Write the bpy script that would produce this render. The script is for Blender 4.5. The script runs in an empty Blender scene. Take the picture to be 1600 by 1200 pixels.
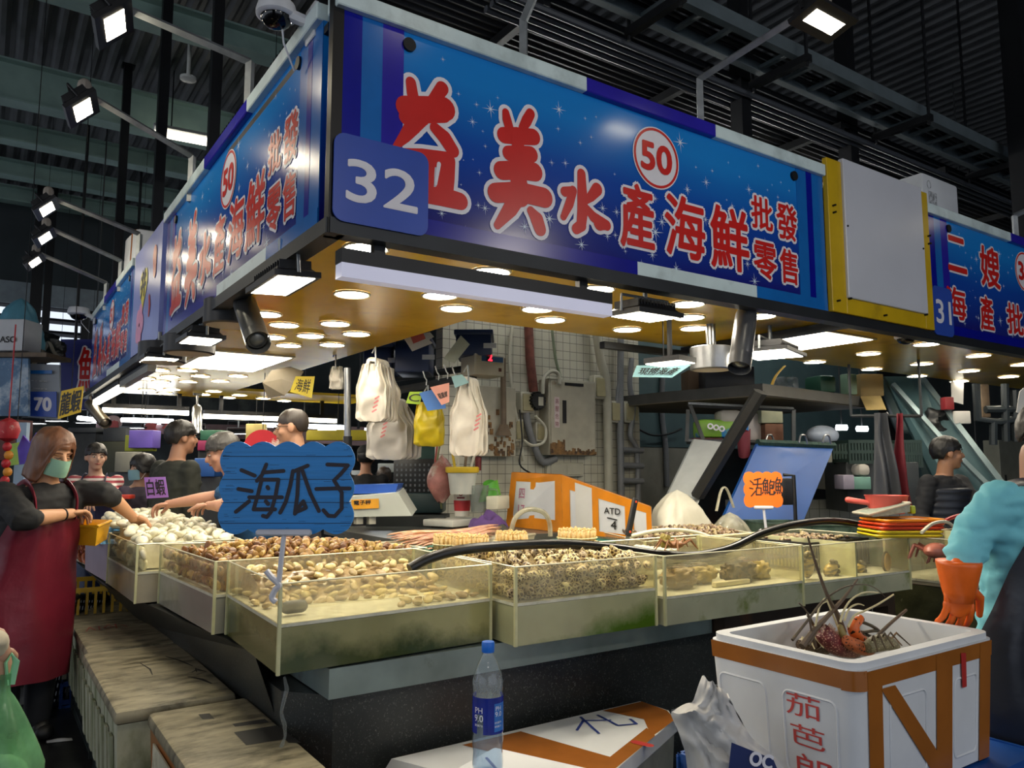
import bpy, bmesh, math, random
from mathutils import Vector as V, Matrix as Mx, noise
sc = bpy.context.scene
col = sc.collection
R = random.Random(11)
PI = math.pi

# ---------------------------------------------------------------- camera, world, exposure
F, CX, CY, EYE = 1208.0, 800.0, 600.0, 1.5
PITCH = math.atan(131 / 1208.0)
YAW = math.radians(55.68)                      # angle of the view direction from +X
FWD = (math.cos(YAW), math.sin(YAW)); RGT = (math.sin(YAW), -math.cos(YAW))
cam = bpy.data.cameras.new('camera'); camo = bpy.data.objects.new('camera', cam); col.objects.link(camo)
cam.sensor_width = 36.0; cam.lens = 36.0 * F / 1600.0; cam.clip_start = .05; cam.clip_end = 200
camo.location = (0, 0, EYE); camo.rotation_euler = (PI / 2 + PITCH, 0, YAW - PI / 2)
sc.camera = camo
sc.view_settings.view_transform = 'Standard'; sc.view_settings.look = 'None'
sc.view_settings.exposure = 0.27; sc.view_settings.gamma = 1.0; sc.view_settings.use_curve_mapping = False
w = bpy.data.worlds.new('world'); sc.world = w; w.use_nodes = True
w.node_tree.nodes['Background'].inputs[0].default_value = (.74, .82, .95, 1)
w.node_tree.nodes['Background'].inputs[1].default_value = 1.0
cy = sc.cycles
cy.use_denoising = True; cy.max_bounces = 7; cy.diffuse_bounces = 3; cy.glossy_bounces = 3
cy.transmission_bounces = 4; cy.transparent_max_bounces = 48; cy.caustics_reflective = False; cy.caustics_refractive = False
cy.sample_clamp_indirect = 6.0; cy.use_adaptive_sampling = True; cy.adaptive_threshold = .03

def P(px, py, z=None, x=None, y=None, d=None):
    """the point of the market seen at photo pixel (px, py) on a plane of known height, depth or distance"""
    a = (px - CX) / F; b = (CY - py) / F
    f = math.cos(PITCH) - b * math.sin(PITCH); u = math.sin(PITCH) + b * math.cos(PITCH)
    r = (RGT[0] * a + FWD[0] * f, RGT[1] * a + FWD[1] * f, u)
    if z is not None: t = (z - EYE) / r[2]
    elif x is not None: t = x / r[0]
    elif y is not None: t = y / r[1]
    else: t = d / (r[0] * FWD[0] + r[1] * FWD[1])
    return V((r[0] * t, r[1] * t, EYE + r[2] * t))

# ---------------------------------------------------------------- materials
def lin(h):
    if not isinstance(h, str): return tuple(h)[:3]
    h = h.lstrip('#'); o = []
    for i in (0, 2, 4):
        c = int(h[i:i + 2], 16) / 255
        o.append(c / 12.92 if c <= .04045 else ((c + .055) / 1.055) ** 2.4)
    return tuple(o)
MC = {}
def mat(name, hexc, rough=.5, metal=0, var=.12, scale=8, bump=0, hex2=None, cut=(.5, .65), rnd=0, stretch=(1, 1, 1), emit=0, spec=.5, coat=0, coord='Object', trans=0, vor=0, place=None):
    if name in MC: return MC[name]
    m = bpy.data.materials.new(name); MC[name] = m; m.use_nodes = True
    nt = m.node_tree; N = nt.nodes; L = nt.links; b = N['Principled BSDF']
    c = lin(hexc)
    b.inputs['Roughness'].default_value = rough; b.inputs['Metallic'].default_value = metal
    b.inputs['Specular IOR Level'].default_value = spec; b.inputs['Coat Weight'].default_value = coat
    b.inputs['Transmission Weight'].default_value = trans
    tc = N.new('ShaderNodeTexCoord'); mp = N.new('ShaderNodeMapping'); mp.inputs['Scale'].default_value = stretch
    L.new(tc.outputs[coord], mp.inputs[0])
    nz = N.new('ShaderNodeTexNoise'); nz.inputs['Scale'].default_value = scale; nz.inputs['Detail'].default_value = 4
    L.new(mp.outputs[0], nz.inputs['Vector'])
    rp = N.new('ShaderNodeValToRGB'); L.new(nz.outputs['Fac'], rp.inputs[0])
    rp.color_ramp.elements[0].position = .3; rp.color_ramp.elements[1].position = .7
    rp.color_ramp.elements[0].color = tuple(x * (1 - var) for x in c) + (1,)
    rp.color_ramp.elements[1].color = tuple(min(1, x * (1 + var)) for x in c) + (1,)
    out = rp.outputs[0]
    if hex2:
        if vor:
            n2 = N.new('ShaderNodeTexVoronoi'); n2.inputs['Scale'].default_value = vor; n2.feature = 'DISTANCE_TO_EDGE'
            o2 = n2.outputs['Distance']
        else:
            n2 = N.new('ShaderNodeTexNoise'); n2.inputs['Scale'].default_value = scale * .6; n2.inputs['Detail'].default_value = 6; n2.inputs['Roughness'].default_value = .65
            o2 = n2.outputs['Fac']
        L.new(mp.outputs[0], n2.inputs['Vector'])
        r2 = N.new('ShaderNodeMapRange'); r2.inputs[1].default_value = cut[0]; r2.inputs[2].default_value = cut[1]
        if place:                                      # growth that favours one side / the foot of the panel
            sx = N.new('ShaderNodeSeparateXYZ'); L.new(tc.outputs['Generated'], sx.inputs[0])
            a1 = N.new('ShaderNodeMath'); a1.operation = 'MULTIPLY_ADD'; a1.inputs[1].default_value = place[0]; L.new(sx.outputs[0], a1.inputs[0]); L.new(o2, a1.inputs[2])
            a2 = N.new('ShaderNodeMath'); a2.operation = 'MULTIPLY_ADD'; a2.inputs[1].default_value = place[1]; L.new(sx.outputs[2], a2.inputs[0]); L.new(a1.outputs[0], a2.inputs[2]); o2 = a2.outputs[0]
        L.new(o2, r2.inputs[0])
        mx = N.new('ShaderNodeMix'); mx.data_type = 'RGBA'
        L.new(r2.outputs[0], mx.inputs[0]); L.new(out, mx.inputs[6]); mx.inputs[7].default_value = lin(hex2) + (1,)
        out = mx.outputs[2]
    if rnd:
        oi = N.new('ShaderNodeObjectInfo'); mr = N.new('ShaderNodeMapRange'); mr.inputs[3].default_value = 1 - rnd; mr.inputs[4].default_value = 1 + rnd
        L.new(oi.outputs['Random'], mr.inputs[0])
        hs = N.new('ShaderNodeHueSaturation'); L.new(mr.outputs[0], hs.inputs['Value']); L.new(out, hs.inputs['Color'])
        m2 = N.new('ShaderNodeMapRange'); m2.inputs[3].default_value = .5 - rnd * .05; m2.inputs[4].default_value = .5 + rnd * .05
        L.new(oi.outputs['Random'], m2.inputs[0]); L.new(m2.outputs[0], hs.inputs['Hue'])
        out = hs.outputs[0]
    L.new(out, b.inputs['Base Color'])
    if bump:
        bp = N.new('ShaderNodeBump'); bp.inputs['Strength'].default_value = bump; bp.inputs['Distance'].default_value = .02
        L.new(nz.outputs['Fac'], bp.inputs['Height']); L.new(bp.outputs[0], b.inputs['Normal'])
    if emit:
        L.new(out, b.inputs['Emission Color']); b.inputs['Emission Strength'].default_value = emit
    return m
def clear(name, tint='f4f4ea', haze=.06, hazec='e8e2c8', rough=.05, gloss=1.0, bump=0):
    """thin clear plastic: lets light through, tinted, a little milky, with a fresnel reflection"""
    if name in MC: return MC[name]
    m = bpy.data.materials.new(name); MC[name] = m; m.use_nodes = True
    nt = m.node_tree; N = nt.nodes; L = nt.links; N.remove(N['Principled BSDF'])
    t = N.new('ShaderNodeBsdfTransparent'); t.inputs[0].default_value = lin(tint) + (1,)
    d = N.new('ShaderNodeBsdfDiffuse'); d.inputs[0].default_value = lin(hazec) + (1,)
    tl = N.new('ShaderNodeBsdfTranslucent'); tl.inputs[0].default_value = lin(hazec) + (1,)
    dd = N.new('ShaderNodeMixShader'); L.new(d.outputs[0], dd.inputs[1]); L.new(tl.outputs[0], dd.inputs[2])
    tc = N.new('ShaderNodeTexCoord'); nz = N.new('ShaderNodeTexNoise'); nz.inputs['Scale'].default_value = 9; nz.inputs['Detail'].default_value = 4
    L.new(tc.outputs['Object'], nz.inputs['Vector'])
    mr = N.new('ShaderNodeMapRange'); mr.inputs[1].default_value = .3; mr.inputs[2].default_value = .75; mr.inputs[3].default_value = haze * .4; mr.inputs[4].default_value = haze * 1.6
    L.new(nz.outputs['Fac'], mr.inputs[0])
    m1 = N.new('ShaderNodeMixShader'); L.new(mr.outputs[0], m1.inputs[0]); L.new(t.outputs[0], m1.inputs[1]); L.new(dd.outputs[0], m1.inputs[2])
    g = N.new('ShaderNodeBsdfGlossy'); g.inputs['Roughness'].default_value = rough
    fr = N.new('ShaderNodeFresnel'); fr.inputs[0].default_value = 1.35
    ml = N.new('ShaderNodeMath'); ml.operation = 'MULTIPLY'; ml.inputs[1].default_value = gloss; L.new(fr.outputs[0], ml.inputs[0])
    ge = N.new('ShaderNodeNewGeometry'); iv = N.new('ShaderNodeMath'); iv.operation = 'SUBTRACT'; iv.inputs[0].default_value = 1; L.new(ge.outputs['Backfacing'], iv.inputs[1])
    m3 = N.new('ShaderNodeMath'); m3.operation = 'MULTIPLY'; L.new(ml.outputs[0], m3.inputs[0]); L.new(iv.outputs[0], m3.inputs[1]); ml = m3
    if bump:
        bp = N.new('ShaderNodeBump'); bp.inputs['Strength'].default_value = bump; bp.inputs['Distance'].default_value = .02
        n3 = N.new('ShaderNodeTexNoise'); n3.inputs['Scale'].default_value = 22; L.new(tc.outputs['Object'], n3.inputs['Vector'])
        L.new(n3.outputs['Fac'], bp.inputs['Height']); L.new(bp.outputs[0], g.inputs['Normal']); L.new(bp.outputs[0], fr.inputs['Normal'])
    m2 = N.new('ShaderNodeMixShader'); L.new(ml.outputs[0], m2.inputs[0]); L.new(m1.outputs[0], m2.inputs[1]); L.new(g.outputs[0], m2.inputs[2])
    L.new(m2.outputs[0], N['Material Output'].inputs[0])
    return m

# ---------------------------------------------------------------- objects
WM = {}
def cord(o, p, z=6.44, r=.004):
    m = MB(); m.tube([V(p), V((p[0], p[1], z))], r, 5); m.build('hanging_cord', MC['black_steel'], o)
def tag(o, label=None, cat=None, group=None, kind=None):
    if label: o['label'] = label
    if cat: o['category'] = cat
    if group: o['group'] = group
    if kind: o['kind'] = kind
    return o
def thing(name, label, cat, loc=(0, 0, 0), rz=0, group=None, kind=None, rot=None):
    o = bpy.data.objects.new(name, None); col.objects.link(o); o.empty_display_size = .05
    e = rot if rot is not None else (0, 0, rz)
    o.location = loc; o.rotation_euler = e
    from mathutils import Euler
    WM[o.name] = Mx.Translation(V(loc)) @ Euler(e).to_matrix().to_4x4()
    return tag(o, label, cat, group, kind)
def dup(root, loc=None, rz=None, rot=None, label=None, group=None, scale=None):
    r = root.copy(); col.objects.link(r)
    if loc is not None: r.location = loc
    if rz is not None: r.rotation_euler = (0, 0, rz)
    if rot is not None: r.rotation_euler = rot
    if scale is not None: r.scale = scale if hasattr(scale, '__len__') else (scale,) * 3
    if label: r['label'] = label
    if group: r['group'] = group
    WM[r.name] = Mx.LocRotScale(r.location, r.rotation_euler, r.scale)
    for c in root.children:
        k = c.copy(); col.objects.link(k); k.parent = r
        for g in c.children:
            q = g.copy(); col.objects.link(q); q.parent = k
    return r
def rotm(rx=0, ry=0, rz=0):
    return Mx.Rotation(rz, 4, 'Z') @ Mx.Rotation(ry, 4, 'Y') @ Mx.Rotation(rx, 4, 'X')
def TR(loc, rx=0, ry=0, rz=0): return Mx.Translation(V(loc)) @ rotm(rx, ry, rz)

class MB:
    def __init__(s, t=None):
        s.v = []; s.f = []; s.B = WM[t.name].copy() if t is not None else Mx(); s.T = Mx()
    def add(s, vs, fs):
        n = len(s.v); M = s.B @ s.T
        s.v += [M @ V(p) for p in vs]; s.f += [tuple(i + n for i in f) for f in fs]; return s
    def box(s, c, d, rz=0, bev=0, rx=0, ry=0):
        x, y, z = d[0] / 2, d[1] / 2, d[2] / 2
        M = TR(c, rx, ry, rz)
        b = min(bev, x * .95, y * .95, z * .95)
        if b <= 0:
            vs = [(i * x, j * y, k * z) for k in (-1, 1) for j in (-1, 1) for i in (-1, 1)]
            fs = [(0, 2, 3, 1), (4, 5, 7, 6), (0, 1, 5, 4), (2, 6, 7, 3), (0, 4, 6, 2), (1, 3, 7, 5)]
        else:
            bm = bmesh.new(); bmesh.ops.create_cube(bm, size=1)
            bmesh.ops.scale(bm, vec=(x * 2, y * 2, z * 2), verts=bm.verts)
            bmesh.ops.bevel(bm, geom=list(bm.edges), offset=b, segments=2 if b > .006 else 1, profile=.5, affect='EDGES')
            bm.verts.index_update(); vs = [tuple(q.co) for q in bm.verts]; fs = [tuple(q.index for q in f.verts) for f in bm.faces]; bm.free()
        return s.add([M @ V(p) for p in vs], fs)
    def bx(s, x0, x1, y0, y1, z0, z1, bev=0):
        return s.box(((x0 + x1) / 2, (y0 + y1) / 2, (z0 + z1) / 2), (abs(x1 - x0), abs(y1 - y0), abs(z1 - z0)), bev=bev)
    def hexa(s, b, t):
        n = len(b); vs = list(b) + list(t)
        return s.add(vs, [tuple(reversed(range(n))), tuple(range(n, 2 * n))] + [(i, (i + 1) % n, n + (i + 1) % n, n + i) for i in range(n)])
    def tube(s, pts, r, n=8, caps=True, closed=False, flat=1.0):
        pts = [V(p) for p in pts]; k = len(pts); rr = r if hasattr(r, '__len__') else [r] * k
        vs = []; up = None
        for i, p in enumerate(pts):
            t = (pts[(i + 1) % k] - pts[i - 1]) if closed else (pts[min(i + 1, k - 1)] - pts[max(i - 1, 0)])
            if t.length < 1e-9: t = V((0, 0, 1))
            t.normalize()
            if up is None: up = V((0, 0, 1)) if abs(t.z) < .9 else V((1, 0, 0))
            a = t.cross(up)
            if a.length < 1e-6: a = t.orthogonal()
            a.normalize(); b = a.cross(t).normalized(); up = b
            for j in range(n):
                g = 2 * PI * j / n; vs.append(p + a * (rr[i] * math.cos(g)) + b * (rr[i] * flat * math.sin(g)))
        fs = [(i * n + j, i * n + (j + 1) % n, ((i + 1) % k) * n + (j + 1) % n, ((i + 1) % k) * n + j) for i in range(k if closed else k - 1) for j in range(n)]
        if caps and not closed: fs += [tuple(reversed(range(n))), tuple(range((k - 1) * n, k * n))]
        return s.add(vs, fs)
    def cap(s, pts, r, n=12):
        """tube with rounded ends"""
        pts = [V(p) for p in pts]; k = len(pts); rr = list(r) if hasattr(r, '__len__') else [r] * k
        d0 = (pts[0] - pts[1]).normalized(); d1 = (pts[-1] - pts[-2]).normalized()
        A = [(pts[0] + d0 * rr[0] * math.sin(a), rr[0] * math.cos(a)) for a in (1.45, 1.05, .55)]
        B = [(pts[-1] + d1 * rr[-1] * math.sin(a), rr[-1] * math.cos(a)) for a in (.55, 1.05, 1.45)]
        return s.tube([a[0] for a in A] + pts + [b[0] for b in B], [a[1] for a in A] + rr + [b[1] for b in B], n)
    def cyl(s, p0, p1, r0, r1=None, n=16): return s.tube([p0, p1], [r0, r0 if r1 is None else r1], n)
    def lathe(s, prof, c=(0, 0, 0), n=24, caps=True):
        vs = []; k = len(prof)
        for r, z in prof:
            for j in range(n):
                a = 2 * PI * j / n; vs.append((c[0] + r * math.cos(a), c[1] + r * math.sin(a), c[2] + z))
        fs = [(i * n + j, i * n + (j + 1) % n, (i + 1) * n + (j + 1) % n, (i + 1) * n + j) for i in range(k - 1) for j in range(n)]
        if caps: fs += [tuple(reversed(range(n))), tuple(range((k - 1) * n, k * n))]
        return s.add(vs, fs)
    def ell(s, c, r, n=12, m=8, M=None):
        M = (Mx.Translation(V(c)) @ M) if M is not None else Mx.Translation(V(c))
        vs = [V((0, 0, -r[2]))]
        for i in range(1, m):
            t = -PI / 2 + PI * i / m
            for j in range(n):
                a = 2 * PI * j / n; vs.append(V((r[0] * math.cos(t) * math.cos(a), r[1] * math.cos(t) * math.sin(a), r[2] * math.sin(t))))
        vs.append(V((0, 0, r[2]))); e = len(vs) - 1
        fs = [(0, 1 + (j + 1) % n, 1 + j) for j in range(n)]
        fs += [(1 + i * n + j, 1 + i * n + (j + 1) % n, 1 + (i + 1) * n + (j + 1) % n, 1 + (i + 1) * n + j) for i in range(m - 2) for j in range(n)]
        fs += [(1 + (m - 2) * n + j, 1 + (m - 2) * n + (j + 1) % n, e) for j in range(n)]
        return s.add([M @ p for p in vs], fs)
    def grid(s, f, nu, nv, closed=False):
        vs = [f(i / (nu if closed else nu - 1), j / (nv - 1)) for j in range(nv) for i in range(nu)]
        fs = [(j * nu + i, j * nu + (i + 1) % nu, (j + 1) * nu + (i + 1) % nu, (j + 1) * nu + i) for j in range(nv - 1) for i in range(nu if closed else nu - 1)]
        return s.add(vs, fs)
    def prism(s, poly, h, M=None):
        """polygon in local xy extruded by h along local z"""
        M = M or Mx(); n = len(poly)
        vs = [M @ V((p[0], p[1], 0)) for p in poly] + [M @ V((p[0], p[1], h)) for p in poly]
        return s.add(vs, [tuple(reversed(range(n))), tuple(range(n, 2 * n))] + [(i, (i + 1) % n, n + (i + 1) % n, n + i) for i in range(n)])
    def quad(s, *p): return s.add(p, [tuple(range(len(p)))])
    def sheet(s, p, nrm, th):
        n = V(nrm).normalized() * th; p = [V(q) for q in p]
        return s.hexa([q for q in p], [q + n for q in p])
    def remesh(s, vox, it=4, fac=.5):
        me = s.mesh('tmp'); o = bpy.data.objects.new('tmp', me); col.objects.link(o)
        r = o.modifiers.new('r', 'REMESH'); r.mode = 'VOXEL'; r.voxel_size = vox
        if it: q = o.modifiers.new('s', 'SMOOTH'); q.iterations = it; q.factor = fac
        dg = bpy.context.evaluated_depsgraph_get(); dg.update(); ev = o.evaluated_get(dg); m2 = ev.to_mesh()
        s.v = [v.co.copy() for v in m2.vertices]; s.f = [tuple(p.vertices) for p in m2.polygons]
        ev.to_mesh_clear(); bpy.data.objects.remove(o); bpy.data.meshes.remove(me); return s
    def mesh(s, name):
        me = bpy.data.meshes.new(name); me.from_pydata([tuple(v) for v in s.v], [], s.f); me.update(); return me
    def build(s, name, m, parent=None, smooth=40, label=None, cat=None, group=None, kind=None, org=None):
        if parent is not None:
            base = WM[parent.name]
        else:
            xs = [v.x for v in s.v]; ys = [v.y for v in s.v]; zs = [v.z for v in s.v]
            base = Mx.Translation(V(org) if org is not None else V(((min(xs) + max(xs)) / 2, (min(ys) + max(ys)) / 2, min(zs))))
        inv = base.inverted(); s.v = [inv @ v for v in s.v]
        me = s.mesh(name)
        bm = bmesh.new(); bm.from_mesh(me); bmesh.ops.recalc_face_normals(bm, faces=bm.faces); bm.to_mesh(me); bm.free()
        if smooth:
            me.polygons.foreach_set('use_smooth', [True] * len(me.polygons))
            me.set_sharp_from_angle(angle=math.radians(smooth))
        o = bpy.data.objects.new(name, me); col.objects.link(o)
        if m: me.materials.append(m)
        if parent is not None: o.parent = parent
        else: o.matrix_world = base; o.location = base.translation
        WM[o.name] = base
        return tag(o, label, cat, group, kind)

# ---------------------------------------------------------------- lettering
GC = {}
def glyph(txt, off=0.0):
    k = (txt, off)
    if k in GC: return GC[k]
    c = bpy.data.curves.new('t', 'FONT'); c.body = txt; c.size = 1; c.offset = off; c.resolution_u = 4; c.fill_mode = 'FRONT'
    o = bpy.data.objects.new('t', c); col.objects.link(o)
    dg = bpy.context.evaluated_depsgraph_get(); dg.update(); ev = o.evaluated_get(dg); me = ev.to_mesh()
    vs = [(v.co.x, v.co.y) for v in me.vertices]; fs = [tuple(p.vertices) for p in me.polygons]
    ev.to_mesh_clear(); bpy.data.objects.remove(o); bpy.data.curves.remove(c)
    GC[k] = (vs, fs); return GC[k]
LAY = [0]
def lay(n):
    """each flat print lies a hair above the one before"""
    LAY[0] = (LAY[0] + 1) % 60; return n + LAY[0] * 1.6e-5
def text(m, txt, box, off=0.0, M=None, n=0.0):
    """fit txt into box=(u0,v0,u1,v1) of the plane M (local x=u, y=v, z=out), fattened by off metres"""
    M = M or Mx(); vs, fs = glyph(txt, 0.0)
    x0 = min(v[0] for v in vs); x1 = max(v[0] for v in vs); y0 = min(v[1] for v in vs); y1 = max(v[1] for v in vs)
    sx = (box[2] - box[0]) / max(1e-6, x1 - x0); sy = (box[3] - box[1]) / max(1e-6, y1 - y0)
    sh = [(0, 0)] + ([(off * math.cos(PI * k / 5), off * math.sin(PI * k / 5)) for k in range(10)] if off else []) + ([(off * .5 * math.cos(PI * k / 2), off * .5 * math.sin(PI * k / 2)) for k in range(4)] if off > .01 else [])
    for i, (dx, dy) in enumerate(sh):
        z = lay(n); m.add([M @ V((box[0] + (v[0] - x0) * sx + dx, box[1] + (v[1] - y0) * sy + dy, z)) for v in vs], fs)
def stroke(m, pts, w, M=None, n=0.0, k=12):
    """flat brush stroke through 2-D pts with width(s) w"""
    M = M or Mx(); ww = w if hasattr(w, '__len__') else [w] * len(pts)
    for i in range(len(pts) - 1):
        a = V(pts[i]); b = V(pts[i + 1]); d = b - a
        if d.length < 1e-6: continue
        d.normalize(); q = V((-d.y, d.x)); z = lay(n)
        c = [a + q * ww[i], a - q * ww[i], b - q * ww[i + 1], b + q * ww[i + 1]]
        m.add([M @ V((p.x, p.y, z)) for p in c], [(0, 1, 2, 3)])
    for p, r in zip(pts, ww):
        z = lay(n)
        m.add([M @ V((p[0] + r * math.cos(2 * PI * j / k), p[1] + r * math.sin(2 * PI * j / k), z)) for j in range(k)], [tuple(range(k))])
def disc(m, c, r, M=None, n=0.0, k=40, ri=0):
    M = M or Mx()
    if ri:
        m.add([M @ V((c[0] + q * math.cos(2 * PI * j / k), c[1] + q * math.sin(2 * PI * j / k), n)) for q in (r, ri) for j in range(k)], [(j, (j + 1) % k, k + (j + 1) % k, k + j) for j in range(k)])
    else: m.add([M @ V((c[0] + r * math.cos(2 * PI * j / k), c[1] + r * math.sin(2 * PI * j / k), n)) for j in range(k)], [tuple(range(k))])
def rrect(x0, y0, x1, y1, r, k=5):
    o = []
    for cx, cy, a0 in ((x1 - r, y0 + r, -90), (x1 - r, y1 - r, 0), (x0 + r, y1 - r, 90), (x0 + r, y0 + r, 180)):
        o += [(cx + r * math.cos(math.radians(a0 + 90 * i / k)), cy + r * math.sin(math.radians(a0 + 90 * i / k))) for i in range(k + 1)]
    return o
def plane(o, u, v):
    """matrix of a plane: origin o, local x along u, local y along v, local z out"""
    u = V(u).normalized(); v = V(v); n = u.cross(v).normalized(); v = n.cross(u)
    return Mx(((u.x, v.x, n.x, o[0]), (u.y, v.y, n.y, o[1]), (u.z, v.z, n.z, o[2]), (0, 0, 0, 1)))
ORD = ['first', 'second', 'third', 'fourth', 'fifth', 'sixth', 'seventh', 'eighth', 'ninth', 'tenth', 'eleventh', 'twelfth']

# ---------------------------------------------------------------- the market hall
def struct(m, name, mt, smooth=30, **k): return m.build(name, mt, None, smooth, kind='structure', **k)
floor_m = mat('wet_concrete', '2b2c2c', .28, 0, .35, 3, .25, '121314', (.42, .6))
struct(MB().bx(-9, 17, -7, 16, -.1, 0), 'floor', floor_m)
roof_m = mat('roof_steel', '626466', .6, .2, .2, 2)
m = MB()
n = 560; prof = []
for i in range(n):                                   # ribbed roof sheet, ribs running along Y
    x = -9 + 26 * i / (n - 1); prof.append((x, 6.4 + (.0, .06, .06, .0)[i % 4]))
vs = [(x, y, z) for y in (-7, 16) for x, z in prof]
m.add(vs, [(i, i + 1, n + i + 1, n + i) for i in range(n - 1)])
struct(m, 'ceiling', roof_m, 0)
wall_m = mat('hall_wall', '3a4245', .8, 0, .15, 1.5)
def wallx(name, x, y0, y1, z0=0, z1=6.4):
    struct(MB().bx(x - .06, x + .06, y0, y1, z0, z1), name, wall_m)
struct(MB().bx(-9.06, -8.94, -7, 16, 4.2, 6.4), 'wall_left', wall_m); wallx('wall_right', 17, -7, 16)  # left wall stays open low down, an added gap for daylight
m = MB(); m.bx(-9, 17, -7.06, -6.94, 4.4, 6.4); m.bx(-9, -4, -7.06, -6.94, 0, 4.4); m.bx(9, 17, -7.06, -6.94, 0, 4.4); struct(m, 'wall_front', wall_m)  # wide opening behind the camera is assumed, letting daylight in
m = MB()
m.bx(-9, 17, 15.95, 16.1, 0, 2.9); m.bx(-9, 17, 15.95, 16.1, 4.46, 6.4); m.bx(4, 17, 15.95, 16.1, 2.9, 4.46)
struct(m, 'wall_back', wall_m)
trimw = mat('window_lintel_paint', '8f9aa0', .6)
struct(MB().bx(-9, 4, 15.86, 15.95, 4.36, 4.75), 'trim_1', trimw)
frame_m = mat('dark_window_frame', '26282c', .5, .3)
for i, (x0, x1) in enumerate(((-3.3, -.35), (-.2, 1.35), (1.6, 3.1))):
    wn = MB(); wn.bx(x0 - .12, x0, 15.9, 16.05, 2.9, 4.46); wn.bx(x1, x1 + .12, 15.9, 16.05, 2.9, 4.46)
    wo = struct(wn, 'window_%d' % (i + 1), frame_m)
    sl = MB()
    for k in range(7): sl.box(((x0 + x1) / 2, 15.97, 3.0 + k * .225), (x1 - x0, .1, .055), rx=-.5)
    sl.build('louvre_slats', frame_m, wo)
beam_m = mat('beam_green_paint', '86a098', .55, .2, .15, 3)
beam2_m = mat('beam_dark', '23282a', .6, .3)
def ibeam(name, y, z, x0, x1, h=.4, wd=.2, mt=None, label=None):
    b = MB(); b.bx(x0, x1, y - .012, y + .012, z + .02, z + h - .02)
    b.bx(x0, x1, y - wd / 2, y + wd / 2, z, z + .022); b.bx(x0, x1, y - wd / 2, y + wd / 2, z + h - .022, z + h)
    return b.build(name, mt or beam_m, None, 0, kind='structure')
for i, y in enumerate((6.1, 8.1, 10.4, 12.2, 13.7, 15.0)): ibeam('trim_%d' % (i + 2), y, 5.9 if i != 2 else 5.72, -9, 17, .5 if i == 2 else .26, .24)
# dark hangers holding the stall frames
post_m = mat('black_steel', '121418', .5, .4, .2, 5)
def hanger(px, py, d, wd, z0, label, z1=6.4):
    p = P(px, py, d=d); b = MB(); b.bx(p.x - wd / 2, p.x + wd / 2, p.y - wd / 2, p.y + wd / 2, z0, z1)
    b.bx(p.x - wd * .8, p.x + wd * .8, p.y - wd * .8, p.y + wd * .8, z1 - .02, z1)
    b.build('steel_hanger', post_m, None, 0, label=label, cat='post', group='black hangers above the stalls')
hanger(336, 150, 5.6, .075, 2.9, 'thick black steel hanger nearest the corner camera, behind the left sign')
hanger(255, 150, 7.2, .09, 2.9, 'black steel hanger crossing the front of the fluorescent tube')
hanger(195, 200, 9.0, .09, 2.9, 'thin black steel hanger left of the fluorescent tube')
hanger(52, 520, 12.5, .16, 2.4, 'black steel column at the louvred window, left one of the close pair')
hanger(70, 520, 12.6, .11, 2.4, 'black steel column at the louvred window, right one of the close pair')
hanger(1156, 120, 5.2, .1, 3.0, 'black steel hanger behind the middle of the front sign')
hanger(1322, 150, 6.0, .11, 3.0, 'black steel hanger behind the white panel')
hanger(1592, 150, 6.2, .16, 3.0, 'wide black steel hanger at the upper right, behind the sign numbered 31')
# corrugated mezzanine sheet over the stall interior, ribs running along X
m = MB(); prof = []
k = 0; y = 3.32
while y < 8.2:
    prof.append((y, 4.2 + (0, .018, .018, 0)[k % 4])); y += (.022, .010, .022, .010)[k % 4]; k += 1
n = len(prof)
m.add([(x, yy, z) for x in (1.45, 14) for yy, z in prof], [(i, i + 1, n + i + 1, n + i) for i in range(n - 1)])
o = m.build('corrugated_roof_sheet', mat('dark_corrugated', '33363c', .45, .3, .2, 3), None, 0, label='dark corrugated sheet roof above the front sign', cat='roof sheet')
m = MB()
for x in (2.5, 3.9, 5.4, 7.0, 8.8, 10.8): m.bx(x, x + .05, 3.34, 8.1, 4.14, 4.2)
m.build('batten', post_m, o, 0)
# cable ladder
tray_m = mat('tray_grey_green', '69757a', .45, .4)
TZ = 4.16; y1 = P(1140, 40, z=TZ).y; y2 = P(1084, 68, z=TZ).y
t = thing('cable_ladder', 'grey steel cable ladder running above the front sign', 'cable tray', (6, (y1 + y2) / 2, TZ))
for yy in (y1, y2):
    b = MB(); b.bx(1.9, 14, yy - .008, yy + .008, TZ, TZ + .1); b.bx(1.9, 14, yy - .025, yy + .025, TZ - .008, TZ); b.build('side_rail', tray_m, t, 0)
x = 2.0
while x < 13.8: b = MB(); b.bx(x, x + .035, y1, y2, TZ + .01, TZ + .035); b.build('rung', tray_m, t, 0); x += .27
for x in (3.05, 4.2, 5.7, 7.2, 8.7):
    b = MB(); b.bx(x, x + .05, y1 - .1, y2 + .1, TZ - .07, TZ - .02); b.build('support_bar', post_m, t, 0)
    for yy in (y1 - .08, y2 + .08): b = MB(); b.cyl((x + .02, yy, TZ - .1), (x + .02, yy, 6.4), .012, n=8); b.build('hanger_rod', post_m, t)
c = MB()
for k in range(5): c.tube([(1.9 + i * .6, y2 - .04 - .03 * k, TZ + .06 + .02 * (k % 2) + .01 * math.sin(i + k)) for i in range(19)], .014, 6)
c.build('black_cables', mat('black_rubber', '101114', .5), t)
c = MB()
for k in range(4): c.cyl((2.2, y2 + .14 + .06 * k, 4.08), (13, y2 + .14 + .06 * k, 4.08), .022, n=8)
c.build('conduit_pipes', mat('conduit_grey', '3c4046', .5), None, label='bundle of four grey conduit pipes beside the cable ladder', cat='pipes')
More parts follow.
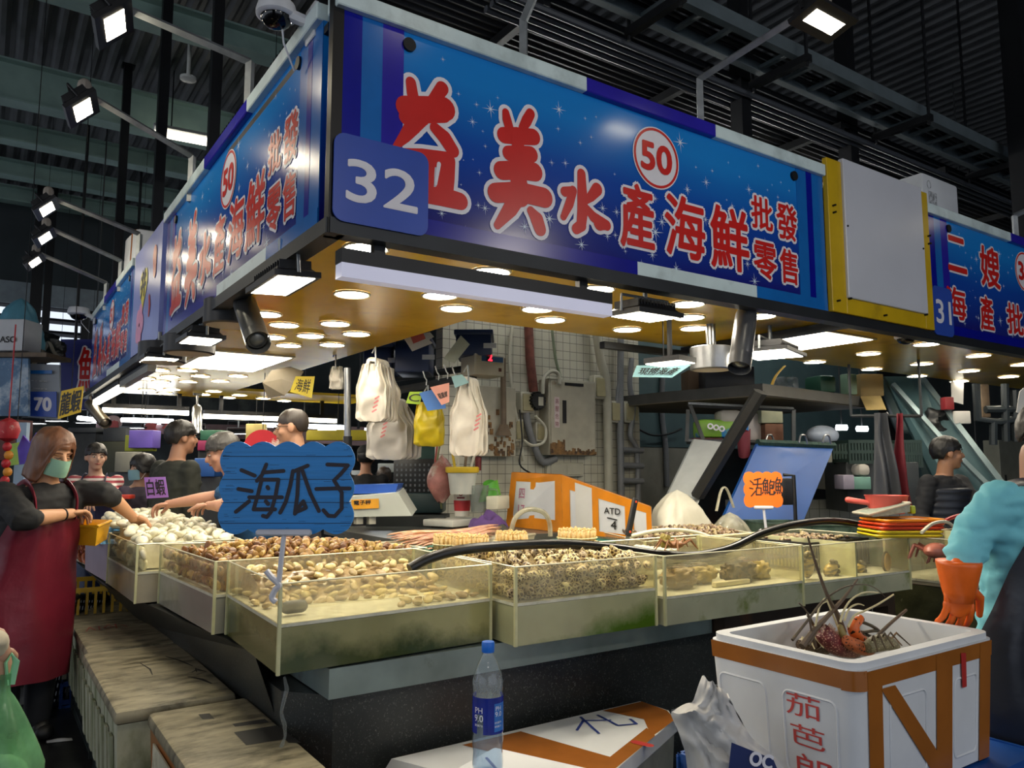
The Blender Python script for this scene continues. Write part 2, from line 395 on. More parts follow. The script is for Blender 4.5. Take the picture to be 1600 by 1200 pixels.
# roof fluorescent, sprinkler
led = mat('lamp_glow', 'fff6e0', .4, 0, 0, 1, emit=7)
tubeglow = mat('tube_glow', 'f2f8ff', .4, 0, 0, 1, emit=12)
p = P(240, 205, d=9); q = P(328, 222, d=9.4)
t = thing('fluorescent_light', 'single fluorescent batten light hanging high beneath the roof beam', 'lamp', p)
d = (q - p); MBx = MB()
MBx.tube([p + V((0, 0, .05)), q + V((0, 0, .05))], .06, 4); MBx.build('housing', mat('white_metal', 'c9cccb', .4), t, 0)
b = MB(); b.cap([p + d * .1, q - d * .02], .055, 10); b.build('tube', led, t)
b = MB(); b.cyl(p + d * .3, V(((p + d * .3).x, (p + d * .3).y, 6.4)), .008, n=6); b.build('suspension_rod', post_m, t)
p = P(294, 122, d=8)
b = MB(); b.cyl(p, p + V((0, 0, 1.6)), .02, n=8); b.T = TR(p); b.lathe([(.02, .03), (.085, .01), (.085, -.02), (.03, -.03)], n=14)
b.T = Mx(); b.build('sprinkler', mat('offwhite_plastic', 'c2c4c0', .5), None, label='small round ceiling sprinkler on a pipe above the left sign', cat='sprinkler', org=p)

# ---------------------------------------------------------------- canopy of the stall
X0, Y0 = .93, 2.471
ZB = 2.352                                                  # underside of the sign panels
SOF = 2.385
yel_m = mat('yellow_soffit', 'dcb424', .22, 0, .12, 2.5, 0, '8a6a12', (.55, .8), stretch=(1, 1, 1))
rail_m = mat('dark_rail', '2c2f33', .45, .5, .2, 4)
cp = thing('stall_canopy', 'yellow lit canopy ceiling with dark rails over the seafood stall', 'canopy', (X0, Y0, SOF))
m = MB(); m.bx(X0 + .05, 9.6, Y0 + .05, 3.93, SOF, SOF + .03); m.build('soffit_panel', yel_m, cp, 0)
m = MB(); m.bx(X0 + .05, 2.36, 3.93, 10.2, SOF, SOF + .03); m.bx(2.36, 4.2, 9.1, 10.2, SOF, SOF + .03); m.build('soffit_panel', yel_m, cp, 0)
m = MB(); m.bx(X0, 9.6, Y0 - .012, Y0 + .06, 2.297, 2.352); m.build('front_rail', rail_m, cp, 0)
m = MB(); m.bx(X0 - .012, X0 + .06, Y0, 10.2, 2.297, 2.352); m.build('side_rail', rail_m, cp, 0)
m = MB(); m.bx(X0, 9.6, Y0 + .06, 3.9, 3.06, 3.09); m.bx(X0 + .06, 2.3, 3.9, 10.2, 3.06, 3.09); m.build('top_deck', post_m, cp, 0)
m = MB(); m.bx(X0 - .005, X0 + .035, Y0 - .005, Y0 + .035, 2.297, 3.25); m.build('corner_post', mat('near_black', '0d0e12', .4, .3), cp, 0)

# ---- signs
def grad_mat(name, top, bot, z0, z1, rough=.18):
    m = bpy.data.materials.new(name); m.use_nodes = True; nt = m.node_tree; N = nt.nodes; L = nt.links; b = N['Principled BSDF']
    tc = N.new('ShaderNodeTexCoord'); sx = N.new('ShaderNodeSeparateXYZ'); L.new(tc.outputs['Generated'], sx.inputs[0])
    nz = N.new('ShaderNodeTexNoise'); nz.inputs['Scale'].default_value = 3; L.new(tc.outputs['Generated'], nz.inputs[0])
    ad = N.new('ShaderNodeMath'); ad.operation = 'MULTIPLY_ADD'; ad.inputs[1].default_value = .25; L.new(nz.outputs[0], ad.inputs[0]); L.new(sx.outputs[2], ad.inputs[2])
    r = N.new('ShaderNodeValToRGB'); L.new(ad.outputs[0], r.inputs[0])
    e = r.color_ramp.elements; e[0].position = .15; e[0].color = lin(bot) + (1,); e[1].position = 1.05; e[1].color = lin(top) + (1,)
    k = r.color_ramp.elements.new(.6); k.color = lin('1648a8') + (1,)
    L.new(r.outputs[0], b.inputs['Base Color']); b.inputs['Roughness'].default_value = rough
    return m
sky_m = grad_mat('starry_blue_print', '1c7fd0', '1d1470', 0, 1)
red_m = mat('sign_red', 'cc1f1c', .3, 0, .05); whi_m = mat('sign_white', 'e4e2ea', .3, 0, .04)
st_m = mat('star_white', 'd5e4f5', .3, 0, .04)
navy_m = mat('stripe_navy', '0b1290', .22, 0, .08); mid_m = mat('stripe_blue', '1766b4', .22, 0, .08); vio_m = mat('stripe_violet', '2a22a0', .22, 0, .08)
ice_m = mat('trim_ice_white', 'cfe0e2', .35, 0, .06, 6, 0, 'b4c4c6'); 
SW = 2.85; SH = .763
def SU(px, py):
    q = P(px, py, y=Y0); return (q.x - X0, q.z - ZB)
def Z2(x, y): return SU(480 + x / 2.6667, y / 2.6667)          # sign artwork as measured on enlargements
def Z3(x, y): return SU(1000 + x / 2.6667, y / 2.6667)
def boxpx(x0, y0, x1, y1, Z):
    a = Z(x0, (y0 + y1) / 2); b = Z(x1, (y0 + y1) / 2); c = Z((x0 + x1) / 2, y0); d = Z((x0 + x1) / 2, y1)
    return (a[0], d[1], b[0], c[1])
def star(m, c, r, M, n):
    for k in range(4):
        a = PI * k / 4 + .12; L_ = r if k % 2 == 0 else r * .62; dx, dy = math.cos(a), math.sin(a); w_ = r * .045
        n_ = lay(n); m.add([M @ V((c[0] + dx * L_ * s - dy * w_ * q, c[1] + dy * L_ * s + dx * w_ * q, n_)) for s, q in ((1, 0), (0, 1), (-1, 0), (0, -1))], [(0, 1, 2, 3)])
BRUSH = [  # brush strokes of the two largest characters and the third, on the enlargement: points and half widths
 ([(430, 345), (437, 395), (447, 440)], [20, 22, 22]), ([(560, 370), (535, 405), (505, 440)], [25, 23, 18]),
 ([(410, 448), (480, 452), (570, 455)], [40, 42, 42]), ([(410, 490), (480, 480), (565, 480)], [28, 30, 28]),
 ([(465, 480), (440, 525), (405, 570), (360, 620)], [42, 30, 22, 10]), ([(530, 535), (570, 575), (605, 630)], [20, 26, 24]),
 ([(400, 640), (480, 642), (580, 660)], [18, 18, 22]), ([(404, 650), (410, 720), (420, 800)], [26, 30, 32]),
 ([(460, 660), (462, 720), (462, 790)], [16, 16, 18]), ([(515, 665), (510, 725), (505, 790)], [16, 16, 18]),
 ([(585, 670), (580, 740), (570, 800)], [28, 30, 34]), ([(370, 815), (480, 815), (560, 820), (635, 840)], [28, 26, 34, 30]), ([(420, 665), (500, 668), (580, 675)], [22, 22, 24]),
 ([(825, 470), (830, 500), (838, 530)], [14, 18, 18]), ([(928, 475), (912, 505), (895, 535)], [18, 20, 16]),
 ([(818, 565), (870, 568), (940, 572)], [28, 30, 28]), ([(838, 640), (880, 642), (930, 645)], [26, 28, 28]), ([(808, 712), (880, 710), (945, 718)], [32, 32, 32]),
 ([(873, 560), (878, 650), (880, 760)], [24, 26, 28]), ([(785, 805), (880, 800), (985, 825)], [34, 34, 34]),
 ([(880, 800), (845, 870), (790, 940)], [36, 28, 14]), ([(930, 880), (955, 915), (968, 955)], [16, 26, 24]), ([(880, 760), (885, 820)], [34, 36]),
 ([(1140, 725), (1143, 800), (1145, 880), (1140, 930)], [17, 20, 22, 20]), ([(1140, 940), (1118, 955)], [20, 18]),
 ([(1070, 800), (1098, 795)], [17, 14]), ([(1105, 795), (1090, 850), (1065, 905)], [16, 17, 12]),
 ([(1205, 790), (1180, 820), (1150, 845)], [22, 17, 10]), ([(1155, 860), (1190, 905), (1245, 940)], [12, 18, 18]), ([(1215, 932), (1248, 945)], [24, 12])]
FONTCH = [('產', (1305, 772, 1440, 1035), Z2), ('海', (105, 825, 265, 1072), Z3), ('鮮', (295, 872, 447, 1122), Z3), ('批', (463, 825, 548, 955), Z3),
          ('發', (568, 855, 650, 998), Z3), ('零', (473, 1013, 565, 1160), Z3), ('售', (583, 1043, 653, 1180), Z3)]
STARS = [(565, 248, 13), (437, 198, 6), (373, 222, 6), (630, 392, 12), (705, 436, 14), (763, 455, 34), (793, 408, 9), (688, 508, 22), (612, 490, 20), (360, 480, 22), (731, 548, 8),
         (741, 610, 11), (1048, 457, 30), (1157, 494, 9), (1203, 488, 8), (1045, 537, 12), (1183, 572, 10), (1137, 595, 12), (1018, 678, 14), (1075, 680, 17), (717, 720, 14), (1280, 726, 7),
         (560, 890, 22), (740, 868, 24), (712, 856, 16), (1008, 912, 34), (905, 945, 28), (1230, 868, 22), (1288, 884, 20), (1142, 1020, 28), (1250, 985, 18), (1283, 980, 15), (1450, 828, 14),
         (1477, 925, 26), (1553, 594, 32), (1583, 790, 18), (1450, 968, 34), (1325, 1047, 11), (1437, 1062, 22), (1393, 1098, 14), (1537, 1120, 20), (560, 337, 12), (650, 668, 6), (690, 665, 6), (640, 770, 7), (660, 955, 14)]
STARS3 = [(275, 760, 20), (197, 790, 18), (453, 790, 17), (300, 712, 9), (232, 697, 7), (367, 678, 6), (413, 737, 6), (491, 692, 9), (530, 792, 6), (549, 771, 5), (383, 858, 12), (429, 874, 10), (573, 822, 8),
          (340, 1083, 20), (313, 1117, 10), (447, 1100, 18), (477, 1172, 24), (150, 1120, 22), (521, 1010, 16), (272, 915, 20), (586, 760, 6), (620, 795, 6), (360, 833, 6)]
def sign_board(name, loc, rz, label, num, art=True, group=None, plate_clear=True):
    t = thing(name, label, 'sign', loc, rz, group)
    m = MB(t); m.bx(0, SW, 0, .05, 0, SH); m.build('printed_panel', sky_m, t, 0)
    for nm, mt, x0, x1 in (('navy_stripe', navy_m, .004, .105), ('blue_stripe', mid_m, .105, .185), ('violet_stripe', vio_m, .185, .27), ('blue_stripe', mid_m, SW - .235, SW), ('navy_stripe', navy_m, SW - .15, SW - .1)):
        m = MB(t); m.bx(x0, x1, -.0035 - (.001 if nm[0] == 'n' and x0 > 1 else 0), 0, .0, SH); m.build(nm, mt, t, 0)
    for nm, mt, x0, x1 in (('bottom_strip', navy_m, .27, 1.43), ('bottom_strip', ice_m, 1.43, 2.25), ('bottom_strip', mid_m, 2.25, SW)):
        m = MB(t); m.bx(x0, x1, -.006, 0, 0, .062); m.build(nm, mt, t, 0)
    for nm, mt, x0, x1 in (('top_trim', ice_m, .0, 1.13), ('top_trim', vio_m, 1.13, 1.95), ('top_trim', ice_m, 1.95, SW)):
        m = MB(t); m.bx(x0, x1, -.03, .07, SH, SH + .065, .004); m.build(nm, mt, t, 0)
    T = WM[t.name] @ plane((0, 0, 0), (1, 0, 0), (0, 0, 1))
    s = MB()
    for q in STARS: c = Z2(q[0], q[1]); star(s, c, q[2] * (.0009 + .00045 * c[0]), T, .0012)
    for q in STARS3: c = Z3(q[0], q[1]); star(s, c, q[2] * (.0009 + .00045 * c[0]), T, .0012)
    s.build('printed_stars', st_m, t, 0)
    a = MB(); b = MB()
    if art:
        for pts, ww in BRUSH:
            uv = [Z2(*p) for p in pts]; k = [.00098 + .00030 * p[0] for p in uv]
            stroke(b, uv, [q * kk for q, kk in zip(ww, k)], T, .0042, 18); stroke(a, uv, [q * kk + .017 for q, kk in zip(ww, k)], T, .0022, 18)
        for sl_ in ([(428, 690), (438, 757)], [(478, 690), (486, 760)], [(546, 685), (532, 770)]): stroke(a, [Z2(*p) for p in sl_], [.0085, .006], T, .0056, 8)
        chars = [(c, boxpx(*bb, Z)) for c, bb, Z in FONTCH]
        roundel = Z2(1453, 660), .148
    else:
        S31 = lambda px, py: (P(px, py, y=Y0).x - 4.87, P(px, py, y=Y0).z - ZB)
        chars = [(c, boxpx(*bb, S31)) for c, bb in (('二', (1480, 372, 1508, 424)), ('嫂', (1532, 388, 1560, 448)), ('海', (1478, 450, 1508, 498)), ('產', (1531, 464, 1551, 516)), ('批', (1573, 476, 1597, 522)))]
        u0 = chars[4][1][2]; chars += [(c, (u0 + .08 + .25 * i, .08, u0 + .28 + .25 * i, .33)) for i, c in enumerate('發零售')]
        roundel = S31(1600, 425), .15
    for c, bb in chars:
        h = bb[3] - bb[1]; k = h * .022
        text(b, c, bb, k, T, .0042); text(a, c, bb, k + .013, T, .0022)
    a.build('lettering_outline', whi_m, t, 0); b.build('lettering', red_m, t, 0)
    rd = MB(); disc(rd, roundel[0], roundel[1], T, .003); ro = rd.build('number_roundel', whi_m, t, 0)
    rr = MB(); disc(rr, roundel[0], roundel[1] - .006, T, .0045, ri=roundel[1] - .018)
    c = roundel[0]; text(rr, num, (c[0] - .095, c[1] - .065, c[0] + .095, c[1] + .065), .006, T, .0045); rr.build('roundel_print', red_m, ro, 0)
    for x in (.29, SW - .255):
        s = MB(); s.cyl(T @ V((x, SH - .05, .0)), T @ V((x, SH - .05, .012)), .026, n=20); s.build('bolt_cap', post_m, t)
    return t
sg = sign_board('shop_sign', (X0, Y0, ZB), 0, 'front blue starry seafood sign above the tanks, red characters and 50', '50')
sign_board('shop_sign', (X0, Y0 + SW + .1, ZB), -PI / 2, 'side blue starry seafood sign with 50, on the left face beside the corner', '50')
sign_board('shop_sign', (X0, 9.58, ZB), -PI / 2, 'farther blue starry sign with 51 on the left face, mirrored light streaks', '51')
sign_board('shop_sign', (4.87, Y0, ZB), 0, 'blue starry seafood sign numbered 31 at the right edge', '38', art=False)
# number plates
plate_m = mat('plate_blue', '2f4fae', .3, 0, .06, 5); 
def plate(loc, rz, w_, h_, txt, label, r=.05, tc=whi_m):
    t = thing('number_plate', label, 'number plate', loc, rz)
    m = MB(t); m.prism(rrect(0, 0, w_, h_, r), .006, plane((0, -.008, 0), (1, 0, 0), (0, 0, 1))); m.build('plate', plate_m, t, 30)
    m = MB(); text(m, txt, (w_ * .13, h_ * .25, w_ * .87, h_ * .72), .0035, WM[t.name] @ plane((0, -.0145, 0), (1, 0, 0), (0, 0, 1)), .0015); m.build('numerals', tc, t, 0)
a = SU(514, 345); b = SU(628, 250)
plate((X0 + .005, Y0 - .006, ZB - .012), 0, .365, .315, '32', 'blue rounded number plate 32 on the corner of the front sign', .04)
plate((4.875, Y0 - .006, ZB - .02), 0, .245, .315, '31', 'blue rounded number plate 31 beside the yellow framed panel', .04)
# white panel in a yellow frame
t = thing('blank_panel', 'blank white panel in a yellow frame between the two front signs', 'panel', (3.79, Y0, ZB))
yl = mat('panel_yellow', 'c8a414', .35, 0, .1, 6, 0, '9c7f14', (.6, .8))
m = MB(t); m.bx(0, .135, -.03, 0, -.0, .875, .003); m.build('frame_board', yl, t, 0)
m = MB(t); m.bx(.97, 1.07, -.03, 0, -.0, .885, .003); m.build('frame_board', yl, t, 0)
m = MB(t); m.bx(.135, .97, -.03, 0, -.0, .09, .003); m.build('frame_board', yl, t, 0)
m = MB(t); m.bx(.135, .975, -.045, -.012, .09, .895, .004); m.build('white_sheet', mat('panel_white', 'c9cbd4', .3, 0, .05, 2), t, 0)
m = MB(t)
for x, z in ((.15, .085), (.955, .085), (.15, .5), (.955, .5), (.04, .6), (.04, .56), (1.05, .55), (1.05, .6), (.04, .06), (.5, .03)): m.cyl((x, -.05, z), (x, -.02, z), .006, n=8)
m.build('screws', post_m, t)
# lavender panel with heart and flower, between the two left signs
t = thing('light_panel', 'lavender illustrated panel with a yellow heart between the two left signs', 'panel', (X0, 6.62, ZB), -PI / 2)
m = MB(t); m.bx(0, 1.14, -.02, .03, 0, .81); m.build('board', mat('lavender_print', '8794d8', .3, 0, .1, 2), t, 0)
T = WM[t.name] @ plane((0, -.022, 0), (1, 0, 0), (0, 0, 1))
m = MB(); hp = [(.48 + .16 * 1.0 * (math.sin(a) ** 3), .47 + .011 * (13 * math.cos(a) - 5 * math.cos(2 * a) - 2 * math.cos(3 * a) - math.cos(4 * a))) for a in [2 * PI * i / 40 for i in range(40)]]
m.add([T @ V((x, y, .002)) for x, y in hp], [tuple(range(40))]); m.build('yellow_heart', mat('heart_yellow', 'd8c83c', .4), t, 0)
m = MB(); text(m, '井', (.38, .40, .58, .60), .008, T, .004); m.build('heart_lettering', post_m, t, 0)
m = MB()
for k in range(5): disc(m, (.38 + .09 * math.cos(k * 1.257), .2 + .09 * math.sin(k * 1.257)), .075, T, .002 + .0003 * k, 20)
m.build('pink_flower', mat('flower_pink', 'd890b8', .4), t, 0)
m = MB(); stroke(m, [(.9, .62), (.92, .5)], [.07, .05], T, .002); stroke(m, [(.75, .35), (.78, .28), (.76, .22)], [.02, .03, .02], T, .002); m.build('red_picture', red_m, t, 0)

# ---- round downlights
ring_m = mat('downlight_ring', 'c8c4b4', .35, .3); glow = mat('downlight_glow', 'fff3dc', .4, 0, 0, 1, emit=46)
dl = None
def downlight(x, y, label, grp, r=.095):
    global dl
    if dl is None:
        dl = thing('downlight', label, 'downlight', (x, y, SOF - .001), 0, grp)
        m = MB(dl); m.lathe([(r, 0), (r, -.004), (r * .93, -.009), (r * .87, -.006), (r * .87, 0)], n=28, caps=False); m.build('trim_ring', ring_m, dl)
        m = MB(dl); disc(m, (0, 0), r * .88, None, 0, 24); m.v = [v - V((0, 0, .005)) for v in m.v]; m.build('diffuser', glow, dl, 0)
        return dl
    return dup(dl, (x, y, SOF - .001), 0, None, label, grp)
LF = [(572, 387), (550, 459), (687, 461), (713, 481), (415, 490), (444, 507), (524, 505), (485, 524), (557, 521), (425, 526), (451, 539), (519, 538), (767, 424), (932, 451), (840, 482), (860, 499), (980, 514), (1075, 474), (1077, 495),
      (1085, 512), (1188, 493), (1273, 565), (1357, 552), (1362, 576), (1448, 537), (1440, 568), (1433, 587), (1529, 555), (1514, 579), (1499, 595), (1597, 569), (1576, 588)]
LB = [(293, 578), (266, 588), (313, 587), (372, 587), (249, 578), (252, 596), (294, 596), (344, 595), (228, 591), (230, 609), (269, 608), (334, 611), (258, 614), (317, 616), (374, 617), (357, 621), (411, 622), (444, 626), (430, 617)]
pts = [P(a, b, z=SOF) for a, b in LF + LB]
rows = {}
for p in pts:
    if p.y < 3.99 and p.x > 1.45 or p.y < 3.0: key = ('front soffit row along the front rail' if p.y < 3.0 else 'front soffit middle row' if p.y < 3.5 else 'front soffit inner row', 0)
    else: key = (('side soffit row along the side rail' if p.x < 1.6 else 'side soffit middle row' if p.x < 1.92 else 'side soffit inner row') , 1)
    rows.setdefault(key, []).append(p)
BIG = ['nearest the corner', 'second from the corner', 'third from the corner', 'fourth from the corner', 'fifth from the corner', 'sixth from the corner', 'seventh from the corner', 'eighth from the corner', 'ninth from the corner', 'tenth from the corner', 'eleventh from the corner', 'twelfth from the corner', 'thirteenth from the corner', 'fourteenth from the corner']
for (nm, ax), L_ in rows.items():
    L_.sort(key=lambda p: p.y if ax else p.x)
    for i, p in enumerate(L_): downlight(p.x, p.y, 'round glowing downlight, %s, %s' % (nm, BIG[i]), 'round downlights in the yellow soffit')
# ---- flat LED panels
def ledpanel(x0, x1, y0, y1, label):
    t = thing('ceiling_light_panel', label, 'lamp', ((x0 + x1) / 2, (y0 + y1) / 2, SOF - .001))
    m = MB(); m.bx(x0 - .02, x1 + .02, y0 - .02, y1 + .02, SOF - .012, SOF - .001); m.build('frame', ring_m, t, 0)
    m = MB(); m.quad((x0, y0, SOF - .0135), (x1, y0, SOF - .0135), (x1, y1, SOF - .0135), (x0, y1, SOF - .0135)); m.build('diffuser', led, t, 0)
ledpanel(4.27, 5.0, 2.93, 3.49, 'square glowing light panel flush in the soffit below the white panel')
ledpanel(1.38, 2.0, 6.05, 7.15, 'long glowing light panel flush in the side soffit behind the drum lamps')

# ---------------------------------------------------------------- lamps
black_m = mat('lamp_black', '1c1d20', .42, .3, .15, 12)
steel_m = mat('brushed_steel', '8d8f92', .3, .85, .1, 20)
galv_m = mat('galvanised_steel', '8a8f92', .5, .5, .25, 14)
flg = mat('flood_glow', 'fff4dc', .4, 0, 0, 1, emit=50)
def floodlight(loc, rz, label, w=.29, h=.19, rx=0, post=True, glowm=None, grp=None, name='floodlight', body=None):
    t = thing(name, label, 'floodlight', loc, 0, grp, rot=(rx, 0, rz)); bm_ = body or black_m
    x, y = w / 2, h / 2
    m = MB(t); m.hexa([(-x - .012, -y - .012, 0), (x + .012, -y - .012, 0), (x + .012, y + .012, 0), (-x - .012, y + .012, 0)], [(-x - .012, -y - .012, .022), (x + .012, -y - .012, .022), (x + .012, y + .012, .022), (-x - .012, y + .012, .022)])
    m.hexa([(-x, -y, .022), (x, -y, .022), (x, y, .022), (-x, y, .022)], [(-x * .72, -y * .65, .06), (x * .72, -y * .65, .06), (x * .72, y * .65, .06), (-x * .72, y * .65, .06)])
    m.build('housing', bm_, t, 0)
    m = MB(t)
    for k in range(13):
        xx = -x * .9 + 1.8 * x * k / 12; m.box((xx, 0, .05), (.004, h * .8, .036))
    m.build('cooling_fins', bm_, t, 0)
    k = .006 if post else .03
    m = MB(t); m.quad((-x + k, -y + k, -.001), (x - k, -y + k, -.001), (x - k, y - k, -.001), (-x + k, y - k, -.001)); m.build('lens', glowm or flg, t, 0)
    m = MB(t); m.tube([(-x - .018, 0, .015), (-x - .018, 0, .09), (x + .018, 0, .09), (x + .018, 0, .015)], .007, 6)
    if post: m.tube([(0, 0, .09), (0, 0, .19)], .012, 6)
    m.build('bracket', galv_m if post else bm_, t)
    return t
g = 'floodlights under the canopy rails'
floodlight((.94, 2.99, 2.215), -PI / 2, 'black floodlight under the corner, left of the long white light bar', .36, .155, .06, grp=g)
floodlight((2.52, 2.59, 2.2), 0, 'finned black floodlight at the right end of the long white light bar', .26, .2, .05, grp=g)
floodlight((4.02, 3.03, 2.2), .35, 'floodlight turned aslant beside the square light panel', .4, .3, 0, grp=g)
floodlight((.965, 4.49, 2.2), -PI / 2, 'black floodlight on the side rail next to the drum lamps', .27, .18, 0, grp=g)
floodlight((.92, 5.46, 2.2), -PI / 2, 'black floodlight on the side rail below the lavender panel', .3, .2, 0, grp=g)
# linear bars
def lightbar(p0, p1, hz, label, on, grp=None):
    t = thing('linear_light', label, 'lamp', ((p0[0] + p1[0]) / 2, (p0[1] + p1[1]) / 2, hz))
    d = V((p1[0] - p0[0], p1[1] - p0[1], 0)); L_ = d.length; a = math.atan2(d.y, d.x); c = ((p0[0] + p1[0]) / 2, (p0[1] + p1[1]) / 2)
    m = MB(); m.box((c[0], c[1], hz + .078), (L_, .06, .05), a); m.build('housing', black_m, t, 0)
    m = MB(); m.box((c[0], c[1], hz + .026), (L_ - .004, .058, .052), a); m.build('diffuser', on, t, 0)
    for k in (.12, .88):
        m = MB(); m.box((p0[0] + d.x * k, p0[1] + d.y * k, (hz + .10 + 2.386) / 2), (.045, .03, 2.386 - hz - .10), a)
        m.build('hanging_bracket', black_m, t, 0)
    return t
offw = mat('bar_diffuser', 'c9cae0', .35, 0, .04, 3, emit=.3)
lightbar((.99, 2.53), (2.24, 2.53), 2.16, 'long black light bar with pale diffuser under the front sign', offw)
lightbar((1.0, 7.7), (1.0, 9.6), 2.19, 'glowing white light bar at the far end of the side rail', led)
lightbar((1.0, 6.2), (1.0, 7.62), 2.21, 'unlit grey light bar on the side rail between two glowing lamps', mat('dull_diffuser', '8a8880', .4))
lightbar((1.10, 9.9), (2.03, 9.9), 2.13, 'left one of two glowing tube lights crossing the far end of the stall', led)
lightbar((2.2, 9.9), (3.9, 9.9), 2.10, 'right one of two glowing tube lights crossing the far end, behind the shaven head', led)
def spot(top, bot, r, label, mt):
    t = thing('spotlight', label, 'spotlight', top); a = V(top); b = V(bot); d = (b - a).normalized()
    m = MB(); m.cap([a, b - d * .01], r, 20); m.tube([b - d * .02, b], [r, r * .96], 20, False); m.build('barrel', mt, t)
    m = MB(); m.tube([b + d * .012, b + d * .03], [r * .8, r * .8], 18); m.build('lens', black_m, t)
    m = MB(); m.tube([b - d * .012, b + d * (r * .9 + .012)], r * 1.02, 20, False); m.build('barrel_rim', mt, t)
    m = MB(); m.cyl(a + V((0, 0, .02)), (a.x, a.y, 2.39), .014, n=8); m.box((a.x, a.y, 2.372), (.1, .035, .025)); m.build('stem', mt, t)
spot((1.01, 3.78, 2.29), (.99, 3.50, 2.09), .055, 'dark cylinder spotlight hanging from the side rail near the corner', mat('gunmetal', '4a4c4e', .35, .6))
spot((3.21, 2.56, 2.28), (3.08, 2.50, 2.04), .055, 'grey cylinder spotlight hanging right of the finned floodlight', mat('gunmetal_grey', '6a6c70', .33, .6))
spot((.96, 9.75, 2.2), (1.06, 9.35, 2.0), .06, 'brown steel cylinder spotlight at the far end behind the yellow card', mat('bronze', '7a7266', .33, .7))
spot((2.08, 9.7, 2.2), (2.06, 9.55, 1.93), .055, 'silver cylinder spotlight between the two far tube lights', steel_m)
def drum(c, r, z0, z1, label, mt, grp=None):
    t = thing('drum_lamp', label, 'lamp', (c[0], c[1], z0), 0, grp)
    m = MB(); m.lathe([(r * .9, 0), (r, .004), (r, z1 - z0 - .004), (r * .96, z1 - z0)], (c[0], c[1], z0), 36); m.build('drum', mt, t)
    m = MB(); disc(m, c, r * .88, None, z0 - .002, 32); m.build('diffuser', mat('drum_diffuser', 'b5ada0', .5, 0, .05), t, 0)
    m = MB(); m.cyl((c[0], c[1], z1), (c[0], c[1], 2.39), .03, n=10); m.build('stem', mt, t)
p = P(352, 508, z=2.24); drum((p.x + .02, p.y), .13, 2.24, 2.37, 'large black drum lamp behind the dark cylinder spotlight', black_m)
p = P(296, 553, z=2.2); drum((p.x, p.y), .15, 2.2, 2.31, 'black drum lamp beneath the side rail floodlight', black_m)
p = P(270, 560, z=2.2); drum((p.x - .02, p.y + .25), .15, 2.2, 2.33, 'farther black drum lamp half behind another drum on the side rail', black_m)
p = P(1112, 578, z=2.1); drum((p.x, p.y), .13, 2.1, 2.24, 'silver steel drum lamp left of the aslant floodlight', steel_m)
# a thin plate lamp beside the silver drum and the crossing rail inside the soffit
p = P(1090, 600, y=3.9)
t = thing('wall_lamp', 'slim lit tray lamp left of the silver drum lamp', 'lamp', (3.2, 3.6, 2.05))
a = P(1020, 572, z=2.08); b = P(1075, 566, z=2.08)
m = MB(); m.box((a + b) / 2 + V((0, 0, .02)), ((a - b).length, .18, .03), math.atan2((b - a).y, (b - a).x)); m.build('housing', black_m, t, 0)
m = MB(); m.box((a + b) / 2 + V((0, 0, .003)), ((a - b).length * .95, .16, .004), math.atan2((b - a).y, (b - a).x)); m.build('lens', led, t, 0)
m = MB(); m.box((a + b) / 2 + V((0, 0, .16)), (.02, .02, .28)); m.build('rod', black_m, t, 0)
m = MB(); m.bx(4.2, 4.24, 2.54, 3.95, 2.33, 2.38); m.bx(3.4, 4.2, 3.88, 3.93, 2.3, 2.345); m.build('cross_rail', rail_m, None, 0, label='dark cross rail under the soffit left of the square light panel', cat='rail')
# sloping arms with floodlights above the signs
def armlamp(px, base, tip, label, rx, rz, w=.3, h=.2, em=None):
    base = V(base); tip = V(tip)
    t = floodlight(tip, rz, label, w, h, rx, False, em)
    m = MB(); m.tube([base + V((0, 0, -.28)), base], .022, 4); d = (tip - base)
    m.tube([base, tip + V((0, 0, .1))], .02, 4); m.build('arm', galv_m, t, 0)
    m = MB(); m.cap([tip + V((0, 0, .14)), tip + V((0, 0, .06))], .035, 8); m.build('tape_wrapped_joint', mat('taped_joint', '8c857c', .7), t)
    return t
fl2 = mat('arm_flood_glow', 'fff1d2', .4, 0, 0, 1, emit=30)
armlamp(0, (2.86, 2.52, 3.44), (2.87, 1.83, 3.40), 'floodlight on a sloping arm above the middle of the front sign', -.25, .0, .26, .13, fl2)
armlamp(0, (1.80, 2.55, 3.40), (1.62, 1.65, 3.72), 'floodlight on the arm left of the sign middle, out over the aisle', -.25, 0, .26, .13, fl2)
armlamp(0, (6.35, 2.55, 3.40), (6.6, 1.6, 3.6), 'floodlight on the arm at the right end above the sign numbered 31', -.25, 0, .26, .13, fl2)
for (bx, tx, nm) in (((.93, 3.55, 3.4), P(180, 40, z=3.44), 'leftmost upper floodlight, nearest on its arm, at the top edge'), ((.93, 4.75, 3.35), P(130, 172, z=3.4), 'upper left floodlight on an arm, second from the top'),
                     ((.93, 6.62, 3.35), P(74, 327, z=3.4), 'small upper left floodlight on an arm, third from the top'), ((.93, 7.6, 3.35), P(71, 372, z=3.4), 'small upper left floodlight on an arm, fourth from the top'),
                     ((.93, 8.6, 3.35), P(55, 410, z=3.4), 'small upper left floodlight on an arm, lowest of the five')):
    armlamp(0, bx, tx, nm, .75, -1.75, .25, .16, fl2)
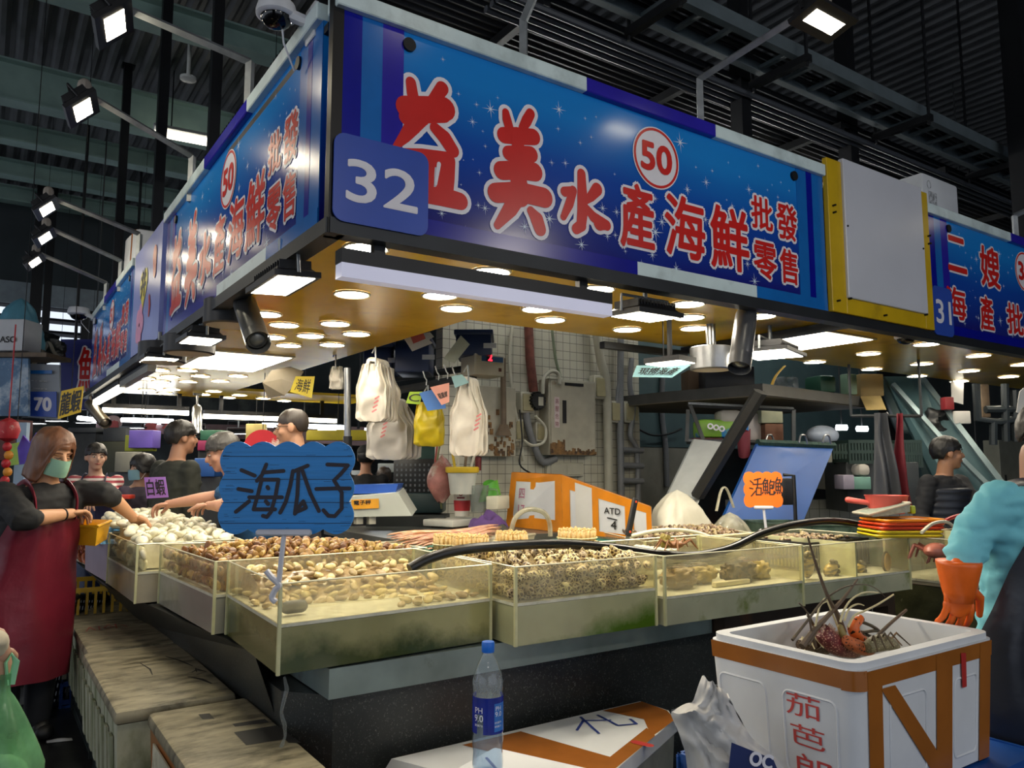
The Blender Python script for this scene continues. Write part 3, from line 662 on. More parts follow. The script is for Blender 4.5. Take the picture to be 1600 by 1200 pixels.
# assumed unseen floodlights across the aisle, added to light the sign faces
for i, (x, y) in enumerate(((-.9, -1.6), (1.6, -1.6), (4.4, -1.6))):
    floodlight((x, y, 3.7), 0, 'assumed unseen floodlight across the aisle, %s from the left' % ORD[i], .3, .2, .95, True, mat('added_aisle_flood_glow', 'fff6e8', .4, 0, 0, 1, emit=85))
for i, (x, y) in enumerate(((-3.2, 3.2), (-3.2, 6.6))):  # left pair likewise added out of view, to light the side
    floodlight((x, y, 3.7), -PI / 2, 'added unseen floodlight across the left aisle, %s from the camera' % ORD[i], .3, .2, .95, True, MC['added_aisle_flood_glow'])
# cameras
dome_m = mat('camera_white', 'c9ccd2', .35); lens_m = mat('black_lens', '08080a', .08)
def domecam(c, r, base, label):
    t = thing('security_camera', label, 'camera', c); c = V(c)
    m = MB(); m.lathe([(r * .3, r * .62), (r * .9, r * .55), (r, r * .2), (r, -r * .05), (r * .86, -r * .16)], c, 24); m.build('housing', dome_m, t)
    m = MB(); m.ell(c + V((0, 0, -r * .1)), (r * .8, r * .8, r * .6), 18, 10); m.build('dome_lens', lens_m, t)
    if base is not None:
        m = MB(); b = V(base); m.tube([c + V((0, 0, r * .3)), b], [.028, .022], 8); m.box(b, (.02, .1, .14), bev=.004); m.build('bracket', dome_m, t)
        m = MB(); m.tube([c + V((.02, 0, -.02)), c + V((.03, .0, -.1)), b + V((-.03, .1, -.15))], .004, 5); m.build('cable', dome_m, t)
domecam(P(432, 24, d=2.75), .075, P(488, 38, d=2.75), 'white dome security camera on the corner of the left sign')
domecam(P(1415, 527, z=2.36), .07, None, 'white dome security camera on the soffit below the plate 31')
domecam(P(123, 490, d=8.3), .11, V((.92, 9.4, 3.12)), 'small white dome camera at the far end of the left signs')
# boxes on top of the canopy
foam_m = mat('white_foam', 'd3d6da', .65, 0, .06, 5, .12)
tape_m = mat('brown_tape', '9c5e26', .22, 0, .12, 6)
a = P(1441, 268, y=2.78); b_ = P(1497, 300, y=2.78); m = MB(); m.bx(a.x, b_.x, 2.78, 3.25, 3.09, a.z, .02)
t = thing('foam_box', 'white foam box with small printed marks standing on the canopy', 'foam box', ((a.x + b_.x) / 2, 3.0, 3.09)); m.build('box', foam_m, t)
m = MB(); T = plane((a.x + .02, 2.777, a.z - .32), (1, 0, 0), (0, 0, 1)); disc(m, (.06, .24), .03, T, 0, 20, ri=.024); m.add([T @ V(v) for v in ((.05, .05, 0), (.16, .05, 0), (.16, .19, 0), (.05, .19, 0))], [(0, 1, 2, 3)])
m.build('printed_marks', mat('print_grey', '8a8d90', .6, 0, .5, 60, 0, 'c9cccf', (.45, .55)), t, 0)
c = P(190, 405, x=1.2); t = thing('foam_box', 'white foam box with brown tape on top of the farther left sign', 'foam box', (1.2, 7.3, 3.1))
m = MB(t); m.box((0, 0, .22), (.5, .62, .42), .0, .03, rx=.1); m.build('box', foam_m, t)
m = MB(t); m.box((-.0, -.12, .223), (.51, .09, .43), 0, .03, rx=.1); m.build('tape', tape_m, t)

# unseen fill tubes added under the corrugated roof to brighten the stall interior
for i, (x, y) in enumerate(((3.6, 4.9), (6.0, 4.9), (8.6, 5.2), (6.6, 7.6))):
    z = 3.95 if y < 7 else 3.4
    t = thing('added_fill_light', 'added unseen fill tube under the corrugated sheet roof, %s one' % ORD[i], 'lamp', (x, y, z)); m = MB(); m.bx(x - .6, x + .6, y - .04, y + .04, z + .04, z + .08); m.build('housing', MC['white_metal'], t, 0)
    m = MB(); m.tube([(x - .58, y, z), (x + .58, y, z)], .03, 8); m.build('tube', mat('added_fill_glow', 'f4f4f0', .4, 0, 0, 1, emit=52), t); m = MB(); m.bx(x - .01, x + .01, y - .01, y + .01, z + .08, 4.2); m.build('rod', post_m, t, 0)

# ---------------------------------------------------------------- the counter
speck_m = mat('dark_terrazzo', '2a2d2d', .33, 0, .55, 2.2, .05, '6c6f6a', (.60, .70)); 
nt = speck_m.node_tree
for nd in nt.nodes:
    if nd.type == 'TEX_NOISE' and abs(nd.inputs['Scale'].default_value - 1.32) < .01: nd.inputs['Scale'].default_value = 150; nd.inputs['Detail'].default_value = 2
tin_m = mat('blue_grey_steel', '85938f', .35, .25, .25, 4, 0, '4a4034', (.62, .75))
rust_m = mat('rusty_brown_tray', '3a2c22', .5, .1, .4, 5, .1, '6a3c1e', (.55, .7))
worktop_m = mat('worktop_steel', '6f7370', .3, .6, .2, 4)
ct = thing('market_counter', 'dark speckled stone counter carrying the seafood tanks', 'counter', (2.8, 4.4, 0))
base = [(1.13, 2.83), (4.66, 2.83), (4.66, 5.75), (2.25, 5.75), (2.25, 4.4), (1.28, 4.4), (1.28, 9.9), (.99, 9.9), (.99, 3.0)]
m = MB(); m.prism([(x, y) for x, y in base], .66); m.build('stone_base', speck_m, ct, 0)
m = MB(); m.prism([(1.09, 2.775), (3.13, 2.775), (3.13, 4.35), (1.09, 4.35)], .108, Mx.Translation((0, 0, .664))); m.build('steel_drip_tray', tin_m, ct, 0)
m = MB(); m.bx(3.14, 4.7, 2.70, 4.35, .664, .77); m.bx(4.62, 4.70, 2.70, 2.80, 0, .664); m.build('brown_front_beam', rust_m, ct, 0)
m = MB(); m.hexa([(1.0, 3.05, .52), (1.27, 4.42, .52), (1.27, 9.85, .52), (.86, 9.85, .52), (.90, 5.5, .52)], [(.94, 3.2, .772), (1.27, 4.42, .772), (1.27, 9.9, .772), (.62, 9.9, .772), (.68, 5.5, .772)]); m.build('side_ledge', speck_m, ct, 0)
m = MB(); m.prism([(2.2, 4.38), (4.66, 4.38), (4.66, 5.78), (2.2, 5.78)], .05, Mx.Translation((0, 0, .995))); m.bx(2.25, 4.6, 4.42, 5.7, .66, .995); m.build('inner_worktop', worktop_m, ct, 0)
# trickle of water running off the corner tank
m = MB(); p0 = P(448, 1060, z=.775)
m.tube([(p0.x + .008 * math.sin(i * 1.7), p0.y + .02 + .006 * math.cos(i * 2.1), .775 - .04 * i) for i in range(16)], [.004 + .004 * abs(math.sin(i * 1.9)) for i in range(16)], 7)
m.build('water_trickle', clear('running_water', 'eef4f4', .12, 'e8eef0', .03, 1.6), None, label='thin trickle of water falling from the corner tank', cat='water')

# ---------------------------------------------------------------- tanks
acr = clear('acrylic', 'f8f7ee', .13, 'ece7d2', .05, 1.1)
edge_m = mat('acrylic_edge', 'c9c79a', .3, 0, .1, 20); rim_m = mat('acrylic_rim', 'd6d2b6', .25, 0, .08, 20)
sill_m = mat('tank_sill', 'cfcdb8', .35, 0, .15, 18, 0, '8d8a5c', (.6, .75))
alg_a = mat('algae_dark', '8f8c5e', .22, 0, .25, 3.2, 0, '34400a', (.12, .34), coat=.3, place=(-.28, -.42))
alg_b = mat('algae_green', 'aaa982', .22, 0, .12, 3.5, 0, '4c6a1c', (.56, .84), coat=.3, place=(.5, -.55))
alg_c = mat('murky_grey', '969486', .25, 0, .15, 3, 0, '6c6e4c', (.55, .75), coat=.3)
alg_d = mat('pale_green_stain', 'b4b498', .25, 0, .15, 4, 0, '6b7a34', (.54, .66), coat=.3)
alg_e = mat('stained_beige', 'a39b88', .3, 0, .15, 5, 0, '6a6550', (.5, .7), coat=.2)
water_m = clear('tank_water', 'f8f6ea', .07, 'e6e0c4', .03, 1.3, .35)
def tank(q, z0, zs, z1, label, low, wz=None, th=.007, div=()):
    q = [V((a[0], a[1], 0)) for a in q]; c = sum(q, V()) / 4
    t = thing('seafood_tank', label, 'tank', (c.x, c.y, z0))
    up = lambda p, z: V((p.x, p.y, z))
    ins = [p + (c - p).normalized() * .006 for p in q]
    m = MB(); m.hexa([up(p, z0) for p in ins], [up(p, zs - .014) for p in ins]); m.build('lower_chamber', low, t, 0)
    m = MB(); m.hexa([up(p, zs - .012) for p in q], [up(p, zs) for p in q]); m.build('sill', sill_m, t, 0)
    for i in range(4):
        a, b = q[i], q[(i + 1) % 4]; d = (b - a).normalized(); n = V((-d.y, d.x, 0)) * th
        m = MB(); m.hexa([up(a, zs), up(b, zs), up(b + n, zs), up(a + n, zs)], [up(a, z1), up(b, z1), up(b + n, z1), up(a + n, z1)]); m.build('acrylic_wall', acr, t, 0)
    m = MB()
    for i in range(4):
        a, b = q[i], q[(i + 1) % 4]; m.tube([up(a, z1), up(b, z1)], .0032, 4)
    m.build('rim', rim_m, t, 0)
    for p in q:
        m = MB(); d = (c - p).normalized() * .004; m.box((p.x + d.x, p.y + d.y, (z0 + z1) / 2), (.012, .012, z1 - z0)); m.build('corner_seam', edge_m, t, 0)
    if wz: m = MB(); m.add([up(p, wz) for p in ins], [(0, 1, 2, 3)]); m.build('water_surface', water_m, t, 0)
    for s in div:
        a = q[0].lerp(q[1], s); b = q[3].lerp(q[2], s); d = (q[1] - q[0]).normalized() * .006
        m = MB(); m.hexa([up(a - d, zs), up(a + d, zs), up(b + d, zs), up(b - d, zs)], [up(a - d, z1 - .005), up(a + d, z1 - .005), up(b + d, z1 - .005), up(b - d, z1 - .005)]); m.build('divider', edge_m, t, 0)
    return q
def pz(px, py, z=.78): return P(px, py, z=z)
TKc = tank([(.892, 2.752), (1.806, 2.800), (1.83, 3.56), (.918, 3.55)], .782, .955, 1.095, 'corner acrylic tank with green algae below and few clams on its sill', alg_a, 1.0)
TK2 = tank([(1.822, 2.645), (2.60, 2.63), (2.62, 3.38), (1.842, 3.38)], .782, .952, 1.098, 'acrylic tank packed with spotted whelks, green algae along its lower right', alg_b)
TK3 = tank([(2.622, 2.60), (3.60, 2.56), (3.62, 3.3), (2.64, 3.3)], .782, .912, 1.095, 'acrylic tank of cloudy water right of the spotted whelk tank', alg_d, 1.035)
TK4 = tank([(3.615, 2.585), (4.615, 2.545), (4.63, 3.3), (3.635, 3.3)], .782, .893, 1.085, 'acrylic tank with abalones on the glass, at the right end of the counter', alg_d, 1.045, div=(.48,))
TKl = tank([(.822, 4.555), (.870, 3.575), (1.92, 3.59), (1.74, 4.34)], .782, .95, 1.092, 'acrylic tank of brown clams left of the corner tank', alg_c)
TKw = tank([(.692, 5.52), (.716, 4.605), (1.26, 4.62), (1.26, 5.52)], .782, .945, 1.092, 'acrylic tank of white clams third from the corner along the side', alg_e)
TKs = tank([(.61, 7.4), (.70, 6.42), (1.26, 6.42), (1.26, 7.4)], .782, .80, 1.06, 'acrylic tank of reddish shrimps beside the woman in the maroon apron', alg_e)
m = MB(); m.hexa([(.655, 6.35, .782), (.70, 5.56, .782), (1.25, 5.56, .782), (1.25, 6.35, .782)], [(.645, 6.38, 1.06), (.69, 5.54, 1.06), (1.26, 5.54, 1.06), (1.26, 6.38, 1.06)])
lav = mat('lavender_foam', '9b8fa0', .5, 0, .08, 5)
m.build('foam_tub', lav, None, 0, label='lavender grey foam tub between the white clam tank and shrimp tank', cat='tub')
m = MB(); m.grid(lambda u, v: V((.645 + .3 * v, 5.5 + .55 * u, 1.075 + .025 * math.sin(u * 9) * math.sin(v * 7 + u * 4) + (.03 if .2 < v < .9 else -.05))), 24, 14)
m.build('plastic_bag', mat('light_blue_film', '5f9fd4', .25, 0, .15, 12, .2), None, label='crumpled light blue plastic film draped on the lavender foam tub', cat='plastic film')

# ---------------------------------------------------------------- shellfish
def clam_mesh(a=1, b=.78, c=.42, ridges=10, n=18, m_=12):
    m = MB(); M = Mx()
    def f(u, v):
        t = -PI / 2 + PI * v; g = 2 * PI * u
        r = math.cos(t); x = r * math.cos(g); y = r * math.sin(g); z = math.sin(t)
        rr = math.hypot(x + .25, y); k = 1 + .025 * math.sin(rr * ridges * 2)
        sgn = 1 if z >= 0 else -1
        zz = sgn * (abs(z) ** .85) * c * k
        xx = x * a + .28 * (1 - r) * -1; yy = y * b * (1 - .18 * x)
        return V((xx, yy, zz * (1 - .12 * x)))
    m.grid(f, n, m_, True); return m
def snail_mesh():
    m = MB(); m.lathe([(.02, -1.0), (.20, -.93), (.42, -.72), (.57, -.42), (.62, -.12), (.57, .10), (.44, .20), (.46, .30), (.40, .44), (.29, .52), (.30, .60), (.23, .72), (.14, .78), (.14, .84), (.02, 1.0)], n=14)
    m.ell((.30, 0, -.62), (.22, .30, .34), 10, 7); return m
def proto(name, mbuilder, mt, s):
    mb = mbuilder; mb.v = [v * s for v in mb.v]; me = mb.mesh(name)
    me.polygons.foreach_set('use_smooth', [True] * len(me.polygons)); me.materials.append(mt); return me
cl_brown = mat('brown_clam_shell', '9a7440', .3, 0, .45, 60, 0, '2a1d12', (.56, .64), rnd=.55)
cl_cream = mat('cream_clam_shell', 'c2ad7c', .25, 0, .2, 60, 0, '8c7040', (.55, .7), rnd=.3)
cl_white = mat('white_clam_shell', 'd9d4bb', .3, 0, .12, 40, 0, 'a59c7c', (.58, .72), rnd=.15)
cl_grey = mat('grey_brown_shell', '8a7558', .3, 0, .35, 60, 0, '2c2620', (.54, .62), rnd=.5)
sn_m = mat('spotted_whelk_shell', 'd8c694', .3, 0, .15, 30, 0, '5a432e', (.11, .17), rnd=.3, vor=62)
me_brown = proto('clam', clam_mesh(), cl_brown, .025); me_cream = proto('clam', clam_mesh(1, .7, .4), cl_cream, .026)
me_white = proto('clam', clam_mesh(1, .8, .45), cl_white, .036); me_big = proto('clam', clam_mesh(1, .55, .36), cl_white, .06); me_grey = proto('clam', clam_mesh(1, .8, .5), cl_grey, .019)
me_snail = proto('whelk', snail_mesh(), sn_m, .035)
def put(me, name, p, rot, s, label, cat, group):
    o = bpy.data.objects.new(name, me); col.objects.link(o); o.location = p; o.rotation_euler = rot; o.scale = (s,) * 3
    o['label'] = label; o['category'] = name.replace('_', ' ') if 'clam' in name else cat; o['group'] = group
def heap(me, name, q, zf, step, label, cat, group, tilt=.7, cap=300, layers=1, s0=.85, s1=1.2, skip=None):
    q = [V((a[0], a[1], 0)) for a in q]
    L1 = (q[1] - q[0]).length; L2 = (q[3] - q[0]).length; nu = max(1, int(L1 / step)); nv = max(1, int(L2 / step)); k = 0
    for ly in range(layers):
        for j in range(nv):
            for i in range(nu):
                u = (i + .5 + R.uniform(-.28, .28) + (.5 * (j % 2) - .25)) / nu; v = (j + .5 + R.uniform(-.28, .28)) / nv
                if not (0 < u < 1) or k >= cap: continue
                if skip and skip(u, v): continue
                a = q[0].lerp(q[1], u); b = q[3].lerp(q[2], u); p = a.lerp(b, v)
                put(me, name, (p.x, p.y, zf(u, v) + R.uniform(-.004, .006) - ly * step * .55), (R.uniform(-tilt, tilt), R.uniform(-tilt, tilt), R.uniform(0, 6.28)), R.uniform(s0, s1), label, cat, group); k += 1
def face(me, name, a, b, inset, z0, z1, step, label, cat, group, rows=None, s0=.85, s1=1.15):
    """shells pressed against the clear wall from a to b"""
    a = V((a[0], a[1], 0)); b = V((b[0], b[1], 0)); d = (b - a); L_ = d.length; d.normalize(); n = V((-d.y, d.x, 0)) * inset
    k = int(L_ / step); rw = max(1, int((z1 - z0) / (step * .85)))
    for j in range(rw):
        for i in range(k):
            p = a + d * ((i + .5 + .5 * (j % 2) - .25 + R.uniform(-.15, .15)) * L_ / k) + n * R.uniform(.9, 1.3)
            put(me, name, (p.x, p.y, z0 + (j + .5) * (z1 - z0) / rw), (R.uniform(-.9, .9), R.uniform(.5, 2.2), R.uniform(0, 6.28)), R.uniform(s0, s1), label, cat, group)
def fill(name, q, z0, zf, mt, label, cat, group=None):
    """the uncounted shells underneath"""
    q = [V((a[0], a[1], 0)) for a in q]; c = sum(q, V()) / 4; q = [p + (c - p).normalized() * .02 for p in q]
    m = MB()
    def f(u, v):
        p = q[0].lerp(q[1], u).lerp(q[3].lerp(q[2], u), v)
        e = min(u, 1 - u, v, 1 - v); z = zf(u, v) - .022 + .010 * noise.noise(V((p.x * 45, p.y * 45, 0))) if e > .001 else z0
        return V((p.x, p.y, z))
    m.grid(f, 44, 36); m.build(name, mt, None, 60, label=label, cat=cat, group=group, kind='stuff')
def ins_q(q, d=.03):
    c = sum(q, V()) / 4; return [p + (c - p).normalized() * d for p in q]
# brown clams
zb = lambda u, v: 1.085 + .035 * math.sin(PI * min(1, max(0, u))) * math.sin(PI * min(1, max(0, v)))
lb = 'small brown and cream clam heaped in the tank left of the corner'
qb = ins_q(TKl, .05); qb = [qb[1], qb[2], qb[3], qb[0]]
fill('clam_heap', qb, .955, zb, cl_brown, 'brown clams packed beneath the top layer in the tank left of the corner', 'clams')
heap(me_brown, 'brown_clam', qb, zb, .050, lb, 'clam', 'brown clams heaped left of the corner tank', 1.2, 238)
face(me_brown, 'brown_clam', TKl[0], TKl[1], .022, .955, 1.075, .05, lb, 'clam', 'brown clams heaped left of the corner tank')
face(me_cream, 'cream_clam', (1.0, 3.582), (1.85, 3.59), .03, .96, 1.07, .055, 'cream clam pressed against the inner wall behind the corner tank', 'clam', 'cream clams behind the corner tank')
# corner tank: a bank of clams at the back, a few on the sill
zc = lambda u, v: .965 + .10 * min(1, v * 1.25) ** 1.5 - .02 * u
qc = [(1.0, 3.12), (1.76, 2.98), (1.78, 3.50), (.97, 3.50)]
heap(me_cream, 'cream_clam', qc, zc, .05, 'cream clam in the bank at the rear of the corner tank', 'clam', 'cream clams in the corner tank', .6)
fill('clam_bank', [(.97, 3.1), (1.78, 2.96), (1.79, 3.53), (.94, 3.53)], .956, lambda u, v: zc(u, v) + .006, cl_cream, 'cream clams beneath the bank in the corner tank', 'clams')
heap(me_cream, 'cream_clam', [(1.40, 2.80), (1.79, 2.83), (1.78, 2.96), (1.42, 2.93)], lambda u, v: .968, .055, 'cream clam lying on the bright sill of the corner tank', 'clam', 'clams on the corner tank sill', .35)
heap(me_cream, 'cream_clam', [(.925, 3.05), (1.0, 3.05), (1.0, 3.5), (.93, 3.5)], lambda u, v: .965 + .012 * v, .05, 'cream clam along the left wall of the corner tank', 'clam', 'clams by the left wall of the corner tank', .4)
m = MB(); p = P(459, 957, z=.965); m.cap([(p.x - .025, p.y, .985), (p.x + .03, p.y + .005, .985)], .024, 14); m.build('drain_plug', mat('dark_rubber_plug', '33342f', .5), None, label='dark rounded rubber plug in the near corner of the corner tank', cat='plug')
# spotted whelks
zs_ = lambda u, v: 1.085 + .03 * math.sin(PI * v)
lw = 'brown spotted whelk packed in the tank beneath the black hose'
q2 = ins_q(TK2, .05)
fill('whelk_heap', q2, .955, zs_, sn_m, 'spotted whelks packed beneath the top layer under the black hose', 'whelks')
heap(me_snail, 'whelk', q2, zs_, .062, lw, 'whelk', 'spotted whelks in the tank', 1.5)
face(me_snail, 'whelk', TK2[0], TK2[1], .036, .957, 1.085, .064, lw, 'whelk', 'spotted whelks in the tank')
face(me_snail, 'whelk', TK2[3], TK2[0], .036, .957, 1.085, .064, lw, 'whelk', 'spotted whelks in the tank')
# white clams along the side
zw = lambda u, v: 1.10 + .06 * v
qw = [TKw[1], TKw[2], TKw[3], TKw[0]]; qw = ins_q(qw, .05)
fill('clam_heap', qw, .955, zw, cl_white, 'white clams packed beneath the top layer in the side tank', 'clams')
heap(me_white, 'white_clam', qw, zw, .07, 'white clam heaped in the side tank near the blue board', 'clam', 'white clams in the side tank', .8)
face(me_white, 'white_clam', TKw[0], TKw[1], .035, .95, 1.07, .066, 'white clam pressed against the wall of the side tank', 'clam', 'white clams against the tank wall')
q5 = [(.72, 5.5), (1.24, 5.5), (1.24, 6.9), (.80, 6.7)]
zf5 = lambda u, v: 1.13 + .05 * math.sin(PI * u) * math.sin(PI * v * .9 + .2)
fill('clam_heap', q5, 1.04, zf5, cl_white, 'large white clams beneath the top layer on the side counter', 'clams')
heap(me_big, 'long_clam', q5, zf5, .10, 'large long white clam piled on the side counter by the masked woman', 'clam', 'large white clams on the side counter', .5)
# small grey clams in the rear tray
qg = [P(965, 838, z=1.06), P(1190, 852, z=1.06), P(1200, 828, z=1.08), P(1010, 822, z=1.08)]
qg = [(3.25, 3.36), (4.1, 3.36), (4.35, 3.95), (3.55, 4.05)]
zg = lambda u, v: 1.075 + .02 * math.sin(PI * v)
TKg = tank([(3.2, 3.325), (4.2, 3.325), (4.45, 4.02), (3.5, 4.12)], .78, .95, 1.075, 'rear acrylic tank heaped with small grey brown clams', alg_d)
fill('clam_heap', qg, .96, zg, cl_grey, 'small grey brown clams beneath the top layer of the rear tank', 'clams')
heap(me_grey, 'grey_clam', qg, zg, .042, 'small grey brown clam heaped in the rear tank', 'clam', 'grey clams in the rear tank', 1.2)
heap(me_grey, 'grey_clam', [(4.05, 2.95), (4.6, 2.9), (4.6, 3.25), (4.1, 3.27)], lambda u, v: 1.062, .045, 'small wet grey clam in the black mesh basket', 'clam', 'grey clams in the black basket', .8)
# black mesh basket in the right tank
t = thing('mesh_basket', 'black mesh basket standing in the abalone tank', 'basket', (4.33, 3.08, .9))
bk = mat('black_plastic', '16181a', .4); 
m = MB(); x0, x1, y0_, y1_ = 4.0, 4.605, 2.80, 3.28
for z in (.91, 1.06): m.tube([(x0, y0_, z), (x1, y0_, z), (x1, y1_, z), (x0, y1_, z)], .008, 6, closed=True)
m.build('rims', bk, t)
m = MB()
k = 0
for i in range(26): x = x0 + (x1 - x0) * i / 25; m.bx(x - .004, x + .004, y0_ - .003, y0_ + .003, .91, 1.06); m.bx(x - .004, x + .004, y1_ - .003, y1_ + .003, .91, 1.06)
for i in range(20): y = y0_ + (y1_ - y0_) * i / 19; m.bx(x0 - .003, x0 + .003, y - .004, y + .004, .91, 1.06); m.bx(x1 - .003, x1 + .003, y - .004, y + .004, .91, 1.06)
m.build('mesh_slats', bk, t, 0)
m = MB(); m.bx(x0, x1, y0_, y1_, 1.035, 1.05); m.build('tray_liner', bk, t, 0)
# abalones on the glass, conchs, sea snails in tanks three and four
ab_rim = mat('abalone_shell', '5b5138', .4, 0, .4, 40); ab_foot = mat('abalone_foot', 'b08a48', .4, 0, .2, 30)
def abalone(px, py, yy, label, sc=.05, rot=0):
    p = P(px, py, y=yy); t = thing('abalone', label, 'abalone', p)
    M = Mx.Rotation(rot, 4, 'Y')
    m = MB(); m.ell(p + V((0, .006, 0)), (sc * .72, .014, sc), 22, 10, M); m.build('shell', ab_rim, t)
    m = MB(); m.ell(p + V((0, -.004, 0)), (sc * .58, .012, sc * .86), 20, 10, M); m.build('foot', ab_foot, t)
abalone(1386, 878, 2.60, 'tan abalone stuck to the glass at the right end of the abalone tank', .062)
stripe_m = mat('yellow_striped_foot', 'c0a24a', .4, 0, .2, 20, 0, '4a3a18', (.48, .56), stretch=(1, 1, 5))
def abal2(px, py, yy, label, sc, rot):
    p = P(px, py, y=yy); t = thing('abalone', label, 'abalone', p); M = Mx.Rotation(rot, 4, 'Y')
    m = MB(); m.ell(p, (sc * .6, .03, sc), 20, 12, M); m.build('body', stripe_m, t)
    m = MB()
    for k in range(5): a = rot + .6 * (k - 2); q = p + V((math.sin(a) * sc * .8, -.012, math.cos(a) * sc * .8)); m.ell(q, (.014, .018, .014), 8, 6)
    m.build('spots', ab_rim, t)
abal2(1262, 882, 2.66, 'yellow striped abalone climbing the left glass of the abalone tank', .075, .1)
abal2(1298, 890, 2.67, 'yellow striped abalone lying low beside a climbing one', .06, 1.2)
abal2(1318, 893, 2.70, 'yellow striped abalone just left of the tank divider', .05, 1.5)
abal2(1342, 888, 2.66, 'yellow spotted abalone right of the tank divider', .045, 1.35)
rough_m = mat('rough_seashell', '6e5c34', .6, 0, .4, 40, .6, '2f2a1a', (.5, .62))
def lump(c, r, name, label, cat, mt, seed, amp=.35):
    m = MB(); c = V(c)
    def f(u, v):
        t = -PI / 2 + PI * v; g = 2 * PI * u; d = V((math.cos(t) * math.cos(g), math.cos(t) * math.sin(g), math.sin(t)))
        k = 1 + amp * noise.noise(d * 2.6 + V((seed, 0, 0))) + amp * .5 * noise.noise(d * 7 + V((seed, 3, 0)))
        return V((c.x + d.x * r[0] * k, c.y + d.y * r[1] * k, c.z + d.z * r[2] * k))
    m.grid(f, 36, 22, True); return m.build(name, mt, None, 60, label=label, cat=cat)
lump((2.86, 2.74, .965), (.10, .06, .055), 'conch', 'rounded brown conch at the left of the cloudy tank', 'conch', mat('brown_conch', '7d6430', .5, 0, .25, 25, .4), 1)
lump((3.28, 2.72, .965), (.12, .06, .06), 'conch', 'knobbly dark conch in the middle of the cloudy tank', 'conch', rough_m, 5)
lump((3.08, 2.80, .96), (.10, .06, .05), 'conch', 'pale yellow conch behind the knobbly one in the cloudy tank', 'conch', mat('yellow_conch', 'a8924e', .5, 0, .25, 25, .4), 9)
lump((3.47, 2.74, .955), (.07, .05, .05), 'conch', 'yellow brown conch at the right of the cloudy tank', 'conch', MC['yellow_conch'], 13)
m = MB(); m.box((3.15, 2.66, .925), (.26, .03, .025), bev=.004); m.build('air_stone', mat('pale_stone', 'c9bf98', .6), None, label='pale bar shaped air stone on the floor of the cloudy tank', cat='air stone')
# crab on the lid of the cloudy tank
t = thing('crab', 'small brown crab with yellow shell on the cloudy tank', 'crab', (2.95, 2.9, 1.06)); p = P(1056, 851, z=1.11)
crab_m = mat('crab_brown', '8a5a30', .45, 0, .3, 40)
m = MB(); m.ell(p, (.045, .035, .02), 16, 8); m.build('body', crab_m, t)
for k in range(8):
    a = -.9 + k * .6 + (.8 if k > 3 else 0); q = p + V((math.cos(a) * .04, math.sin(a) * .03, 0)); e = p + V((math.cos(a) * .085, math.sin(a) * .07, .025)); f_ = p + V((math.cos(a) * .125, math.sin(a) * .10, -.02))
    m = MB(); m.tube([q, e, f_], [.006, .006, .003], 6); m.build('leg', crab_m, t)
p2 = P(1050, 846, z=1.12); lump(p2 + V((-.03, .02, 0)), (.03, .028, .035), 'shell', 'single olive yellow shell beside the brown crab', 'shell', mat('olive_shell', '8f7f34', .5), 21)
# shell grit behind the hose
fill('shell_grit', [(2.65, 3.0), (3.18, 3.0), (3.18, 3.3), (2.65, 3.3)], 1.0, lambda u, v: 1.075 + .01 * math.sin(u * 9), cl_white, 'pale broken shells behind the hose beside the crab', 'shells')
# shrimps
sh_m = mat('shrimp_red', 'a8553a', .3, 0, .3, 30, 0, '5a2a20', (.5, .65), rnd=.3)
m = MB(); pts = [V((.0 + .05 * math.sin(i * .35), 0, .06 * math.cos(i * .35))) for i in range(9)]; m.tube(pts, [.004, .009, .012, .013, .013, .012, .010, .008, .005], 8)
m.tube([pts[0], pts[0] + V((-.03, 0, .02))], [.004, .001], 5); me_shr = m.mesh('shrimp'); me_shr.polygons.foreach_set('use_smooth', [True] * len(me_shr.polygons)); me_shr.materials.append(sh_m)
face(me_shr, 'shrimp', TKs[0], TKs[1], .03, .82, 1.05, .05, 'reddish shrimp against the glass beside the masked woman', 'shrimp', 'reddish shrimps in the side tank')
fill('shrimp_mass', [TKs[1] + V((.05, .03, 0)), TKs[2], TKs[3], TKs[0] + V((.05, -.03, 0))], .81, lambda u, v: 1.02, sh_m, 'reddish shrimps massed inside the side tank', 'shrimps')

# ---------------------------------------------------------------- trays on the counter
green_m = mat('green_tray_plastic', '2f6a5c', .4, 0, .1, 6)
def tray(q, z0, z1, mt, name, label, cat, th=.012, flare=.03):
    q = [V((a[0], a[1], 0)) for a in q]; c = sum(q, V()) / 4
    t = thing(name, label, cat, (c.x, c.y, z0)); up = lambda p, z: V((p.x, p.y, z))
    o = [p + (p - c).normalized() * flare for p in q]; i_ = [p + (c - p).normalized() * th for p in o]; ib = [p + (c - p).normalized() * th for p in q]
    m = MB(); vs = [up(p, z0) for p in q] + [up(p, z1) for p in o] + [up(p, z1) for p in i_] + [up(p, z0 + th) for p in ib]
    fs = [(3, 2, 1, 0), (12, 13, 14, 15)]
    for k in range(4):
        j = (k + 1) % 4; fs += [(k, j, 4 + j, 4 + k), (4 + k, 4 + j, 8 + j, 8 + k), (8 + k, 8 + j, 12 + j, 12 + k)]
    m.add(vs, fs); m.build('tray', mt, t, 0)
    m = MB(); m.tube([up(p, z1) for p in o], .009, 6, closed=True); m.build('rim', mt, t)
    return t
tray([(1.93, 3.45), (3.0, 3.4), (3.0, 3.62), (1.93, 3.72)], .99, 1.08, green_m, 'green_tray', 'dark green tray under the bundles of razor clams', 'tray')
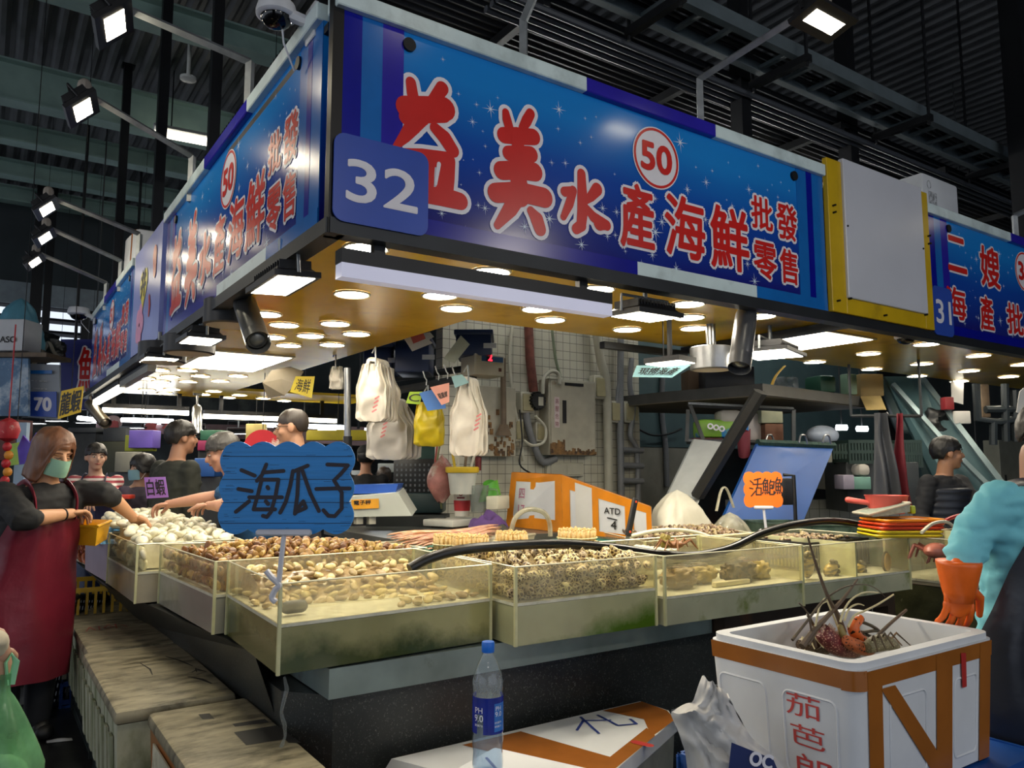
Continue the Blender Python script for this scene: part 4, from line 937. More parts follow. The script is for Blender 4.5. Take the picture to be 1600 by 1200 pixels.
# razor clam bundles
rz_m = mat('razor_shell', 'c3a468', .35, 0, .18, 30, 0, 'e0cf9a', (.55, .7), stretch=(1, 1, 3))
raz = None
def bundle(c, n, r, label):
    global raz
    t = thing('razor_clam_bundle', label, 'razor clams', c, 0, 'razor clam bundles')
    if raz is None:
        m = MB(); m.tube([(0, 0, 0), (0, 0, .04), (0, 0, .088)], [.0095, .0105, .0095], 8, True, False, .7); m.ell((0, 0, .09), (.008, .006, .009), 8, 5)
        raz = m.mesh('razor_clam'); raz.polygons.foreach_set('use_smooth', [True] * len(raz.polygons)); raz.materials.append(rz_m)
    k = 0
    for ring in range(5):
        cnt = 1 if ring == 0 else 6 * ring
        for j in range(cnt):
            if k >= n: break
            a = 2 * PI * j / cnt + ring * .3; rr = r * ring / 4
            o = bpy.data.objects.new('razor_clam', raz); col.objects.link(o); o.parent = t
            o.location = (rr * math.cos(a), rr * math.sin(a), R.uniform(-.002, .008)); o.rotation_euler = (R.uniform(-.08, .08), R.uniform(-.08, .08), R.uniform(0, 6)); k += 1
    m = MB(t); m.tube([(1.14 * r * math.cos(2 * PI * i / 28), 1.14 * r * math.sin(2 * PI * i / 28), .05) for i in range(28)], .004, 5, closed=True); m.build('band', mat('pale_band', 'd8cc9c', .4), t)
for p, l in (((2.06, 3.58, 1.055), 'leftmost bundle of razor clams, at the back edge of the green tray'), ((2.11, 3.47, 1.055), 'nearest bundle of razor clams at the front of the green tray'), ((2.42, 3.55, 1.055), 'middle bundle of razor clams on the green tray'), ((2.84, 3.5, 1.055), 'rightmost bundle of razor clams by the clear bent tube')):
    bundle(p, 61, .085 if l[0] != 'r' else .1, l)
# pink ribbon fish
tray([(1.80, 3.60), (2.10, 3.74), (3.12, 4.32), (1.95, 4.34)], .99, 1.05, mat('pale_tray', 'b9b49a', .35, 0, .1, 6), 'fish_tray', 'pale tray holding long pink squid strips', 'tray')
fish_m = mat('pink_squid', 'c08c70', .3, 0, .3, 18, 0, 'dcc4aa', (.5, .7), rnd=.25, stretch=(1, 6, 6))
fm = MB(); fm.tube([V((-.45 + .9 * i / 9, .02 * math.sin(i * .8), .006 * math.sin(i))) for i in range(10)], [.004, .012, .018, .021, .022, .022, .021, .019, .014, .004], 10, True, False, .5)
me_f = fm.mesh('squid'); me_f.polygons.foreach_set('use_smooth', [True] * len(me_f.polygons)); me_f.materials.append(fish_m)
for i in range(24):
    k = i / 23; a = V((1.95, 3.66, 0)).lerp(V((2.02, 4.30, 0)), k); b = V((2.65, 4.10, 0)).lerp(V((2.90, 4.36, 0)), k); c = (a + b) / 2
    put(me_f, 'squid', (c.x, c.y, 1.066 + .018 * (i % 3) + .02 * math.sin(PI * k)), (0, R.uniform(-.03, .03), math.atan2(b.y - a.y, b.x - a.x) + R.uniform(-.05, .05)), .95, 'long pink squid strip lying in the pale tray', 'squid', 'pink squid strips in the pale tray')
# black hose
hz = [(640, 889, 1.112), (672, 872, 1.13), (722, 859, 1.15), (800, 852, 1.16), (880, 850, 1.16), (960, 856, 1.145), (1030, 866, 1.115), (1085, 868, 1.11), (1140, 857, 1.115), (1190, 834, 1.14), (1240, 820, 1.165), (1290, 814, 1.18), (1335, 818, 1.165), (1362, 829, 1.125), (1373, 838, 1.09)]
hp = []
for i, (a, b, z) in enumerate(hz): hp.append(P(a, b, y=2.88 + .0 * i) if i < 12 else P(a, b, y=2.86))
def smooth_path(p, n=6):
    o = []
    for i in range(len(p) - 1):
        p0 = p[max(i - 1, 0)]; p1 = p[i]; p2 = p[i + 1]; p3 = p[min(i + 2, len(p) - 1)]
        for k in range(n):
            t = k / n; o.append(.5 * ((2 * p1) + (p2 - p0) * t + (2 * p0 - 5 * p1 + 4 * p2 - p3) * t * t + (3 * p1 - p0 - 3 * p2 + p3) * t ** 3))
    return o + [p[-1]]
hose_m = mat('black_hose', '0a0b0d', .3, 0, .1, 10)
m = MB(); m.tube(smooth_path(hp), .022, 16); m.build('hose', hose_m, None, 60, label='glossy black hose arching over the tanks', cat='hose')
m = MB(); pp = smooth_path([P(x, y, y=4.15) for x, y in ((798, 832), (806, 808), (825, 796), (848, 800), (858, 815), (860, 838))]); m.tube(pp, .016, 10); m.build('clear_tube', clear('clear_hose', 'e6e4d0', .45, 'd8d4c0', .1), None, 60, label='clear bent plastic tube hooped in front of the taped foam box', cat='tube')
m = MB(); pp = smooth_path([P(x, y, y=3.35) for x, y in ((985, 838), (1020, 830), (1060, 828), (1095, 834), (1125, 846))]); m.tube(pp, .012, 10); m.build('white_tube', mat('white_hose', 'd6d0b8', .35), None, 60, label='thin white hose lying across the small grey clams', cat='hose')
# knife standing in the tank
t = thing('knife', 'black handled knife with orange dots standing upright behind the hose', 'knife', P(985, 848, y=3.34))
a = P(993, 778, y=3.34); b = P(981, 838, y=3.34)
m = MB(); d = b - a; m.box((a + b) / 2, (.036, .022, d.length), bev=.007, ry=math.atan2(d.x, -d.z) * -1 + 0); m.build('handle', mat('knife_black', '15161a', .45), t)
m = MB()
for k in (.1, .88):
    c = a + d * k; m.cyl(c + V((0, -.0125, 0)), c + V((0, -.009, 0)), .007, n=14)
m.build('orange_dots', mat('orange_plastic', 'e8532a', .4), t)
m = MB(); c = b + d.normalized() * .05; m.box(c, (.03, .003, .12), ry=math.atan2(d.x, -d.z) * -1); m.build('blade', steel_m, t, 0)

# ---------------------------------------------------------------- foam boxes in front of the counter
dirty = mat('stained_foam', 'c2bda6', .6, 0, .2, 7, .15, '6e6848', (.5, .72))
dirty_top = mat('stained_lid', '8e866e', .55, 0, .25, 7, .12, '3a3624', (.47, .68), stretch=(1, 2.6, 1))
green_side = mat('mossy_foam', 'a9aa94', .65, 0, .25, 6, .15, '67704a', (.42, .65), stretch=(1, 6, .5))
old_tape = mat('orange_brown_tape', '9a5a26', .3, 0, .15, 8)
blue_m = mat('blue_plastic', '1b4f9c', .4, 0, .12, 4)
dk_crate = mat('dark_green_crate', '16201e', .5, 0, .2, 6)
red_pen = mat('red_marker', 'a04038', .5); blk_pen = mat('black_marker', '23221f', .5); blu_pen = mat('blue_marker', '2c3f8c', .5)
def crate(x0, x1, y0, y1, z0, z1, mt, label, name='crate'):
    t = thing(name, label, 'crate', ((x0 + x1) / 2, (y0 + y1) / 2, z0)); k = .025
    m = MB(); m.bx(x0, x1, y0, y1, z0, z0 + .015)
    for z in (z0 + .02, z1 - .03): m.bx(x0, x1, y0, y0 + .012, z, z + .03); m.bx(x0, x1, y1 - .012, y1, z, z + .03); m.bx(x0, x0 + .012, y0, y1, z, z + .03); m.bx(x1 - .012, x1, y0, y1, z, z + .03)
    m.build('frame', mt, t, 0); m = MB()
    n = max(3, int((x1 - x0) / .05)); 
    for i in range(n + 1):
        x = x0 + (x1 - x0) * i / n; m.bx(x - .008, x + .008, y0 + .002, y0 + .009, z0, z1 - .01); m.bx(x - .008, x + .008, y1 - .009, y1 - .002, z0, z1 - .01)
    n = max(3, int((y1 - y0) / .05))
    for i in range(n + 1):
        y = y0 + (y1 - y0) * i / n; m.bx(x0 + .002, x0 + .009, y - .008, y + .008, z0, z1 - .01); m.bx(x1 - .009, x1 - .002, y - .008, y + .008, z0, z1 - .01)
    m.build('lattice', mt, t, 0); return t
def lidbox(x0, x1, y0, y1, z0, z1, label, side, top, lid_h=.055, tape=None):
    t = thing('foam_box', label, 'foam box', ((x0 + x1) / 2, (y0 + y1) / 2, z0), 0)
    m = MB(); a, b = .012, .03
    m.hexa([(x0 + b, y0 + b, z0), (x1 - b, y0 + b, z0), (x1 - b, y1 - b, z0), (x0 + b, y1 - b, z0)], [(x0 + a, y0 + a, z1 - lid_h), (x1 - a, y0 + a, z1 - lid_h), (x1 - a, y1 - a, z1 - lid_h), (x0 + a, y1 - a, z1 - lid_h)])
    n = int((y1 - y0) / .14)
    for i in range(n): y = y0 + .1 + i * .14; m.hexa([(x0 + b - .012, y, z0 + .02), (x0 + b, y, z0 + .02), (x0 + b, y + .07, z0 + .02), (x0 + b - .012, y + .07, z0 + .02)], [(x0 + a - .01, y, z1 - .12), (x0 + a, y, z1 - .12), (x0 + a, y + .07, z1 - .12), (x0 + a - .01, y + .07, z1 - .12)])
    m.build('body', side, t, 0)
    m = MB(); m.box(((x0 + x1) / 2, (y0 + y1) / 2, z1 - lid_h / 2), (x1 - x0, y1 - y0, lid_h), bev=.018); m.build('lid', top, t)
    return t
crate(.5, .88, 5.75, 6.25, 0, .16, blue_m, 'blue crate under the farthest stained foam box', 'plastic_crate')
crate(.56, .94, 4.7, 5.7, 0, .15, dk_crate, 'dark green crate under the middle stained foam box', 'plastic_crate')
crate(.56, .94, 3.55, 4.55, 0, .15, dk_crate, 'dark green crate under the stained box with the long curved scratches', 'plastic_crate')
crate(.64, .97, 2.5, 3.4, 0, .13, dk_crate, 'dark green crate under the nearest left foam box', 'plastic_crate')
tA = lidbox(.46, .90, 5.79, 6.3, .16, .55, 'farthest stained foam box, brown tape on its end', dirty, dirty_top)
m = MB()
m.bx(.455, .462, 5.80, 6.25, .3, .47); m.bx(.462, .48, 5.776, 5.782, .2, .47); m.build('brown_tape', old_tape, tA, 0)
tB = lidbox(.51, .955, 4.65, 5.77, .15, .555, 'stained foam box with red pen scribble on its lid', green_side, dirty_top)
T = plane((.56, 5.05, .5565), (0, 1, 0), (-1, 0, 0)); m = MB()
T = plane((.56, 5.2, .5565), (1, 0, 0), (0, 1, 0))
for s in ([(0, 0), (.03, .12)], [(.03, .12), (.05, .01)], [(.07, .0), (.08, .13)], [(.1, .06), (.13, .14), (.15, .06), (.11, .02), (.1, .06)], [(.17, .14), (.16, .0)], [(.2, .1), (.22, .02)]): stroke(m, s, .0035, T, 0)
m.build('red_scribble', red_pen, tB, 0)
tC = lidbox(.49, .955, 3.47, 4.64, .15, .55, 'stained foam box with long curved scratches on its lid', green_side, dirty_top)
m = MB(); T = plane((0, 0, .5512), (1, 0, 0), (0, 1, 0))
stroke(m, [(.83, 4.33), (.87, 4.2), (.90, 4.05)], [.002, .006, .003], T); stroke(m, [(.84, 3.86), (.88, 3.78), (.90, 3.68)], [.003, .009, .004], T); stroke(m, [(.7, 4.25), (.72, 4.1), (.71, 3.98)], [.002, .004, .002], T)
for k in range(3): stroke(m, [(.85 + .02 * k, 3.92), (.9, 3.95 + .02 * k), (.93, 3.9), (.88, 3.87)], .002, T)
m.build('black_scratches', blk_pen, tC, 0)
tD = lidbox(.60, .985, 2.45, 3.43, .13, .54, 'nearest left foam box with black blotches and a printed patch on its lid', old_tape, dirty_top)
T = plane((0, 0, .5412), (1, 0, 0), (0, 1, 0))
for x0, y0, x1, y1 in ((.76, 3.22, .80, 3.29), (.84, 3.06, .96, 3.10), (.82, 2.84, .98, 3.0), (.95, 2.78, .985, 2.83)): m = MB(); m.add([T @ V(p) for p in ((x0, y0, 0), (x1, y0 - .02, 0), (x1, y1 - .01, 0), (x0, y1, 0))], [(0, 1, 2, 3)]); m.build('black_blotch', blk_pen, tD, 0)
m = MB(); m.bx(.602, .608, 2.9, 3.3, .2, .46); m.build('pale_patch', dirty, tD, 0)
# black crate lid leaning by the masked woman
t = thing('crate_lid', 'dark green latticed crate lid standing upright beside the stained boxes', 'crate', (.42, 5.4, 0)); 
a = P(52, 1112, d=4.75); b = P(78, 935, d=4.75); c = P(160, 935, d=5.6); d = P(150, 1100, d=5.6)
M = plane(a, (c - b), (b - a)); W_ = (c - b).length; H_ = (b - a).length
m = MB(); m.tube([M @ V((x, y, 0)) for x, y in rrect(0, 0, W_, H_, .06)], .022, 8, closed=True); m.build('rim', dk_crate, t)
m = MB()
for i in range(1, 18): m.tube([M @ V((W_ * i / 18, .01, 0)), M @ V((W_ * i / 18, H_ - .01, 0))], .011, 4)
for i in range(1, 14): m.tube([M @ V((.01, H_ * i / 14, 0)), M @ V((W_ - .01, H_ * i / 14, 0))], .011, 4)
m.build('lattice', bk, t, 0)
m = MB(); m.box(P(108, 912, d=5.2), (.5, .4, .2), .1, .02); p = P(108, 912, d=5.2)
crate(p.x - .2, p.x + .35, p.y - .1, p.y + .5, .45, .72, mat('yellow_crate', 'c09a1c', .45), 'yellow crate low behind the masked woman under the counter', 'plastic_crate'); m = MB()
crate(p.x - .25, p.x + .38, p.y - .15, p.y + .55, 0, .44, bk, 'black crate carrying the yellow crate behind the masked woman', 'plastic_crate')
# litter
m = MB(); p = P(80, 1160, z=.004); m.grid(lambda u, v: V((p.x - .02 + .12 * u, p.y + .05 * v - .03 * u, .004 + .012 * math.sin(3.1 * u) * math.sin(3 * v))), 8, 5); m.build('litter', mat('white_scrap', 'bfc2c4', .6), None, label='white scrap of wet paper on the dark floor', cat='litter')

# ---- centre boxes and bottle
q = [V((2.62, 2.76, 0)), V((1.30, 2.76, 0)), V((1.52, 2.26, 0)), V((1.85, 2.14, 0)), V((2.55, 2.47, 0)), V((2.63, 2.58, 0))]
t = thing('foam_box', 'foam box with orange brown taped lid and blue pen marks, tucked against the counter', 'foam box', (2.1, 2.5, 0))
up = lambda P_, z: [V((p[0], p[1], z)) for p in P_]
qi = [p.lerp(V((2.1, 2.5, 0)), .04) for p in q]
m = MB(); m.hexa(up([p.lerp(V((2.1, 2.5, 0)), .1) for p in q], 0), up(qi, .37)); m.build('body', dirty, t, 0)
m = MB(); m.hexa(up(q, .37), up(qi, .42)); m.build('lid', foam_m, t, 0)
m = MB(); T = plane((0, 0, .4215), (1, 0, 0), (0, 1, 0))
def band(m, pts, T, z=0): m.add([T @ V((a, b, z)) for a, b in pts], [tuple(range(len(pts)))])
band(m, [(2.36, 2.74), (2.60, 2.74), (2.60, 2.58), (2.54, 2.47), (2.30, 2.37), (2.43, 2.55)], T); band(m, [(1.80, 2.20), (1.86, 2.16), (2.32, 2.37), (2.36, 2.46)], T, .0003); band(m, [(1.62, 2.72), (1.9, 2.72), (2.02, 2.28), (1.84, 2.19)], T, .0006)
m.build('tape', tape_m, t, 0)
m = MB(); stroke(m, [(2.1, 2.6), (2.2, 2.68), (2.3, 2.62)], .006, T); stroke(m, [(2.22, 2.72), (2.15, 2.52)], .006, T); stroke(m, [(2.3, 2.7), (2.28, 2.55), (2.36, 2.52), (2.38, 2.58)], .006, T); stroke(m, [(1.5, 2.5), (1.6, 2.4)], .006, T); m.build('blue_pen_marks', blu_pen, t, 0)
m = MB(); stroke(m, [(2.2, 2.36), (2.22, 2.3)], .018, T, .001); m.build('red_tape', mat('red_tape', 'b0302c', .4), t, 0)
q0 = P(762, 1205, z=.60)
t = thing('foam_box', 'foam box low in front carrying the water bottle', 'foam box', (q0.x - .05, q0.y - .12, 0))
m = MB(t); m.box((0, 0, .28), (.55, .36, .56), .42, .015); m.build('body', dirty, t); m = MB(t); m.box((0, 0, .57), (.57, .38, .06), .42, .015); m.build('lid', foam_m, t)
T = WM[t.name] @ Mx.Rotation(.42, 4, 'Z') @ Mx.Translation((0, 0, .6008)); m = MB(); stroke(m, [(-.2, .1), (-.1, .16), (-.06, .05)], .005, T); stroke(m, [(.1, .05), (.18, .15)], .005, T); m.build('blue_pen_marks', blu_pen, t, 0)
# the bottle
bx_, by_, bz = q0.x, q0.y, .60
t = thing('water_bottle', 'clear plastic water bottle with blue cap and navy PH 9.0 label', 'bottle', (bx_, by_, bz))
pet = clear('clear_plastic_bottle', 'eef4fa', .12, 'd8e4f0', .04, 2.2, .05)
pr = [(.0, .006), (.036, 0), (.0455, .008), (.0465, .03), (.0445, .06), (.0465, .085), (.0465, .105), (.045, .112), (.0465, .12), (.0465, .225), (.045, .232), (.0468, .24), (.0462, .265), (.041, .285), (.030, .312), (.0185, .335), (.0165, .343), (.0165, .362)]
m = MB(t); m.lathe(pr, n=36, caps=False); m.build('bottle_body', pet, t)
m = MB(t); m.lathe([(.0, .008), (.043, .01), (.0435, .06), (.0435, .215), (.0, .215)], n=30, caps=False); m.build('water', clear('bottle_water', 'e4edf6', .03, 'c8d4e0', .02, .8), t)
m = MB(t); m.lathe([(.0185, .345), (.0195, .347), (.0195, .372), (.018, .376), (.0, .377)], n=28, caps=False); m.build('cap', mat('blue_cap', '1e6fd8', .35), t)
lb_ = mat('navy_label', '1b2a86', .25, 0, .2, 12)
def wrap(m, z0, z1, a0, a1, r, n=16): m.grid(lambda u, v: V((r * math.cos(a0 + (a1 - a0) * u), r * math.sin(a0 + (a1 - a0) * u), z0 + (z1 - z0) * v)), n, 2)
fa = math.atan2(-by_, -bx_)                                  # the side the aisle sees
m = MB(t); wrap(m, .118, .222, fa - 2.3, fa - .75 + 0, .0472); wrap(m, .118, .222, fa - .1 - .2, fa + 2.2, .0472); wrap(m, .175, .222, fa - .8, fa - .2, .0472); la = m.build('label', lb_, t)
m = MB(t); wrap(m, .125, .205, fa + .42, fa + 1.3, .0475); m.build('label_panel', mat('label_blue', '2f6fc0', .3), la)
def wraptext(m, s, a, z, wd, h, r=.0478):
    vs, fs = glyph(s); x0 = min(v[0] for v in vs); x1 = max(v[0] for v in vs); y0 = min(v[1] for v in vs); y1 = max(v[1] for v in vs)
    m.add([V((r * math.cos(a + ((v[0] - x0) / (x1 - x0) - .5) * wd / r), r * math.sin(a + ((v[0] - x0) / (x1 - x0) - .5) * wd / r), z + (v[1] - y0) / (y1 - y0) * h)) for v in vs], fs)
m = MB(t); wraptext(m, 'PH', fa - .62, .178, .026, .016); wraptext(m, '9.0', fa - .62, .154, .030, .019); wraptext(m, '鹼性離子水', fa - .62, .140, .028, .007)
wraptext(m, 'PH', fa + .72, .185, .02, .012, .048); wraptext(m, '9.0', fa + .72, .168, .024, .014, .048); wraptext(m, '鹼性離子水', fa + .72, .148, .026, .006, .048); wraptext(m, '鹼性離子水', fa + .72, .137, .026, .006, .048); m.build('label_print', whi_m, la, 0)

# ---- lobster box on its blue bin
LX0, LX1, LY0, LY1, LZ0, LZ1 = 2.035, 2.845, 1.29, 1.83, .56, .955
t = thing('foam_box', 'large open white foam box of lobsters with brown tape and red pen writing', 'foam box', ((LX0 + LX1) / 2, (LY0 + LY1) / 2, LZ0))
fl_ = .016; th = .045
def ring_(z, o): return [V((LX0 - o, LY0 - o, z)), V((LX1 + o, LY0 - o, z)), V((LX1 + o, LY1 + o, z)), V((LX0 - o, LY1 + o, z))]
def rr_(z, o, r=.05): return [V((p[0], p[1], z)) for p in rrect(LX0 - o, LY0 - o, LX1 + o, LY1 + o, r)]
m = MB(); rs = [rr_(LZ0, -.02), rr_(LZ1 - .02, 0), rr_(LZ1 - .02, -.008), rr_(LZ1, -.008), rr_(LZ1, -th, .03), rr_(LZ0 + .06, -th - .03, .03)]
n = len(rs[0]); vs = [p for r in rs for p in r]
m.add(vs, [tuple(reversed(range(n))), tuple(range((len(rs) - 1) * n, len(rs) * n))] + [(i * n + j, i * n + (j + 1) % n, (i + 1) * n + (j + 1) % n, (i + 1) * n + j) for i in range(len(rs) - 1) for j in range(n)])
m.build('box', foam_m, t, 50)
def wallpt(side, u, v, off=.002):
    """u along the wall, v up the wall, on the sloped outer side"""
    o = -.02 + .02 * v; z = LZ0 + (LZ1 - .02 - LZ0) * v
    if side == 'x': return V((LX0 - o - off, LY1 + o - (LY1 - LY0 + 2 * o) * u, z))   # the end facing the left aisle
    return V((LX0 - o + (LX1 - LX0 + 2 * o) * u, LY0 - o - off, z))
m = MB(); m.grid(lambda u, v: wallpt('x', .04 + .9 * u, .86 + .14 * v), 6, 2); m.grid(lambda u, v: wallpt('y', .04 + .92 * u, .86 + .13 * v), 8, 2)
for a, b in ((.06, .15), (.52, .64), (.86, .95)): m.grid(lambda u, v: wallpt('y', a + (b - a) * u, v * .98, .003), 2, 4)
for (p, q_) in (((.14, .84), (.56, .02)),): m.add([wallpt('y', p[0], p[1], .004), wallpt('y', p[0] + .09, p[1], .004), wallpt('y', q_[0] + .06, q_[1], .004), wallpt('y', q_[0] - .05, q_[1], .004)], [(0, 1, 2, 3)])
m.grid(lambda u, v: V((LX0 - .003 + .05 * (1 - math.cos(u * PI / 2)) - .001, LY0 - .003 + .05 * (1 - math.sin(u * PI / 2)), LZ1 - .075 + .055 * v)) , 7, 2)
m.build('brown_tape', tape_m, t, 30)
m = MB(); m.add([wallpt('y', .70, .95, .005), wallpt('y', .74, .94, .005), wallpt('y', .745, .66, .006), wallpt('y', .71, .66, .006)], [(0, 1, 2, 3)]); m.build('red_tape', MC['red_tape'], t, 0)
for s, u0, u1, v0, v1 in (('x', .08, .42, .12, .74), ('x', .54, .88, .1, .74), ('y', .2, .45, .1, .74), ('y', .66, .84, .1, .74)):
    m = MB(); m.tube([wallpt(s, u0 + (u1 - u0) * x, v0 + (v1 - v0) * y, .0) for x, y in rrect(0, 0, 1, 1, .12)], .004, 5, closed=True); m.build('moulded_panel', foam_m, t)
m = MB(); mk = mat('red_pen_writing', 'c0403c', .5)
def walltext(m, s, u0, v0, u1, v1):
    vs, fs = glyph(s); x0 = min(v[0] for v in vs); x1 = max(v[0] for v in vs); y0 = min(v[1] for v in vs); y1 = max(v[1] for v in vs)
    m.add([wallpt('x', u0 + (u1 - u0) * (v[0] - x0) / (x1 - x0), v0 + (v1 - v0) * (v[1] - y0) / (y1 - y0), .0025) for v in vs], fs)
walltext(m, '茄', .56, .56, .78, .74); walltext(m, '芭', .58, .34, .80, .50); walltext(m, '郎', .6, .04, .84, .28); m.build('red_writing', mk, t, 0)
crate(1.98, 3.0, 1.235, 1.92, .1, .555, blue_m, 'blue plastic bin under the lobster box', 'plastic_bin')
m = MB(); m.bx(1.985, 2.995, 1.24, 1.915, .12, .55); m.build('bin_shell', blue_m, bpy.data.objects['plastic_bin'], 0)
lob_d = mat('lobster_olive', '4e4230', .4, 0, .3, 30, 0, '8a6a48', (.55, .7)); lob_o = mat('lobster_orange', 'd9682c', .35, 0, .15, 20, 0, '15100e', (.24, .27), vor=48)
lob_r = mat('lobster_maroon', '6e2a30', .4, 0, .4, 40, 0, 'c89a84', (.20, .26), vor=110); lob_c = mat('antenna_cream', 'c8bd92', .4); lob_b = mat('antenna_brown', '5a4a3a', .45, 0, .2, 20)
def pth(l, yy, dz=0): return smooth_path([P(a, b, y=yy) for a, b in l], 5)
t = thing('lobster', 'spiny lobster with spotted orange tail curling up in the open foam box', 'lobster', P(1345, 1010, y=1.5))
m = MB(); m.tube(pth([(1345, 966), (1336, 974), (1334, 985), (1342, 998), (1356, 1006)], 1.58), [.014] * 3 + [.018] * 5 + [.02] * 5 + [.02] * 5 + [.016] * 3, 12); m.build('tail', lob_o, t)
m = MB(); c = P(1352, 996, y=1.60); m.ell(c, (.04, .03, .012), 12, 6, Mx.Rotation(.5, 4, 'X')); m.ell(c + V((.02, 0, -.008)), (.03, .035, .01), 12, 6); m.build('tail_fan', mat('zebra_fan', 'd8d4b8', .4, 0, .1, 10, 0, '141210', (.46, .5), stretch=(6, 1, 1)), t)
m = MB(); m.tube(pth([(1322, 1000), (1334, 1008), (1350, 1014), (1362, 1016)], 1.55), [.010 + .014 * math.sin(PI * (.15 + .75 * i / 15)) for i in range(16)], 12); m.build('carapace', mat('lobster_mottled', 'b8643c', .4, 0, .3, 30, 0, '3a1c18', (.22, .28), vor=90), t)
for l, r0, r1, mt in (([(1353, 1014), (1365, 1000), (1390, 975), (1416, 953)], .008, .005, lob_b), ([(1325, 980), (1335, 962), (1350, 955), (1372, 944), (1396, 929)], .004, .003, lob_c), ([(1313, 972), (1318, 955), (1330, 937), (1350, 926), (1372, 926)], .004, .0025, lob_c), ([(1319, 970), (1327, 951), (1340, 944), (1350, 946)], .004, .002, lob_c)):
    pp = pth(l, 1.56); m = MB(); m.tube(pp, [r0 + (r1 - r0) * i / (len(pp) - 1) for i in range(len(pp))], 7); m.build('antenna', mt, t)
for l in ([(1345, 971), (1362, 978), (1374, 987), (1386, 1006)], [(1346, 988), (1372, 986), (1380, 995), (1392, 1008)], [(1340, 1000), (1352, 1002), (1360, 1012)]):
    pp = pth(l, 1.6); m = MB(); m.tube(pp, .006, 7); m.build('leg', lob_d, t)
t = thing('lobster', 'dark maroon spiny lobster with thick upright antennae in the open foam box', 'lobster', P(1300, 1005, y=1.55))
cpt = pth([(1284, 985), (1296, 1000), (1312, 1011), (1338, 1018)], 1.6); crd = [.014 + .020 * math.sin(PI * (.2 + .7 * i / 15)) for i in range(16)]
m = MB(); m.tube(cpt, crd, 14); m.build('carapace', lob_r, t)
m = MB()
for i in range(110):
    k = R.randrange(1, 15); a = R.uniform(0, 6.28); c = cpt[k] + V((math.cos(a) * .8, math.sin(a) * .5, abs(math.sin(a)))).normalized() * crd[k] * .95; e = c + (c - cpt[k]).normalized() * .012 + (cpt[k - 1] - cpt[k]) * .3; m.tube([c, e], [.0036, .0006], 5)
m.build('spines', mat('spine_cream', 'b89a84', .4), t)
m = MB(); m.cap([P(1313, 980, y=1.58), P(1321, 1004, y=1.57)], [.010, .015], 12); m.build('antenna_base', mat('lobster_tan', '8a7a44', .4, 0, .2, 30), t)
for l, r0, r1, mt in (([(1318, 988), (1313, 972), (1304, 951), (1293, 931), (1275, 882), (1262, 838)], .011, .003, lob_b), ([(1253, 1010), (1272, 985), (1300, 955), (1322, 930), (1340, 905)], .012, .003, lob_b), ([(1262, 1008), (1276, 985), (1296, 962), (1325, 927)], .008, .002, lob_d),
                      ([(1238, 1000), (1260, 972), (1285, 940), (1310, 922), (1332, 914), (1355, 914), (1372, 922), (1385, 935)], .005, .001, lob_d), ([(1275, 1010), (1268, 985), (1262, 958), (1248, 942)], .005, .002, lob_b), ([(1318, 1000), (1297, 950), (1290, 935), (1284, 941)], .004, .0015, lob_c), ([(1273, 985), (1278, 958), (1283, 945), (1292, 940)], .004, .0015, lob_c)):
    pp = pth(l, 1.6); m = MB(); m.tube(pp, [r0 + (r1 - r0) * i / (len(pp) - 1) for i in range(len(pp))], 7); m.build('antenna', mt, t)
for l in ([(1280, 990), (1270, 975), (1262, 960)], [(1290, 985), (1282, 970), (1286, 1000)], [(1282, 1005), (1290, 1008), (1276, 1018)]):
    pp = pth(l, 1.62); m = MB(); m.tube(pp, .0055, 7); m.build('leg', lob_d, t)
t = thing('lobster', 'olive grey lobster lying low at the right of the open foam box', 'lobster', P(1375, 1010, y=1.5)); cp3 = pth([(1355, 1012), (1368, 1006), (1384, 1004), (1400, 1010)], 1.52)
m = MB(); m.tube(cp3, [.010 + .018 * math.sin(PI * (.15 + .75 * i / 15)) for i in range(16)], 12); m.build('carapace', mat('lobster_grey_olive', '7a7458', .45, 0, .3, 40, 0, 'b8b090', (.22, .28), vor=120), t)
for i in range(5):
    a = cp3[3 + 2 * i]; m = MB(); m.tube([a, a + V((.01 * (i - 2), -.02, .035)), a + V((.025 * (i - 2), -.05, -.005))], [.005, .0045, .002], 6); m.build('leg', lob_d, t)
t = thing('lobster', 'brown lobster with splayed pale legs at the left of the open foam box', 'lobster', P(1270, 1010, y=1.6)); cp3 = pth([(1250, 1008), (1264, 1006), (1276, 1010), (1292, 1016)], 1.66)
m = MB(); m.tube(cp3, [.010 + .016 * math.sin(PI * (.15 + .75 * i / 15)) for i in range(16)], 12); m.build('carapace', mat('lobster_brown', '5a4434', .45, 0, .3, 40, 0, 'a8987a', (.22, .28), vor=120), t)
for i in range(6):
    a = cp3[2 + 2 * i]; m = MB(); m.tube([a, a + V((.012 * (i - 2.5), -.02, .03)), a + V((.03 * (i - 2.5), -.06, .0))], [.0045, .004, .002], 6); m.build('leg', lob_c, t)
fill('ice_bed', [(2.09, 1.35), (2.79, 1.35), (2.79, 1.78), (2.09, 1.78)], .62, lambda u, v: .80 + .03 * math.sin(u * 7 + v * 5), mat('wet_shell_bed', '8a8672', .4, 0, .35, 30, .3, '3a382c', (.5, .6)), 'grey lobster bodies bedded at the bottom of the open foam box', 'lobsters')
